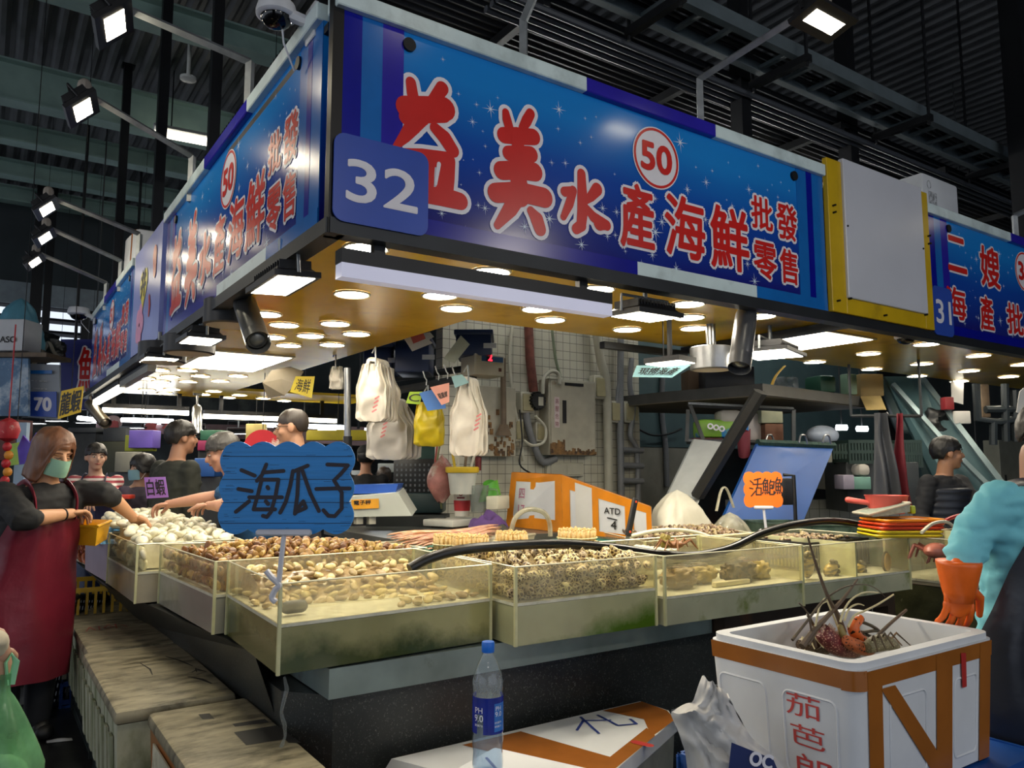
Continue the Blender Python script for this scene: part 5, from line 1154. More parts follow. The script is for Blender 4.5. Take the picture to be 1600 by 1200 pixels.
# ---- white plastic sack
t = thing('plastic_sack', 'crumpled white plastic sack with navy print slumped beside the lobster box', 'sack', (2.06, 2.0, .42)); sk = mat('white_sack', 'c9c8c6', .4, 0, .08, 6, .25)
def edge(L_, v):
    k = min(len(L_) - 2, int(v * (len(L_) - 1))); f = v * (len(L_) - 1) - k; return (L_[k][0] + (L_[k + 1][0] - L_[k][0]) * f, L_[k][1] + (L_[k + 1][1] - L_[k][1]) * f)
LE = [(1085, 1300), (1078, 1235), (1070, 1170), (1047, 1110), (1082, 1098), (1097, 1056)]; RE = [(1290, 1300), (1262, 1245), (1215, 1188), (1172, 1150), (1150, 1112), (1137, 1083)]
def sk_(u, v, off):
    l = edge(LE, v); r_ = edge(RE, v); x = l[0] + (r_[0] - l[0]) * u; y = l[1] + (r_[1] - l[1]) * u + 6 * noise.noise(V((u * 6, v * 6, off)))
    n = noise.noise(V((u * 3, v * 5, 2))) + .6 * noise.noise(V((u * 8, v * 10, 5))) - 1.2 * abs(noise.noise(V((u * 5, v * 7, 9))))
    return P(x, y, d=2.34 + off * .13 * math.sin(PI * u) * (1 - .6 * v) + .035 * n)
m = MB(); m.grid(lambda u, v: sk_(u, v, -1), 34, 40); m.grid(lambda u, v: sk_(u, v, 1), 34, 40); m.build('sack_body', sk, t, 50)
Tn = [P(x, y, d=2.17) for x, y in ((1143, 1160), (1208, 1186), (1225, 1225), (1138, 1205))]; m = MB(); m.quad(*Tn); m.build('navy_print', mat('navy_print', '1b2a5e', .4), t, 0)
M = plane(Tn[3], Tn[2] - Tn[3], Tn[0] - Tn[3]); m = MB(); text(m, 'OC', (.05, .03, .11, .065), .002, M, .003); m.build('white_lettering', whi_m, t, 0)

# ---------------------------------------------------------------- inside of the stall
def tile_mat(name, c, g, size, rough=.3):
    m = bpy.data.materials.new(name); m.use_nodes = True; nt = m.node_tree; N = nt.nodes; L = nt.links; b = N['Principled BSDF']
    tc = N.new('ShaderNodeTexCoord'); mp = N.new('ShaderNodeMapping'); mp.inputs['Rotation'].default_value = (PI / 2, 0, 0)
    br = N.new('ShaderNodeTexBrick'); br.offset = 0; br.inputs['Scale'].default_value = 1; br.inputs['Brick Width'].default_value = size; br.inputs['Row Height'].default_value = size; br.inputs['Mortar Size'].default_value = size * .035
    br.inputs['Color1'].default_value = lin(c) + (1,); br.inputs['Color2'].default_value = tuple(x * .9 for x in lin(c)) + (1,); br.inputs['Mortar'].default_value = lin(g) + (1,)
    L.new(tc.outputs['Object'], mp.inputs[0]); L.new(mp.outputs[0], br.inputs['Vector'])
    nz = N.new('ShaderNodeTexNoise'); nz.inputs['Scale'].default_value = 2.5; L.new(tc.outputs['Object'], nz.inputs[0])
    mx = N.new('ShaderNodeMix'); mx.data_type = 'RGBA'; mx.blend_type = 'MULTIPLY'; r = N.new('ShaderNodeMapRange'); r.inputs[1].default_value = .55; r.inputs[2].default_value = .75; r.inputs[4].default_value = .5
    L.new(nz.outputs[0], r.inputs[0]); L.new(r.outputs[0], mx.inputs[0]); L.new(br.outputs[0], mx.inputs[6]); mx.inputs[7].default_value = lin('8a7a58') + (1,)
    L.new(mx.outputs[2], b.inputs['Base Color']); b.inputs['Roughness'].default_value = rough; return m
YW = 5.9
def W(px, py, y=YW): return P(px, py, y=y)
xa, xb = W(690, 700).x, W(1000, 700).x
struct(MB().bx(xa, xb, YW, YW + .12, 0, 3.0), 'wall_1', tile_mat('white_wall_tiles', 'c6c3b2', '77746a', .085))
conc = mat('stained_concrete', '7d7b70', .8, 0, .2, 3, .1, '5a4a38', (.6, .8))
teal_w = mat('teal_steel_wall', '4a6062', .6, .1, .15, 3)
struct(MB().bx(xb, xb + 1.9, 7.0, 7.1, 0, 1.75), 'wall_2', conc); struct(MB().bx(xb, 12, 7.0, 7.1, 1.76, 4.2), 'wall_3', teal_w)
struct(MB().bx(xb, xb + .1, YW + .12, 7.0, 0, 4.2), 'wall_4', conc)
cab_m = mat('cabinet_beige', 'a9a493', .5, .1, .12, 7, 0, '75583a', (.62, .74)); rusty = mat('rust_stain', '7a5a34', .7, 0, .4, 25, .3, '3c2a1c', (.48, .6)); grey_pvc = mat('grey_pvc', '75777a', .45, 0, .12, 8); white_pl = mat('aged_white_plastic', 'bab7a6', .45, 0, .1, 8)
def wbox(x0, y0, x1, y1, dep, y=YW):
    a = P(x0, y1, y=y - dep); b = P(x1, y0, y=y - dep); return a, b
def wallbox(name, px, dep, mt, label, cat, y=YW, bev=.006):
    a, b = wbox(*px, dep, y); t = thing(name, label, cat, ((a.x + b.x) / 2, y - dep / 2, a.z))
    m = MB(); m.box(((a.x + b.x) / 2, y - dep / 2 - .001, (a.z + b.z) / 2), (b.x - a.x, dep, b.z - a.z), bev=bev); m.build('case', mt, t); return t, a, b
t, a, b = wallbox('electric_cabinet', (858, 597, 930, 711), .16, cab_m, 'large beige electric cabinet with a rusty lower edge on the tiled wall', 'cabinet')
w_, h_ = b.x - a.x, b.z - a.z; yf = a.y
m = MB(); m.box(((a.x + b.x) / 2, yf - .006, (a.z + b.z) / 2), (w_ * .94, .01, h_ * .96), bev=.004); dr = m.build('door', cab_m, t)
m = MB(); m.bx(a.x + w_ * .27, a.x + w_ * .34, yf - .02, yf - .01, a.z + h_ * .42, a.z + h_ * .72); m.build('handle', black_m, dr, 0)
m = MB(); m.bx(a.x + w_ * .1, a.x + w_ * .2, yf - .014, yf - .011, a.z + h_ * .36, a.z + h_ * .76); m.build('paper_label', mat('pink_paper', 'c9b8b8', .6), dr, 0)
m = MB(); T = plane((a.x + w_ * .1, yf - .0145, a.z + h_ * .36), (1, 0, 0), (0, 0, 1))
for k, ch in enumerate('高壓危險'): text(m, ch, (.008, (3 - k) * h_ * .1 + .008, w_ * .1 - .008, (3 - k) * h_ * .1 + .055), 0, T)
m.build('label_print', mat('print_maroon', '7a2f3a', .5), dr, 0)
m = MB(); m.bx(a.x + w_ * .32, a.x + w_ * .72, yf - .014, yf - .011, a.z + h_ * .92, a.z + h_ * .96); m.build('name_plate', black_m, dr, 0)
m = MB()
for k in range(26):
    u = k / 25; x = a.x + w_ * (.03 + .94 * u); hh = h_ * (.05 + .13 * abs(noise.noise(V((u * 9, 2, 0)))) + (.1 if u < .3 else 0)); m.bx(x - w_ * .02, x + w_ * .02, yf - .0145 - .0004 * (k % 2), yf - .011, a.z + .005, a.z + hh)
m.build('rust_edge', rusty, dr, 0)
t, a, b = wallbox('electric_cabinet', (747, 606, 806, 713), .14, cab_m, 'smaller beige electric cabinet streaked with rust, behind the hanging bags', 'cabinet')
w_, h_ = b.x - a.x, b.z - a.z; yf = a.y; m = MB()
for k in range(60):
    u = R.random(); v = R.random() ** 1.3 * (1 - u * .5); x = a.x + w_ * (.03 + .9 * u); z = a.z + h_ * v * .8; s = R.uniform(.008, .03); m.bx(x - s * .6, x + s * .6, yf - .004 - .0001 * k, yf - .002, z, z + s * 1.8)
m.build('rust_streaks', rusty, t, 0)
for px, lab, mt in (((814, 613, 835, 645), 'white junction box left of the black round relay', white_pl), ((929, 588, 951, 623), 'pale blank cover box over the white pipe', white_pl), ((954, 627, 973, 660), 'clear lidded switch box, left one of the pair on the tiles', white_pl), ((976, 628, 998, 660), 'clear lidded switch box, right one of the pair beside the grey conduits', white_pl), ((805, 655, 818, 690), 'slim white box beside the loose grey cables', white_pl), ((838, 660, 853, 690), 'small white plug block under the black relay', white_pl)):
    t, a, b = wallbox('switch_box', px, .09, mt, lab, 'switch box')
    m = MB(); m.box(((a.x + b.x) / 2, a.y - .008, (a.z + b.z) / 2), ((b.x - a.x) * .8, .014, (b.z - a.z) * .8), bev=.005); m.build('cover', mat('yellowed_cover', 'a79f7c', .3), t)
t, a, b = wallbox('socket_strip', (855, 723, 912, 745), .05, white_pl, 'white double wall socket below the large electric cabinet', 'socket')
for k in (.08, .52):
    m = MB(); m.box((a.x + (b.x - a.x) * (k + .2), a.y - .004, (a.z + b.z) / 2), ((b.x - a.x) * .38, .01, (b.z - a.z) * .75), bev=.004); m.build('socket_plate', white_pl, t)
c = W(842, 626, YW - .14); t = thing('relay', 'black ribbed round relay with a white label beside the large electric cabinet', 'relay', c)
m = MB(); m.cyl(c + V((0, .12, 0)), c, .075, n=24); 
for k in range(16): an = 2 * PI * k / 16; m.box(c + V((.078 * math.cos(an), .05, .078 * math.sin(an))), (.016, .09, .016), ry=-an)
m.build('case', black_m, t); m = MB(); m.bx(c.x - .005, c.x + .05, c.y - .004, c.y, c.z - .045, c.z + .035); m.build('label_plate', white_pl, t, 0)
# pipes and cables on the wall
def pipe(px, r, mt, label, y=YW - .08, cat='pipe', name='pipe', n=10, sm=True):
    pp = [P(a, b, y=y) for a, b in px]; m = MB(); m.tube(smooth_path(pp, 5) if sm else pp, r, n); m.build(name, mt, None, 60, label=label, cat=cat)
pipe([(826, 505), (828, 560), (834, 612)], .045, mat('rusty_pipe', '6a3a30', .7, 0, .35, 14, .3), 'thick rusty red pipe coming down above the relay', sm=False)
pipe([(930, 505), (938, 560), (947, 600), (950, 700), (952, 790)], .045, mat('cream_pipe', 'a8a594', .5, 0, .12, 6), 'thick cream pipe running down the tiles beside the large cabinet')
pipe([(970, 520), (969, 640), (971, 790)], .035, grey_pvc, 'long straight grey conduit left of the ladder of short pipes')
pipe([(962, 640), (967, 600), (972, 570)], .02, grey_pvc, 'short grey conduit bending into the left switch box')
pipe([(987, 560), (984, 600), (990, 640), (985, 680), (995, 705), (997, 790)], .028, grey_pvc, 'bent grey conduit through the right switch box')
for k, yy in enumerate((703, 727, 751)): pipe([(972, yy), (1004, yy + 1)], .03, grey_pvc, 'short horizontal grey pipe, %s from the top of the ladder of three' % ORD[k], y=YW - .1, sm=False)
pipe([(1036, 570), (1034, 640), (1040, 700), (1042, 760)], .035, grey_pvc, 'grey conduit on the concrete wall behind the white board', y=6.962)
pipe([(1000, 672), (1020, 680), (1045, 678), (1065, 670)], .012, MC['black_rubber'], 'black cable sagging across the concrete wall', y=6.9, cat='cable', name='cable')
pipe([(800, 510), (796, 560), (800, 610), (808, 660), (818, 720)], .016, white_pl, 'pale cable dropping left of the junction boxes', cat='cable', name='cable')
pipe([(862, 510), (868, 560), (876, 590)], .014, mat('green_cable', '7f8a70', .5), 'thin greenish cable above the large cabinet', cat='cable', name='cable')
pipe([(848, 615), (850, 590), (862, 580), (873, 585), (874, 600)], .018, white_pl, 'white hose looping from the relay to the large cabinet', y=YW - .18, cat='cable', name='cable')
pipe([(822, 645), (826, 670), (838, 705), (850, 722), (868, 716)], .035, grey_pvc, 'thick grey conduit curving below the junction box')
pipe([(836, 650), (852, 668), (850, 690), (832, 696), (818, 688)], .014, white_pl, 'white cable coiled under the black relay', y=YW - .16, cat='cable', name='cable')
pipe([(812, 640), (816, 690), (812, 725), (830, 740)], .008, MC['black_rubber'], 'thin black wire hanging between the two cabinets', y=YW - .16, cat='cable', name='cable')
pipe([(752, 605), (749, 660), (747, 735)], .028, mat('red_pipe', '7a2a2a', .5), 'dark red pipe along the left edge of the smaller cabinet')
t = thing('brush', 'wooden handled flat brush hanging upside down on the smaller cabinet', 'brush', W(787, 678, YW - .2)); m = MB()
wood = mat('dark_wood', '6a5a48', .6, 0, .2, 12); m.tube([W(786, 560, YW - .2), W(787, 664, YW - .2)], .026, 8); m.build('handle', wood, t); m = MB(); a = W(787, 672, YW - .2); m.hexa([a + V((-.075, -.02, -.05)), a + V((.075, -.02, -.05)), a + V((.075, .02, -.05)), a + V((-.075, .02, -.05))], [a + V((-.03, -.02, .05)), a + V((.03, -.02, .05)), a + V((.03, .02, .05)), a + V((-.03, .02, .05))]); m.build('head', wood, t, 0)
# temperature controller
t, a, b = wallbox('temperature_controller', (742, 556, 788, 585), .22, mat('controller_beige', 'aaa594', .45, 0, .06), 'beige controller box with a red digital display hanging from the rack', 'controller', y=5.3)
w_, h_ = b.x - a.x, b.z - a.z; m = MB(); m.bx(a.x + w_ * .22, a.x + w_ * .95, a.y - .004, a.y, a.z + h_ * .66, a.z + h_ * .9); f_ = m.build('display_strip', mat('display_blue', '3a5a80', .3), t, 0)
m = MB(); m.bx(a.x + w_ * .38, a.x + w_ * .56, a.y - .008, a.y - .004, a.z + h_ * .67, a.z + h_ * .89); m.build('display_window', black_m, t, 0)
m = MB(); text(m, '2', (0, 0, .035, .05), .003, plane((a.x + w_ * .43, a.y - .009, a.z + h_ * .70), (1, 0, 0), (0, 0, 1))); m.build('digit', mat('red_led', 'ff2030', .4, emit=4), t, 0)
m = MB(); m.bx(a.x + w_ * .8, a.x + w_ * .88, a.y - .01, a.y, a.z + h_ * .22, a.z + h_ * .38); m.build('switch', mat('switch_brown', '4a2018', .4), t, 0)
# rack with blue crates
rk = thing('storage_rack', 'dark steel rack carrying the navy crates behind the soffit edge', 'rack', (3.0, 5.6, 2.0)); rackm = mat('rack_grey', '3b3e40', .5, .4, .2, 8)
a = P(585, 612, y=5.9); b = P(745, 590, y=5.3); zr = a.z
m = MB(); m.tube([P(560, 622, y=6.2), P(742, 588, y=5.2)], .035, 6); m.tube([P(560, 600, y=6.4), P(742, 574, y=5.4)], .03, 6); m.build('rails', rackm, rk)
m = MB(); m.tube([P(543, 575, d=5.9), P(543, 690, d=5.9)], .026, 12); m.build('pole', steel_m, rk); m = MB(); p = P(543, 690, d=5.9); m.tube([p + V((0, 0, .04)), V((p.x, p.y, .0))], .034, 12); m.build('pole_foot', black_m, rk)
navy_cr = mat('navy_crate', '16284e', .4, 0, .12, 5)
for (x0, y0, x1, y1, d, lab) in ((590, 540, 635, 582, 6.3, 'navy crate on the rack, left one half behind the soffit'), (640, 530, 693, 582, 6.1, 'navy crate on the rack, middle one with a small white sticker'), (735, 520, 790, 556, 6.0, 'dark navy crate on the rack above the controller box')):
    p = P(x0, y1, d=d); q = P(x1, y0, d=d); c = (p + q) / 2; wd = (P(x1, y1, d=d) - p).length; hh = abs(q.z - p.z)
    t = thing('plastic_crate', lab, 'crate', (c.x, c.y + .2, p.z)); m = MB(); m.box((c.x, c.y + .2, c.z), (wd, .4, hh), YAW - PI / 2, .012); m.build('body', navy_cr, t); m = MB(); m.box((c.x, c.y + .2, q.z), (wd + .03, .43, .04), YAW - PI / 2, .008); m.build('rim', navy_cr, t)
    m = MB(); r = P((x0 + x1) / 2 + 3, (y0 + y1) / 2 + 2, d=d - .03 - .02); M = plane(r, (RGT[0], RGT[1], 0), (0, 0, 1)); m.add([M @ V(v) for v in ((-.05, -.02, 0), (.05, -.02, 0), (.05, .02, 0), (-.05, .02, 0))], [(0, 1, 2, 3)]); m.build('sticker', mat('sticker_white', 'b8bcc0', .5), t, 0)
def card(px, d, mt, name, label, cat, txt=None, tm=None, tb=(.1, .2, .9, .8), th=.004, off=.002):
    dd = d if hasattr(d, '__len__') else [d] * len(px); q = [P(x, y, d=e) for (x, y), e in zip(px, dd)]
    c = sum(q, V()) / len(q); n = (q[1] - q[0]).cross(q[-1] - q[0]).normalized()
    if n.dot(V((0, 0, EYE)) - c) < 0: n = -n
    t = thing(name, label, cat, c); m = MB(); m.hexa([p - n * th for p in q], q); m.build('board', mt, t, 0)
    if txt:
        m = MB(); text(m, txt, (tb[0], tb[1], tb[2], tb[3]), off * 4, None, 0); no = n * .002
        m.v = [q[3].lerp(q[2], v.x).lerp(q[0].lerp(q[1], v.x), v.y) + no + n * v.z for v in m.v]; m.build('lettering', tm or blk_pen, t, 0)
    if False:
        M = plane(q[3], q[2] - q[3], q[0] - q[3]); wd = (q[2] - q[3]).length; hh = (q[0] - q[3]).length; k = 1 if M.col[2].to_3d().dot(n) > 0 else -1
        m = MB(); text(m, txt, (wd * tb[0], hh * tb[1], wd * tb[2], hh * tb[3]), off, M, .002 * k); m.build('lettering', tm or blk_pen, t, 0)
    return t, q
paper = mat('white_paper', 'cfcfcb', .6, 0, .05)
t, q = card([(628, 524), (658, 519), (676, 536), (644, 549)], 5.75, paper, 'notice_sheet', 'white sheet with a red print taped below the soffit edge', 'paper')
M = plane(q[3], q[2] - q[3], q[0] - q[3]); m = MB(); m.add([M @ V(v) for v in ((.03, .05, .003), (.13, .05, .003), (.13, .12, .003), (.03, .12, .003))], [(0, 1, 2, 3)]); m.build('red_print', mat('print_red', 'c0605c', .6), t, 0)
card([(660, 521), (672, 519), (678, 526), (668, 533)], 5.8, paper, 'notice_sheet', 'small white sheet tucked behind the red printed one', 'paper')
card([(720, 524), (734, 538), (710, 568), (693, 560)], 5.6, mat('green_white_box', 'a9b0a0', .5), 'tool_package', 'green and white narrow package tilted on the rack', 'package')
yc = mat('card_yellow', 'd6c03a', .5, 0, .06); pk = mat('card_pink', 'd29484', .5, 0, .06); bc_ = mat('card_blue', '3f6fb4', .5, 0, .06); tl = mat('card_teal', '7fa6ac', .5, 0, .06); gn = mat('card_green', '8fb02a', .5, 0, .06)
card([(640, 612), (660, 612), (656, 632), (634, 630)], 5.3, gn, 'price_card', 'lime green cut out card with a black swirl hanging beside the blue card', 'card', 'C', blk_pen)
card([(655, 614), (690, 605), (697, 638), (668, 642)], 5.25, bc_, 'price_card', 'blue card hanging behind the pink one', 'card')
card([(672, 605), (702, 598), (702, 628), (690, 633)], 5.2, pk, 'price_card', 'pink card with rows of small marks among the hanging cards', 'card', '龍鳳螺', blk_pen, (.15, .3, .85, .6), .004, .001)
card([(705, 588), (722, 585), (733, 598), (711, 606)], 5.15, tl, 'price_card', 'pale teal card hanging on a hook left of the controller', 'card')
card([(995, 571), (1080, 570), (1050, 590), (988, 589)], 4.6, mat('card_light_teal', '8fc0c8', .5, 0, .05), 'price_card', 'light teal card with handwritten characters hanging below the silver drum lamp', 'card', '現撈海產', blk_pen, (.1, .2, .9, .8), .004, .001)
cord(bpy.data.objects['price_card.004'], P(1037, 571, d=4.6), 2.385)
card([(462, 588), (492, 588), (487, 622), (453, 612)], 6.2, yc, 'price_card', 'yellow card hung by a cord below the side soffit edge', 'card', '海鮮', blk_pen, (.15, .15, .85, .85), .004, .001)
# hooks
m = MB()
for px, py in ((664, 580), (683, 572), (697, 570), (709, 572)): m.tube([P(px - 3, py, d=5.3), P(px, py + 10, d=5.3), P(px + 3, py + 14, d=5.3), P(px + 2, py + 22, d=5.3)], .005, 5)
m.build('wire_hooks', steel_m, rk)
# hanging plastic bags
bag_w = mat('white_bag_film', 'c9c4b8', .4, 0, .08, 10, .15); bag_g = mat('grey_bag_film', 'b0aca4', .4, 0, .1, 8, .15); bag_y = mat('yellow_bag_film', 'c9b41c', .35, 0, .15, 10, .3)
def bagstack(px, d, n, mt, label, dz=.02, thick=.12, mark=None, top=.5):
    """folded carrier bags hanging from a hook: px = left, right, top, bottom"""
    x0, x1, y0, y1 = px; a = P(x0, y1, d=d); b = P(x1, y1, d=d); c = P((x0 + x1) / 2, y0, d=d); u = (b - a); wd = u.length; u.normalize(); f = V((FWD[0], FWD[1], 0)); H_ = c.z - a.z
    t = thing('plastic_bags', label, 'bags', (c.x, c.y, a.z))
    for k in range(n):
        m = MB(); q = (k + .5) / n - .5; cx = a + u * wd * (.5 + .30 * q) + f * (thick * (.5 + q)); bw = wd * (.78 if n > 1 else .98)
        def fn(s, v):
            ang = 2 * PI * s; g = 1 if v < .62 else 1 - (1 - top) * ((v - .62) / .38) ** .8
            rd = 1 if v > .03 else .75
            x = math.copysign(abs(math.cos(ang)) ** .6, math.cos(ang)) * .5 * bw * g * rd; yy = math.sin(ang) * (thick / n * .75) * (.5 + .5 * math.sin(PI * min(1, v * 1.1))) * rd
            pl = .010 * math.sin(ang * 7 + k) * (.3 + v) + .022 * noise.noise(V((math.cos(ang) * 2 + k * 3, v * 3.5, math.sin(ang)))) + .012 * noise.noise(V((math.cos(ang) * 6, v * 9 + k, 3)))
            return cx + u * (x + .02 * noise.noise(V((v * 3, k, 1)))) + f * (yy + pl) + V((0, 0, H_ * (v * (1 - .05 * k / n) + .03 * noise.noise(V((math.cos(ang) * 2, k * 2, 7))) * (1 - v))))
        m.grid(fn, 44, 20, True); m.build('bag', mt, t, 60)
        if n > 1:
            m = MB(); z1 = c + f * (thick * (.5 + q)) + u * (wd * .2 * q); m.tube(smooth_path([z1 + u * (-.16 * wd) + V((0, 0, -.10)), z1 + u * (-.12 * wd) + V((0, 0, .015)), z1 + V((0, 0, .03)), z1 + u * (.12 * wd) + V((0, 0, .01)), z1 + u * (.16 * wd) + V((0, 0, -.10))]), .022, 8, True, False, .5); m.build('bag_handle', mt, t, 60)
    m = MB(); m.tube([c + V((0, 0, -.02)), c + V((0, 0, .05)), c + V((.01, .03, .12)), c + V((0, .06, .08))], .006, 6); m.build('hook', galv_m, t)
    if mark:
        r = P(mark[0], mark[1], d=d - .03); M = plane(r, u, (0, 0, 1)); m = MB()
        for j in range(4): stroke(m, [(-.012 + .006 * j, -.05 + .03 * j), (.012 + .006 * j, -.035 + .03 * j)], .006, M)
        m.build('red_print', mat('bag_red_print', 'c07070', .5), t, 0)
bagstack((556, 618, 568, 658), 5.3, 5, bag_w, 'stack of folded cream white bags on a hook in front, upper left of the bags', thick=.16, mark=(585, 632), top=.6)
bagstack((572, 655, 630, 718), 5.7, 4, bag_g, 'grey folded bags with red print hanging below the cream white bags', thick=.14, mark=(598, 672), top=.35)
bagstack((645, 694, 628, 697), 5.5, 1, bag_y, 'bright yellow plastic bag hanging between the white bags', thick=.12, top=.8)
bagstack((702, 762, 598, 712), 5.2, 3, bag_w, 'long white folded bags hanging left of the rusty cabinet', thick=.12, mark=(744, 660), top=.35)
bagstack((513, 536, 572, 608), 6.0, 1, bag_w, 'small crumpled white bag hanging at the soffit edge beside the pole', thick=.08, top=.7)
m = MB(); q = [P(x, y, d=e) for x, y, e in ((410, 598, 6.3), (440, 592, 6.3), (462, 600, 6.2), (445, 618, 6.2), (418, 622, 6.3))]; m.hexa(q, [p + V((.1, .1, .12)) for p in q]); m.build('cardboard_box', mat('dark_cardboard', '5c5240', .8), None, 0, label='dark cardboard piece hanging under the side soffit beside the yellow card', cat='cardboard')
# things on the inner worktop
t = thing('bucket', 'white bucket with yellow rim holding sticks and spoons', 'bucket', P(722, 770, d=5.9)); c = P(722, 772, d=5.9)
m = MB(); m.lathe([(.09, 0), (.115, .19)], c, 24); m.build('pail', mat('pail_white', 'b9bcb4', .45, 0, .1), t); m = MB(); m.lathe([(.12, .16), (.128, .17), (.128, .20), (.118, .205)], c, 24, False); m.build('rim', mat('pail_yellow', 'd0b22a', .4), t)
for k in range(7):
    m = MB(); a = k * .9; m.tube([c + V((.04 * math.cos(a), .04 * math.sin(a), .1)), c + V((.10 * math.cos(a) + .02, .08 * math.sin(a), .33 + .03 * (k % 3)))], .010, 6); m.build('stick', (MC['pail_yellow'] if k == 3 else wood if k % 2 else white_pl), t)
t = thing('paper_cup', 'white paper cup with a red sleeve on the white board', 'cup', P(722, 806, d=6.1)); c = P(722, 806, d=6.1)
m = MB(); m.lathe([(.058, 0), (.072, .235), (.075, .24), (.07, .242), (.056, .02)], c, 26); m.build('cup', mat('cup_white', 'd6d2c8', .45, 0, .04), t); m = MB(); m.lathe([(.0605, .04), (.0665, .12)], c, 26, False); m.build('sleeve', mat('cup_red', 'b83238', .5), t)
m = MB(); r = P(720, 772, d=6.0); M = plane(r, (RGT[0], RGT[1], 0), (0, 0, 1)); disc(m, (0, 0), .016, M, 0, 16, ri=.008); m.add([M @ V(v) for v in ((-.03, -.035, 0), (.03, -.035, 0), (.03, -.022, 0), (-.03, -.022, 0))], [(0, 1, 2, 3)]); m.build('emblem', mat('cup_print', '8a3038', .5), t, 0)
p = P(715, 808, d=6.1); t = None; m = MB(); m.box((p.x - .02, p.y, p.z - .035), (.42, .3, .05), .35, .008); m.build('cutting_board', mat('board_white', 'c8c8c0', .5), None, label='white cutting board beneath the paper cup', cat='board')
m = MB(); m.box((p.x, p.y, (p.z - .06 + 1.045) / 2), (.34, .24, max(.02, p.z - .06 - 1.045)), .35); 
m.build('wood_block', wood, None, 0, label='dark block under the white cutting board', cat='block')
c = P(763, 812, d=5.6); m = MB()
def cl(u, v):
    r = .5 * v; a = 2 * PI * u; x = .15 * r * 2 * math.cos(a); y = .12 * r * 2 * math.sin(a); return V((c.x + x, c.y + y, c.z - .05 + .085 * max(0, 1 - v * v) ** .6 + .07 * noise.noise(V((x * 14, y * 14, 3))) * (1.2 - v * .7)))
m.grid(cl, 40, 12, True); m.build('cloth', mat('purple_cloth', '4a2f66', .8, 0, .15, 12, .2), None, 70, label='bunched purple cloth left of the orange taped foam box', cat='cloth')
c = P(748, 800, d=5.9); t = thing('jug', 'clear plastic jug with a handle beside the paper cup', 'jug', c); jm = clear('clear_jug', 'e8ecec', .25, 'c8ccc8', .05, 1.3)
m = MB(); m.lathe([(.055, 0), (.075, .2), (.078, .2), (.058, .0)], c, 22, False); m.build('body', jm, t); m = MB(); m.tube(smooth_path([c + V((.07, -.03, .17)), c + V((.13, -.05, .16)), c + V((.13, -.05, .09)), c + V((.065, -.03, .05))]), .009, 8); m.build('handle', jm, t)
c = P(778, 785, d=5.9); m = MB(); m.box(c, (.2, .1, .1), .5, .01); m.build('tissue_pack', mat('cream_pack', 'c9c6b0', .5), None, label='cream soft pack with green wrapper behind the purple cloth', cat='package'); m = MB(); c = P(766, 768, d=6.0)
m.grid(lambda u, v: V((c.x + .1 * math.cos(2 * PI * u) * (1 - .4 * v), c.y + .05 * math.sin(2 * PI * u), c.z - .06 + .13 * v + .02 * math.sin(9 * u))), 20, 6, True); m.build('green_bag', mat('green_film', '5aa83c', .3, 0, .2, 8), None, 70, label='small green crumpled bag behind the clear jug', cat='bag')
c = P(690, 750, d=6.0); m = MB(); m.grid(lambda u, v: V((c.x + .12 * math.sin(PI * min(.98, v * .9 + .08)) * math.cos(2 * PI * u), c.y + .09 * math.sin(PI * min(.98, v * .9 + .08)) * math.sin(2 * PI * u), c.z - .17 + .36 * v + .02 * noise.noise(V((u * 6, v * 5, 0))))), 24, 12, True); m.build('vegetable_bag', mat('pinkish_film', 'a87068', .4, 0, .35, 10, .2, 'b8b0a0', (.5, .62)), None, 70, label='pinkish plastic bag hanging left of the yellow rimmed bucket', cat='bag')
# scale
c = P(590, 790, d=5.6); t = thing('weighing_scale', 'pale electronic scale with orange label and blue pan', 'scale', (c.x, c.y, 1.045)); sc_m = mat('scale_body', 'b9bfb6', .4, 0, .05)
q = [P(x, y, d=5.55) for x, y in ((545, 776), (622, 770), (644, 806), (545, 808))]; f = V((FWD[0], FWD[1], 0)) * .28
m = MB(); m.hexa(q, [p + f + V((0, 0, .03)) for p in q]); m.build('body', sc_m, t, 0)
q = [P(x, y, d=5.54) for x, y in ((549, 781), (592, 779), (592, 794), (549, 796))]; m = MB(); m.quad(*q); m.build('orange_label', mat('scale_label', 'e0a02c', .4, 0, .2, 5, 0, 'd84a20', (.5, .6)), t, 0)
M = plane(q[3], q[2] - q[3], q[0] - q[3]); m = MB(); text(m, '電子秤', (.02, .03, .14, .06), .001, M, .003); m.build('lettering', blk_pen, t, 0)
q = [P(x, y, d=5.6) for x, y in ((545, 758), (622, 756), (618, 770), (545, 772))]; m = MB(); m.hexa(q, [p + f for p in q]); m.build('pan', mat('blue_pan', '2a56b0', .35), t, 0)
m = MB(); a = P(590, 774, d=5.7); m.box(a + f * .4, (.3, .2, .03), YAW - PI / 2); m.build('plate', mat('scale_plate', '6a6450', .5), t, 0)
m = MB()
for px in (560, 580): a = P(px, 812, d=5.6); m.box(a + V((0, 0, .0)), (.05, .05, .06))
m.build('feet', white_pl, t, 0)
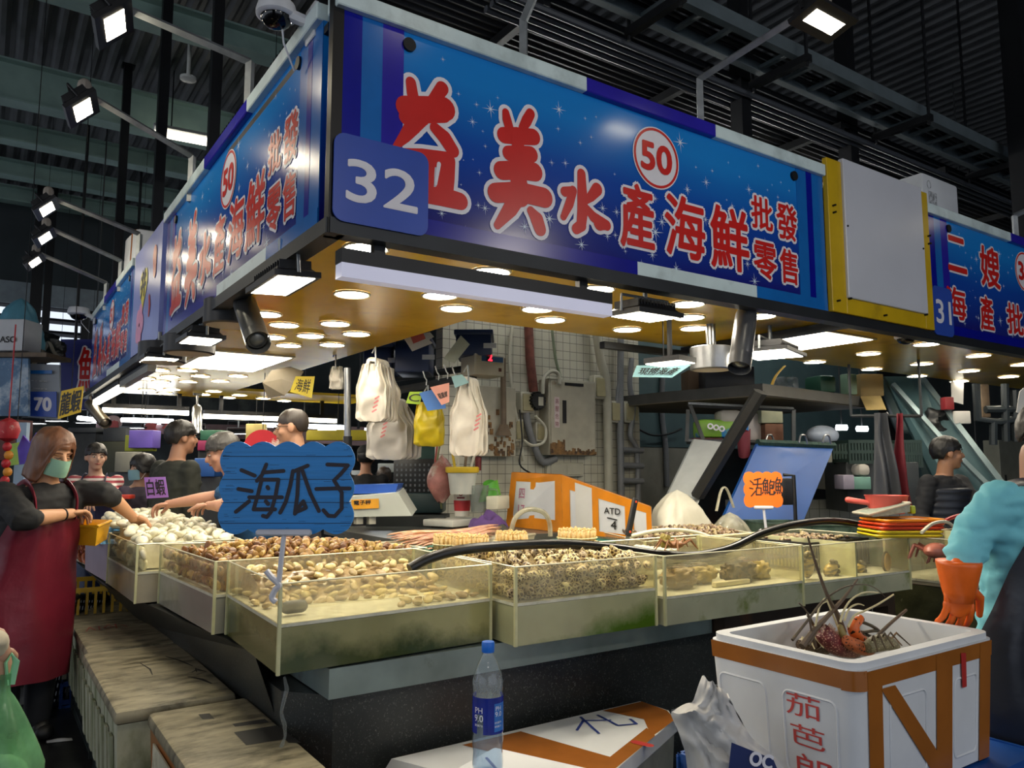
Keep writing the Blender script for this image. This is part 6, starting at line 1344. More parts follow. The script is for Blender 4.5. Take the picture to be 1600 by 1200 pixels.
# crates behind the scale
c = P(652, 745, d=6.6); t = thing('plastic_crate', 'black perforated crate standing behind the scale', 'crate', (c.x, c.y, c.z - .17)); m = MB()
m.box(c, (.36, .3, .30), YAW - PI / 2, .01); m.build('body', bk, t); m = MB()
for i in range(9):
    for j in range(6): r = c + V((RGT[0], RGT[1], 0)) * (-.15 + .0375 * i) - V((FWD[0], FWD[1], 0)) * .151; m.box((r.x, r.y, c.z - .11 + .042 * j), (.014, .004, .02), YAW - PI / 2)
m.build('perforations', mat('hole_grey', '5a6066', .5), t, 0)
c = P(655, 785, d=6.5); m = MB(); m.box((c.x, c.y, c.z - .0), (.42, .34, .16), YAW - PI / 2, .015); m.build('basin', mat('dark_teal_plastic', '22383a', .4), None, label='dark teal basin under the black perforated crate', cat='basin')
m = MB(); m.box((c.x - .15, c.y - .12, (c.z - .09) / 2), (.62, .4, c.z - .09), YAW - PI / 2); m.build('work_bench', mat('bench_dark', '2a2e2c', .6, 0, .2), None, 0, label='dark low bench behind the scale carrying the basin', cat='bench')
# cords hanging by the crates
pipe([(684, 690), (679, 740), (684, 800)], .008, mat('cord_red', '9a4038', .5), 'thin reddish cord hanging left of the bucket', y=5.6, cat='cord', name='cord')
pipe([(688, 690), (683, 730), (690, 795)], .008, mat('cord_green', '6a7048', .5), 'thin olive cord hanging left of the bucket', y=5.55, cat='cord', name='cord')
# foam box with orange tape
t = thing('foam_box', 'tilted white foam box bound with orange tape, marked ATD 4', 'foam box', (3.7, 4.75, 1.045)); ot = mat('orange_tape', 'd8861c', .22, 0, .12, 8)
C0, Lb, Rb = P(880, 832, z=1.047), P(791, 822, z=1.047), P(1020, 846, z=1.047)
C0t, Lbt = P(878, 742, d=(C0.x * FWD[0] + C0.y * FWD[1])), P(800, 738, d=(Lb.x * FWD[0] + Lb.y * FWD[1])); Rbt = P(1018, 792, d=(Rb.x * FWD[0] + Rb.y * FWD[1]))
Bb = Lb + (Rb - C0); Bt = Lbt + (Rbt - C0t)
m = MB(); m.hexa([C0, Rb, Bb, Lb], [C0t, Rbt, Bt, Lbt]); m.build('box', foam_m, t, 0)
def fq(a, b, at, bt, u0, v0, u1, v1, off=.004):
    f = lambda u, v: (a.lerp(b, u)).lerp(at.lerp(bt, u), v); n = (b - a).cross(at - a).normalized()
    if n.dot(-a) < 0: n = -n
    return [f(u, v) + n * off for u, v in ((u0, v0), (u1, v0), (u1, v1), (u0, v1))]
m = MB()
for a, b, at, bt, L_ in ((Lb, C0, Lbt, C0t, ((0, .84, 1, 1), (0, .0, 1, .2), (0, 0, .12, 1), (.42, .1, .52, 1), (.88, 0, 1, 1))), (C0, Rb, C0t, Rbt, ((0, .78, 1, 1), (0, 0, .1, 1), (.34, 0, .44, 1), (.73, 0, .82, 1), (.95, 0, 1, 1), (0, 0, 1, .1)))):
    for k, (u0, v0, u1, v1) in enumerate(L_): m.quad(*fq(a, b, at, bt, u0, v0, u1, v1, .004 + .0004 * k))
n = V((0, 0, .004)); m.quad(*[C0t.lerp(Lbt, .0) + n, C0t.lerp(Rbt, .12) + n, Lbt.lerp(Bt, .12) + n, Lbt + n]); m.quad(*[C0t + n, Rbt + n, Rbt.lerp(Bt, .14) + n, C0t.lerp(Lbt, .14) + n])
m.build('orange_tape', ot, t, 0)
m = MB(); m.quad(*fq(C0, Rb, C0t, Rbt, .17, .1, .37, .95, .007)); m.build('delivery_note', paper, t, 0)
q = fq(C0, Rb, C0t, Rbt, .46, .12, .72, .74, .006); M = plane(q[0], q[1] - q[0], q[3] - q[0]); w_ = (q[1] - q[0]).length; h_ = (q[3] - q[0]).length; k = 1 if M.col[2].to_3d().dot(-q[0]) > 0 else -1
m = MB(); text(m, 'ATD', (w_ * .16, h_ * .6, w_ * .84, h_ * .80), .001, M, .003 * k); text(m, '4', (w_ * .45, h_ * .1, w_ * .68, h_ * .38), .001, M, .003 * k); stroke(m, [(w_ * .3, h_ * .46), (w_ * .7, h_ * .42)], .004, M, .003 * k); m.build('marker_writing', blk_pen, t, 0)
q = fq(Lb, C0, Lbt, C0t, .1, .2, .4, .8, .006); M = plane(q[0], q[1] - q[0], q[3] - q[0]); w_ = (q[1] - q[0]).length; h_ = (q[3] - q[0]).length; m = MB(); text(m, '四', (w_ * .4, h_ * .55, w_ * .75, h_ * .85), .001, M, .004); text(m, '17', (w_ * .4, h_ * .1, w_ * .8, h_ * .35), .001, M, .004); m.build('pink_writing', mat('pink_marker', 'b06a88', .5), t, 0)
# white sacks right of it
def softbag(c, r, h, mt, label, seed, peak=(0, 0), name='plastic_bag', knob=0):
    c = V(c); m = MB()
    def fn(u, v):
        a = 2 * PI * u; s = max(0, 1 - v ** 1.8) ** .62 * (1 + .2 * noise.noise(V((math.cos(a) * 2, math.sin(a) * 2, v * 3 + seed)))) if v < .999 else 0
        s = s + (.05 * math.sin(7 * a + seed + v * 2) + .10 * noise.noise(V((math.cos(a) * 4, math.sin(a) * 4, v * 7 + seed)))) * (1 - v) * v * 3
        return V((c.x + r[0] * s * math.cos(a) + peak[0] * v, c.y + r[1] * s * math.sin(a) + peak[1] * v, c.z + h * v))
    m.grid(fn, 40, 16, True); o = m.build(name, mt, None, 70, label=label, cat='bag'); return o
film = clear('milky_film', 'f0efe6', .62, 'd4d0bc', .12, 1.0)
c = P(1060, 822, z=1.0); softbag((4.45, 4.20, .775), (.34, .24), .56, mat('white_sack_film', 'c4c0b0', .4, 0, .08, 7, .3), 'knotted opaque white sack behind the small grey clams', 2, (-.06, .0))
o = softbag((4.60, 3.86, .775), (.24, .18), .40, film, 'translucent carrier bag with looped handle left of the orange sign', 6, (-.02, 0)); m = MB(); p = P(1133, 772, y=3.86)
m.tube(smooth_path([p + V((-.1, 0, -.12)), p + V((-.04, 0, .03)), p + V((.02, 0, .035)), p + V((.09, 0, -.1))]), .013, 8, True, False, .5); m.build('handle', film, o)
# ---------------------------------------------------------------- right of the tiled wall
m = MB(); q = [P(x, y, d=e) for x, y, e in ((1085, 686, 6.6), (1133, 691, 6.4), (1085, 800, 5.9), (1035, 790, 6.1))]; m.sheet(q, (FWD[0], FWD[1], 0), .06); m.build('foam_board', mat('grey_white_foam', 'a3a6a4', .6, 0, .08), None, 0, label='tall grey white foam board leaning behind the white sack', cat='board')
m = MB(); a = P(1188, 612, d=5.6); b = P(1090, 775, d=6.0); m.tube([a, b], .075, 6, True, False, .6); m.build('steel_strut', mat('dark_strut', '2e2f30', .5, .4, .2), None, 0, label='thick dark diagonal strut propping the overhead shelf', cat='strut')
sh = thing('overhead_shelf', 'dark overhead shelf with beige underside right of the silver drum lamp', 'shelf', (5.8, 5.4, 2.1)); zf = 2.13
q = [P(x, y, z=zf) for x, y in ((1042, 628), (1192, 616), (1362, 638), (1230, 642))]; m = MB(); q[2] = P(1362, 638, z=zf); q = [q[0], q[1], q[2], q[3]]
q = [P(1192, 617, z=zf), P(1362, 636, z=zf), P(1362, 636, z=zf) + V((0, 1.4, 0)), P(1192, 617, z=zf) + V((-.2, 2.3, 0)), P(1042, 628, z=zf)]
m.hexa(q, [p + V((0, 0, .10)) for p in q]); m.build('deck', mat('shelf_dark', '4a4a48', .5, .2, .15), sh, 0); m = MB(); m.hexa([p + V((0, .02, -.008)) for p in q], [p + V((0, .02, 0)) for p in q]); m.build('underside_board', mat('shelf_ply', '6e6450', .7, 0, .1), sh, 0)
def blk(px, d, dep, mt, name, label, cat, rz=0, bev=.01, dz=0):
    x0, y0, x1, y1 = px; a = P(x0, y1, d=d); b = P(x1, y1, d=d); h = P(x0, y0, d=d).z - a.z; wd = (b - a).length; c = (a + b) / 2 + V((FWD[0], FWD[1], 0)) * dep / 2
    m = MB(); m.box((c.x, c.y, c.z + h / 2 + dz), (wd, dep, h), YAW - PI / 2 + rz, bev); return m.build(name, mt, None, label=label, cat=cat)
def dz(px, py, z=2.232):
    p = P(px, py, z=z); return p.x * FWD[0] + p.y * FWD[1]
dkbox = mat('dark_crate_box', '17191f', .5, 0, .2); brown_c = mat('cardboard', '8f7a50', .75, 0, .1, 6); brown_d = mat('brown_carton', '5a4632', .75)
blk((1102, 572, 1180, 607), dz(1141, 607), .4, dkbox, 'storage_crate', 'long dark crate on the overhead shelf behind the drum lamp', 'crate')
blk((1075, 578, 1101, 611), dz(1088, 611), .3, brown_d, 'carton', 'brown carton on the overhead shelf left of the dark crate', 'carton')
blk((1345, 584, 1382, 619), dz(1363, 619), .35, brown_c, 'cardboard_box', 'open cardboard box with a hanging flap at the right end of the overhead shelf', 'box')
o = bpy.data.objects['cardboard_box.001' if 'cardboard_box.001' in bpy.data.objects else 'cardboard_box']; m = MB(); q = [P(x, y, d=e) for x, y, e in ((1344, 619, dz(1363, 619) - .02), (1376, 618, dz(1363, 619) - .02), (1385, 640, dz(1363, 619) - .2), (1354, 641, dz(1363, 619) - .2))]; m.sheet(q, (FWD[0], FWD[1], 0), .008); m.build('flap', mat('flap_cardboard', 'a08a58', .75), o, 0)
blk((1216, 588, 1250, 613), dz(1233, 613), .2, clear('clear_pack', 'dfe4e4', .5, 'b8bcbc', .1), 'plastic_pack', 'crumpled clear pack on the overhead shelf beside the yellow strap', 'package', bev=.03)
blk((1275, 586, 1305, 613), dz(1290, 613), .25, mat('green_black_pack', '1f4a38', .5), 'green_pack', 'dark green pack in the middle of the overhead shelf', 'package', .3, .03)
blk((1320, 584, 1340, 616), dz(1330, 616), .1, mat('green_long_box', '6f8a74', .5), 'long_box', 'narrow green printed box tilted beside the cardboard box', 'package', .4)
m = MB(); m.tube(smooth_path([P(1226, 572, d=dz(1215, 613)), P(1212, 588, d=dz(1215, 613) - .05), P(1205, 608, d=dz(1215, 613) - .12), P(1210, 622, d=dz(1215, 613) - .14)]), .022, 6, True, False, .3); m.build('strap', mat('yellow_strap', 'c49a28', .5), None, label='curved yellow strap dangling from the overhead shelf', cat='strap')
# lower shelf frame and packs
lf = thing('pack_shelf', 'thin dark steel frame with packs below the overhead shelf', 'frame', P(1080, 690, d=6.8)); m = MB()
for l in (((1075, 640, 6.8), (1073, 690, 6.8)), ((1078, 632, 6.8), (1100, 690, 6.7)), ((1073, 690, 6.8), (1225, 692, 6.8)), ((1240, 640, 6.8), (1240, 692, 6.8)), ((1075, 632, 6.8), (1240, 640, 6.8))): m.tube([P(a, b, d=c) for a, b, c in l], .022, 4)
m.build('bars', rackm, lf, 0)
def pack(px, d, mt, name, label, rz=0): return blk(px, d, .25, mt, name, label, 'package', rz, .035)
o = pack((1092, 655, 1172, 684), 7.0, mat('green_blue_pack', '7fae3c', .4, 0, .1, 4, 0, '2f7fc8', (.52, .56)), 'detergent_pack', 'green and blue printed pack with three white rings under the overhead shelf')
m = MB()
for k in range(3): r = P(1110 + 9 * k, 666 + 2 * k, d=6.93); disc(m, (0, 0), .028, plane(r, (RGT[0], RGT[1], 0), (0, 0, 1)), 0, 16, ri=.014)
m.build('white_rings', whi_m, o, 0)
pack((1126, 640, 1160, 662), 7.0, bag_g, 'white_bag', 'crumpled white bag on top of the green and blue pack'); pack((1158, 645, 1192, 690), 7.1, mat('white_red_bag', 'b4aca8', .4, 0, .1, 6, 0, '9a5050', (.6, .68)), 'white_bag', 'white bag with red streaks beside the brown carton')
blk((1196, 662, 1225, 690), 7.0, .3, mat('reddish_carton', '6a4430', .7), 'carton', 'reddish brown carton at the right of the packs', 'carton'); blk((1190, 640, 1224, 661), 7.0, .3, mat('pale_carton', 'a0a48c', .6), 'carton', 'pale carton with a small label on the reddish carton', 'carton')
blk((1085, 684, 1130, 692), 6.9, .2, mat('maroon_cloth', '4a1f28', .8), 'cloth', 'folded maroon cloth under the green and blue pack', 'cloth', 0, .01)
m = MB(); p = P(1162, 682, d=6.7); m.grid(lambda u, v: p + V((.07 * math.cos(2 * PI * u) * (1 - .3 * v), .05 * math.sin(2 * PI * u), .05 - .22 * v + .02 * math.sin(8 * u))), 16, 6, True); o = m.build('red_bag', mat('dark_red_cloth', '6a2030', .7), None, 70, label='dark red cloth bag hanging right of the foam board', cat='bag'); m = MB(); m.tube([p + V((0, 0, .04)), P(1162, 637, d=6.8)], .012, 6); m.build('strap', MC['dark_red_cloth'], o)
# blue board
q = [P(x, y, d=e) for x, y, e in ((1184, 693, 6.6), (1303, 698, 7.0), (1255, 815, 6.3), (1128, 815, 5.9))]; t = thing('blue_board', 'slanted bright blue board behind the orange sign', 'board', q[3]); m = MB(); m.sheet(q, (FWD[0], FWD[1], .2), .05); m.build('panel', mat('blue_board_paint', '0f4a92', .4, 0, .1, 3), t, 0)
m = MB(); m.tube([q[0] + V((0, 0, .01)), q[1] + V((0, 0, .01))], .03, 6); m.build('green_netting', mat('green_net', '1f3a34', .8, 0, .3, 30, .5), t)
m = MB()
for px in (1203, 1255, 1292): p = P(px, 690, d=6.7); m.tube(smooth_path([p + V((-.06, 0, -.01)), p + V((-.03, 0, .05)), p + V((.03, 0, .05)), p + V((.06, 0, -.02))]), .009, 6)
m.build('wire_loops', steel_m, t)
m = MB(); a = P(1242, 785, d=5.8); m.tube([P(1224, 742, d=5.8), P(1240, 743, d=5.8), a, V((a.x, a.y, 0))], .014, 6); m.box(P(1231, 768, d=5.9), (.10, .04, .2), YAW - PI / 2, .01); m.build('trolley_handle', black_m, None, label='black trolley handle partly hidden by the orange sign', cat='handle')
# low tiled wall, teal stair
xl = P(1255, 800, d=7.4); struct(MB().box((xl.x + 1.0, xl.y - .1, .6), (3.0, .12, 1.17), YAW - PI / 2 + .08), 'wall_5', tile_mat('grey_tiles', '8e908a', '55564f', .09))
st = thing('stair', 'teal painted steel staircase side descending to the right', 'stair', P(1500, 780, d=7.5)); stm = mat('teal_paint', '3f5a60', .45, .2, .12, 3)
q = [P(x, y, d=e) for x, y, e in ((1382, 588, 8.0), (1440, 588, 8.0), (1572, 770, 7.3), (1510, 800, 7.3), (1470, 770, 7.5))]; m = MB(); m.sheet(q, (FWD[0], FWD[1], 0), .04); m.build('stringer', stm, st, 0)
m = MB(); m.tube([P(1395, 600, d=7.9), P(1475, 690, d=7.5), P(1560, 775, d=7.2)], .03, 4); m.tube([P(1440, 590, d=7.95), P(1578, 772, d=7.2)], .035, 4); m.build('flange', mat('teal_edge', '74868a', .4, .3), st, 0)
q = [P(x, y, d=e) for x, y, e in ((1372, 590, 8.3), (1400, 590, 8.3), (1470, 730, 8.0), (1455, 790, 8.0), (1395, 660, 8.3))]; m = MB(); m.sheet(q, (FWD[0], FWD[1], 0), .03); m.build('riser_plate', stm, st, 0)
lump(P(1460, 665, d=7.9), (.22, .2, .2), 'bin_bag', 'black bin bag lodged on the teal staircase above the man in the vest', 'bag', bk, 31, .3)
# hanging aprons
def cloth_hang(px, d, mt, name, label, seed, w2=.5):
    x0, x1, y0, y1 = px; a = P(x0, y1, d=d); b = P(x1, y1, d=d); u = (b - a); wd = u.length; u.normalize(); f = V((FWD[0], FWD[1], 0)); H_ = P(x0, y0, d=d).z - a.z; m = MB()
    def fn(s, v):
        wv = 1 - (1 - w2) * v ** .8; x = (s - .5) * wd * wv; yy = .035 * math.sin(s * 9 + seed + v) * (1 - .4 * v) + .05 * noise.noise(V((s * 3, v * 2, seed))); return a + u * (wd / 2 + x + .05 * wd * math.sin(v * 3 + seed)) + f * yy + V((0, 0, H_ * v))
    m.grid(fn, 30, 16); m.v += [v + f * .006 for v in m.v]; k = 30 * 16; m.f += [tuple(reversed([i + k for i in q])) for q in m.f]; return m.build(name, mt, None, 80, label=label, cat='apron')
cloth_hang((1362, 1410, 645, 800), 6.2, mat('grey_rubber_apron', '3b3d42', .45, 0, .12, 5), 'apron', 'dark grey rubber apron hanging in front of the teal stair', 1, .35)
o = bpy.data.objects['apron']; m = MB(); m.tube([P(1386, 648, d=6.2), P(1386, 646, d=6.3), P(1386, 649, d=6.46)], .012, 6); m.build('neck_strap', MC['grey_rubber_apron'], o)
cloth_hang((1392, 1432, 646, 800), 6.35, mat('red_apron_cloth', '7a2430', .6, 0, .12, 5), 'apron', 'red apron hanging right behind the dark grey one', 4, .25)
a = P(1372, 640, d=6.4); m = MB(); m.tube([P(1330, 650, d=6.6), P(1440, 650, d=6.3)], .015, 6); m.tube([P(1330, 650, d=6.6), P(1330, 650, d=6.6) + V((0, 0, 1.2))], .012, 6); m.tube([P(1440, 650, d=6.3), P(1440, 650, d=6.3) + V((0, 0, 1.2))], .012, 6); m.build('hanging_rail', rackm, None, label='thin steel rail from which the aprons hang', cat='rail')
gcr = mat('dark_green_rack', '20342e', .5, 0, .2)
def slatcrate(px, d, dep, mt, label):
    x0, y0, x1, y1 = px; p = P(x0, y1, d=d); q = P(x1, y1, d=d); h = P(x0, y0, d=d).z - p.z; u = (q - p).normalized(); f = V((FWD[0], FWD[1], 0)); wd = (q - p).length; t = thing('plastic_crate', label, 'crate', (p + q) / 2 + f * dep / 2); m = MB()
    for o_ in (V(), f * dep):
        for k in range(10): r = p + o_ + u * (wd * k / 9); m.box((r.x, r.y, r.z + h / 2), (.02, .02, h), YAW - PI / 2)
        for k in (0, .5, 1): r = p + o_ + u * (wd / 2); m.box((r.x, r.y, r.z + h * k), (wd + .02, .024, .03), YAW - PI / 2)
    for k in (0, 1):
        r = p + u * wd * k + f * dep / 2; m.box((r.x, r.y, r.z + .015), (.02, dep, .03), YAW - PI / 2); m.box((r.x, r.y, r.z + h), (.02, dep, .03), YAW - PI / 2)
    m.build('lattice', mt, t, 0); return t
slatcrate((1328, 690, 1372, 722), 7.0, .35, gcr, 'dark green lattice crate left of the hanging aprons, high'); slatcrate((1406, 690, 1440, 728), 7.2, .35, gcr, 'dark green lattice crate right of the hanging aprons')
blk((1325, 722, 1440, 800), 7.1, .5, mat('steel_table_dark', '3c4042', .5, .3), 'side_table', 'dark steel side table behind the hanging aprons', 'table')
blk((1335, 745, 1362, 765), 6.95, .3, mat('pale_green_tub', '6f9a90', .5), 'tub', 'pale green tub stacked behind the grey apron', 'tub'); blk((1318, 742, 1336, 765), 6.95, .2, mat('white_purple_box', '9a94a8', .5), 'carton', 'small white and purple carton beside the pale green tub', 'carton'); blk((1342, 725, 1362, 744), 6.95, .2, bag_g, 'white_bag', 'crumpled pale bag on the pale green tub', 'bag', 0, .04)
blk((1290, 700, 1320, 765), 7.6, .3, mat('pillar_beige', '8a8a80', .6, 0, .1), 'pillar_box', 'beige boxed pillar between the blue board and the aprons', 'pillar')
m = MB(); p = P(1285, 680, d=7.8); m.ell(p, (.22, .12, .1), 18, 10); m.build('basin', mat('pale_blue_basin', 'a8b4c8', .4), None, label='upturned pale blue basin beyond the blue board', cat='basin')
# far lights and the right rear wall clutter
for px, py, lab in ((1315, 668, 'small far tube light left one of two seen beyond the blue board'), (1347, 670, 'small far tube light right one of two seen beyond the blue board'), (1528, 740, 'bright far tube light beyond the teal staircase')):
    a = P(px - 8, py, d=9.5); b = P(px + 8, py, d=9.5); m = MB(); m.tube([a, b], .035, 8); o = m.build('tube_light', tubeglow, None, label=lab, cat='lamp'); m = MB(); c = a.lerp(b, .5); m.tube([c, V((c.x, c.y, 6.44))], .01, 5); m.build('rod', rackm, o)
t, a, b = wallbox('electric_cabinet', (1568, 690, 1620, 800), .2, mat('cabinet_grey', '8a8878', .5, 0, .1), 'grey cabinet at the right edge behind the turquoise sleeved person', 'cabinet', y=5.0)
m = MB(); m.bx(a.x + .1, a.x + .13, a.y - .012, a.y, a.z + .28, a.z + .48); m.build('slot', black_m, t, 0)
fr = thing('pipe_rack', 'blackened pipe rack on the wall at the right edge', 'rack', P(1560, 650, d=7.0)); m = MB(); dp = mat('dark_pipe', '232b30', .5, .3)
for l in (((1525, 600), (1528, 655), (1560, 660), (1590, 655)), ((1552, 660), (1552, 695)), ((1570, 600), (1572, 690)), ((1585, 610), (1588, 690)), ((1540, 640), (1600, 640))): m.tube([P(x, y, d=7.0) for x, y in l], .035, 8)
m.build('pipes', dp, fr)
blk((1536, 600, 1549, 652), 7.3, .08, wood, 'plank', 'brown plank standing behind the blackened pipe rack', 'plank'); blk((1493, 642, 1518, 662), 7.6, .05, paper, 'notice_board', 'pale blank board on the far wall above the staircase', 'board'); blk((1478, 620, 1492, 640), 7.6, .1, mat('red_pack', '8a2a30', .5), 'red_pack', 'small red pack on the wall left of the pale board', 'package')
dn = P(1496, 600, y=3.9); card([(1486, 596), (1506, 596), (1505, 632), (1487, 627)], dn.x * FWD[0] + dn.y * FWD[1], paper, 'notice_sheet', 'curled white sheet hanging from the soffit near plate 31', 'paper'); card([(1593, 612), (1606, 600), (1606, 650), (1588, 644)], 6.0, paper, 'notice_sheet', 'white sheet hanging at the right edge of the picture', 'paper')
struct(MB().bx(8.5, 17, 9.2, 9.3, 0, 4.2), 'wall_6', mat('dark_clutter_wall', '2f3436', .8, 0, .4, 2, 0, '4a3a34', (.5, .7)))
# red ladle pot on its basket pile
t = thing('ladle', 'red plastic ladle pot with handle resting on the basket pile', 'ladle', P(1385, 800, d=4.9)); lm = mat('red_ladle', 'c05048', .4, 0, .08); c = P(1386, 802, d=4.9)
m = MB(); m.lathe([(.10, 0), (.125, .105), (.13, .112), (.122, .112), (.095, .01)], c, 30); m.build('bowl', lm, t); a = P(1358, 786, d=4.9); b = P(1325, 781, d=4.95); m = MB(); m.cap([a, b], [.016, .019], 12); m.build('handle', lm, t)
def baskets():
    cs = [('e08a1c', 'orange'), ('d84a20', 'red orange'), ('c8381c', 'red'), ('e0c428', 'yellow'), ('d0b820', 'lower yellow')]
    z = 1.085; p = P(1403, 812, d=4.75)
    for k, (h, nm) in enumerate(reversed(cs)):
        t = thing('sorting_basket', '%s shallow basket in the pile of five under the red ladle' % nm, 'basket', (p.x, p.y, z)); mt = mat('basket_' + nm.replace(' ', '_'), h, .4, 0, .06); m = MB(); m.box((p.x + .01 * k, p.y, z + .01), (.36, .26, .012), YAW - PI / 2 + .05 * k, .004); m.build('base', mt, t); m = MB(); M = TR((p.x + .01 * k, p.y, z + .018), 0, 0, YAW - PI / 2 + .05 * k); m.tube([M @ V((x, y, 0)) for x, y in rrect(-.2, -.14, .2, .14, .04)], .007, 6, closed=True); m.build('rim', mt, t); z += .022
    return p, z
bp_, bz_ = baskets()
t = thing('colander', 'grey white slotted basket tilted beneath the red ladle', 'basket', (bp_.x - .03, bp_.y, bz_)); q = [P(x, y, d=4.7) for x, y in ((1358, 804), (1422, 786), (1422, 800), (1365, 808))]; m = MB(); f = V((FWD[0], FWD[1], 0)) * .22; m.hexa(q, [p + f for p in q]); m.build('body', mat('colander_green_grey', '7f8c80', .5, 0, .2, 40), t, 0); m = MB(); m.tube([q[0], q[1], q[1] + f, q[0] + f], .008, 6, closed=True); m.build('rim', white_pl, t)
blk((1424, 790, 1432, 803), 4.8, .06, mat('lime_cup', 'a8c828', .4), 'cup', 'small lime green cup beside the basket pile', 'cup')
# grey green crate behind the orange sign
q = [P(x, y, z=.98) for x, y in ((1205, 850), (1420, 838), (1400, 818), (1215, 822))]
tray([(4.66, 3.46), (5.35, 2.98), (5.55, 3.35), (4.85, 3.95)], .78, 1.10, clear('grey_green_crate', 'a8b8ae', .75, '6f8578', .2, .8), 'fish_crate', 'large grey green crate behind the orange sign', 'crate', .012, .02)
crate(4.72, 5.5, 3.0, 3.9, .1, .775, dk_crate, 'dark crate stand under the grey green crate', 'plastic_crate')
# neighbouring tank on the right
alg_m = mat('mossy_stone', '3f3f28', .4, 0, .4, 12, .3, '8a8a68', (.58, .66))
m = MB(); m.bx(4.95, 7.2, 2.10, 2.85, 0, .76); m.build('stone_plinth', alg_m, None, 0, label='mossy speckled stone plinth behind the orange glove', cat='plinth')
tank([(4.95, 2.10), (7.2, 2.10), (7.2, 2.9), (4.95, 2.9)], .765, .80, 1.06, 'neighbouring acrylic tank of pale crabs at the right edge', alg_e, 1.0, div=(.35, .7))
for k, (px, py, lab) in enumerate(((1462, 860, 'pale red crab in the neighbouring tank, left one'), (1490, 868, 'pale red crab in the neighbouring tank, middle one near the sleeve'), (1530, 872, 'pale red crab in the neighbouring tank, right one behind the arm'))):
    p = P(px, py, y=2.4); t = thing('crab', lab, 'crab', p); cm = mat('pale_red_crab', 'b06a58', .4, 0, .2, 20); m = MB(); m.ell(p, (.09, .06, .045), 14, 8); m.build('body', cm, t)
    for j in range(6):
        a = -.9 + j * .36 + (1.3 if j > 2 else 0); m = MB(); m.tube([p + V((math.cos(a) * .08, math.sin(a) * .05, 0)), p + V((math.cos(a) * .15, math.sin(a) * .1, .03)), p + V((math.cos(a) * .19, math.sin(a) * .13, -.05))], [.012, .01, .005], 6); m.build('leg', cm, t)
m = MB(); m.tube(smooth_path([P(x, y, y=2.45) for x, y in ((1462, 830), (1480, 812), (1510, 804), (1530, 810))]), .012, 8); m.build('red_tube', mat('red_hose', 'b83038', .35), None, label='red hose over the neighbouring crab tank', cat='hose')
m = MB(); m.tube(smooth_path([P(x, y, y=2.4) for x, y in ((1440, 832), (1458, 818), (1480, 816), (1494, 828))]), .010, 8); m.build('white_tube', MC['white_hose'], None, label='pale hose in front of the red one over the crab tank', cat='hose')

# ---------------------------------------------------------------- hand written signs
def scallop(x0, y0, x1, y1, nx, ny, r, k=7):
    """cloud edged board outline"""
    o = []
    def run(a, b, n):
        for i in range(n):
            p = V(a).lerp(V(b), i / n); q = V(a).lerp(V(b), (i + 1) / n); c = (p + q) / 2; d = (q - p); nrm = V((d.y, -d.x)).normalized()
            for j in range(k): t = j / k; o.append(tuple(p.lerp(q, t) + nrm * r * math.sin(PI * t)))
    run((x0, y0), (x1, y0), nx); run((x1, y0), (x1, y1), ny); run((x1, y1), (x0, y1), nx); run((x0, y1), (x0, y0), ny); return o
def hand_sign(px, d, mt, name, label, nx, ny, r, strokes, conv, sw, ink, th=.006, cat='sign'):
    x0, x1, y0, y1 = px; o_ = P(x0, y1, d=d); b = P(x1, y1, d=d); tpt = P(x0, y0, d=d); u = (b - o_); wd = u.length; hh = (tpt - o_).length
    M = plane(o_, u, tpt - o_); n = M.col[2].to_3d(); s = 1 if n.dot(V((0, 0, EYE)) - o_) > 0 else -1
    t = thing(name, label, cat, (o_ + b) / 2); m = MB(); m.prism(scallop(.02, .02, wd - .02, hh - .02, nx, ny, r), -th * s, M); bd = m.build('board', mt, t, 30)
    m = MB(); f = lambda p: ((conv(p)[0] - x0) / (x1 - x0) * wd, (y1 - conv(p)[1]) / (y1 - y0) * hh)
    for st_ in strokes: stroke(m, [f(p) for p in st_], sw, M, .0015 * s)
    m.build('handwriting', ink, t, 0); return t, M, wd, hh, s, bd
cb = lambda p: (300 + p[0] / 4, 600 + p[1] / 4)
S1 = [[(295, 540), (380, 575)], [(280, 658), (365, 672)], [(270, 800), (350, 735)], [(450, 505), (425, 570), (395, 607)], [(430, 555), (560, 545)], [(425, 595), (405, 690), (380, 785), (515, 785)], [(430, 600), (530, 600), (515, 700), (490, 800), (465, 832), (440, 825)], [(350, 710), (555, 710)], [(462, 645), (468, 655)], [(455, 735), (470, 752)],
      [(632, 545), (712, 512)], [(620, 545), (605, 640), (580, 740), (548, 805)], [(655, 545), (652, 700), (640, 812), (665, 770), (690, 735), (708, 775), (655, 798)], [(680, 545), (735, 690), (790, 795)], [(835, 505), (965, 510), (925, 560), (880, 605), (930, 680), (932, 780), (890, 827), (850, 825), (818, 790)], [(770, 658), (880, 655), (980, 655)]]
blue_bd = mat('blue_painted_planks', '2b82cc', .45, 0, .12, 3, .1, '17507f', (.66, .72), stretch=(1, 1, 22))
t, M, wd, hh, s_, bd = hand_sign((338, 553, 689, 836), 2.72, blue_bd, 'price_sign', 'big blue plank style sign with three handwritten characters clamped on the corner tank', 5, 3, .018, S1, cb, .0068, mat('brown_black_ink', '241f2a', .55), .008)
m = MB()
for v in (.12, .34, .585, .83): m.add([M @ V(p) for p in ((.012, hh * v, .0008 * s_), (wd - .012, hh * v, .0008 * s_), (wd - .012, hh * v + .0022, .0008 * s_), (.012, hh * v + .0022, .0008 * s_))], [(0, 1, 2, 3)])
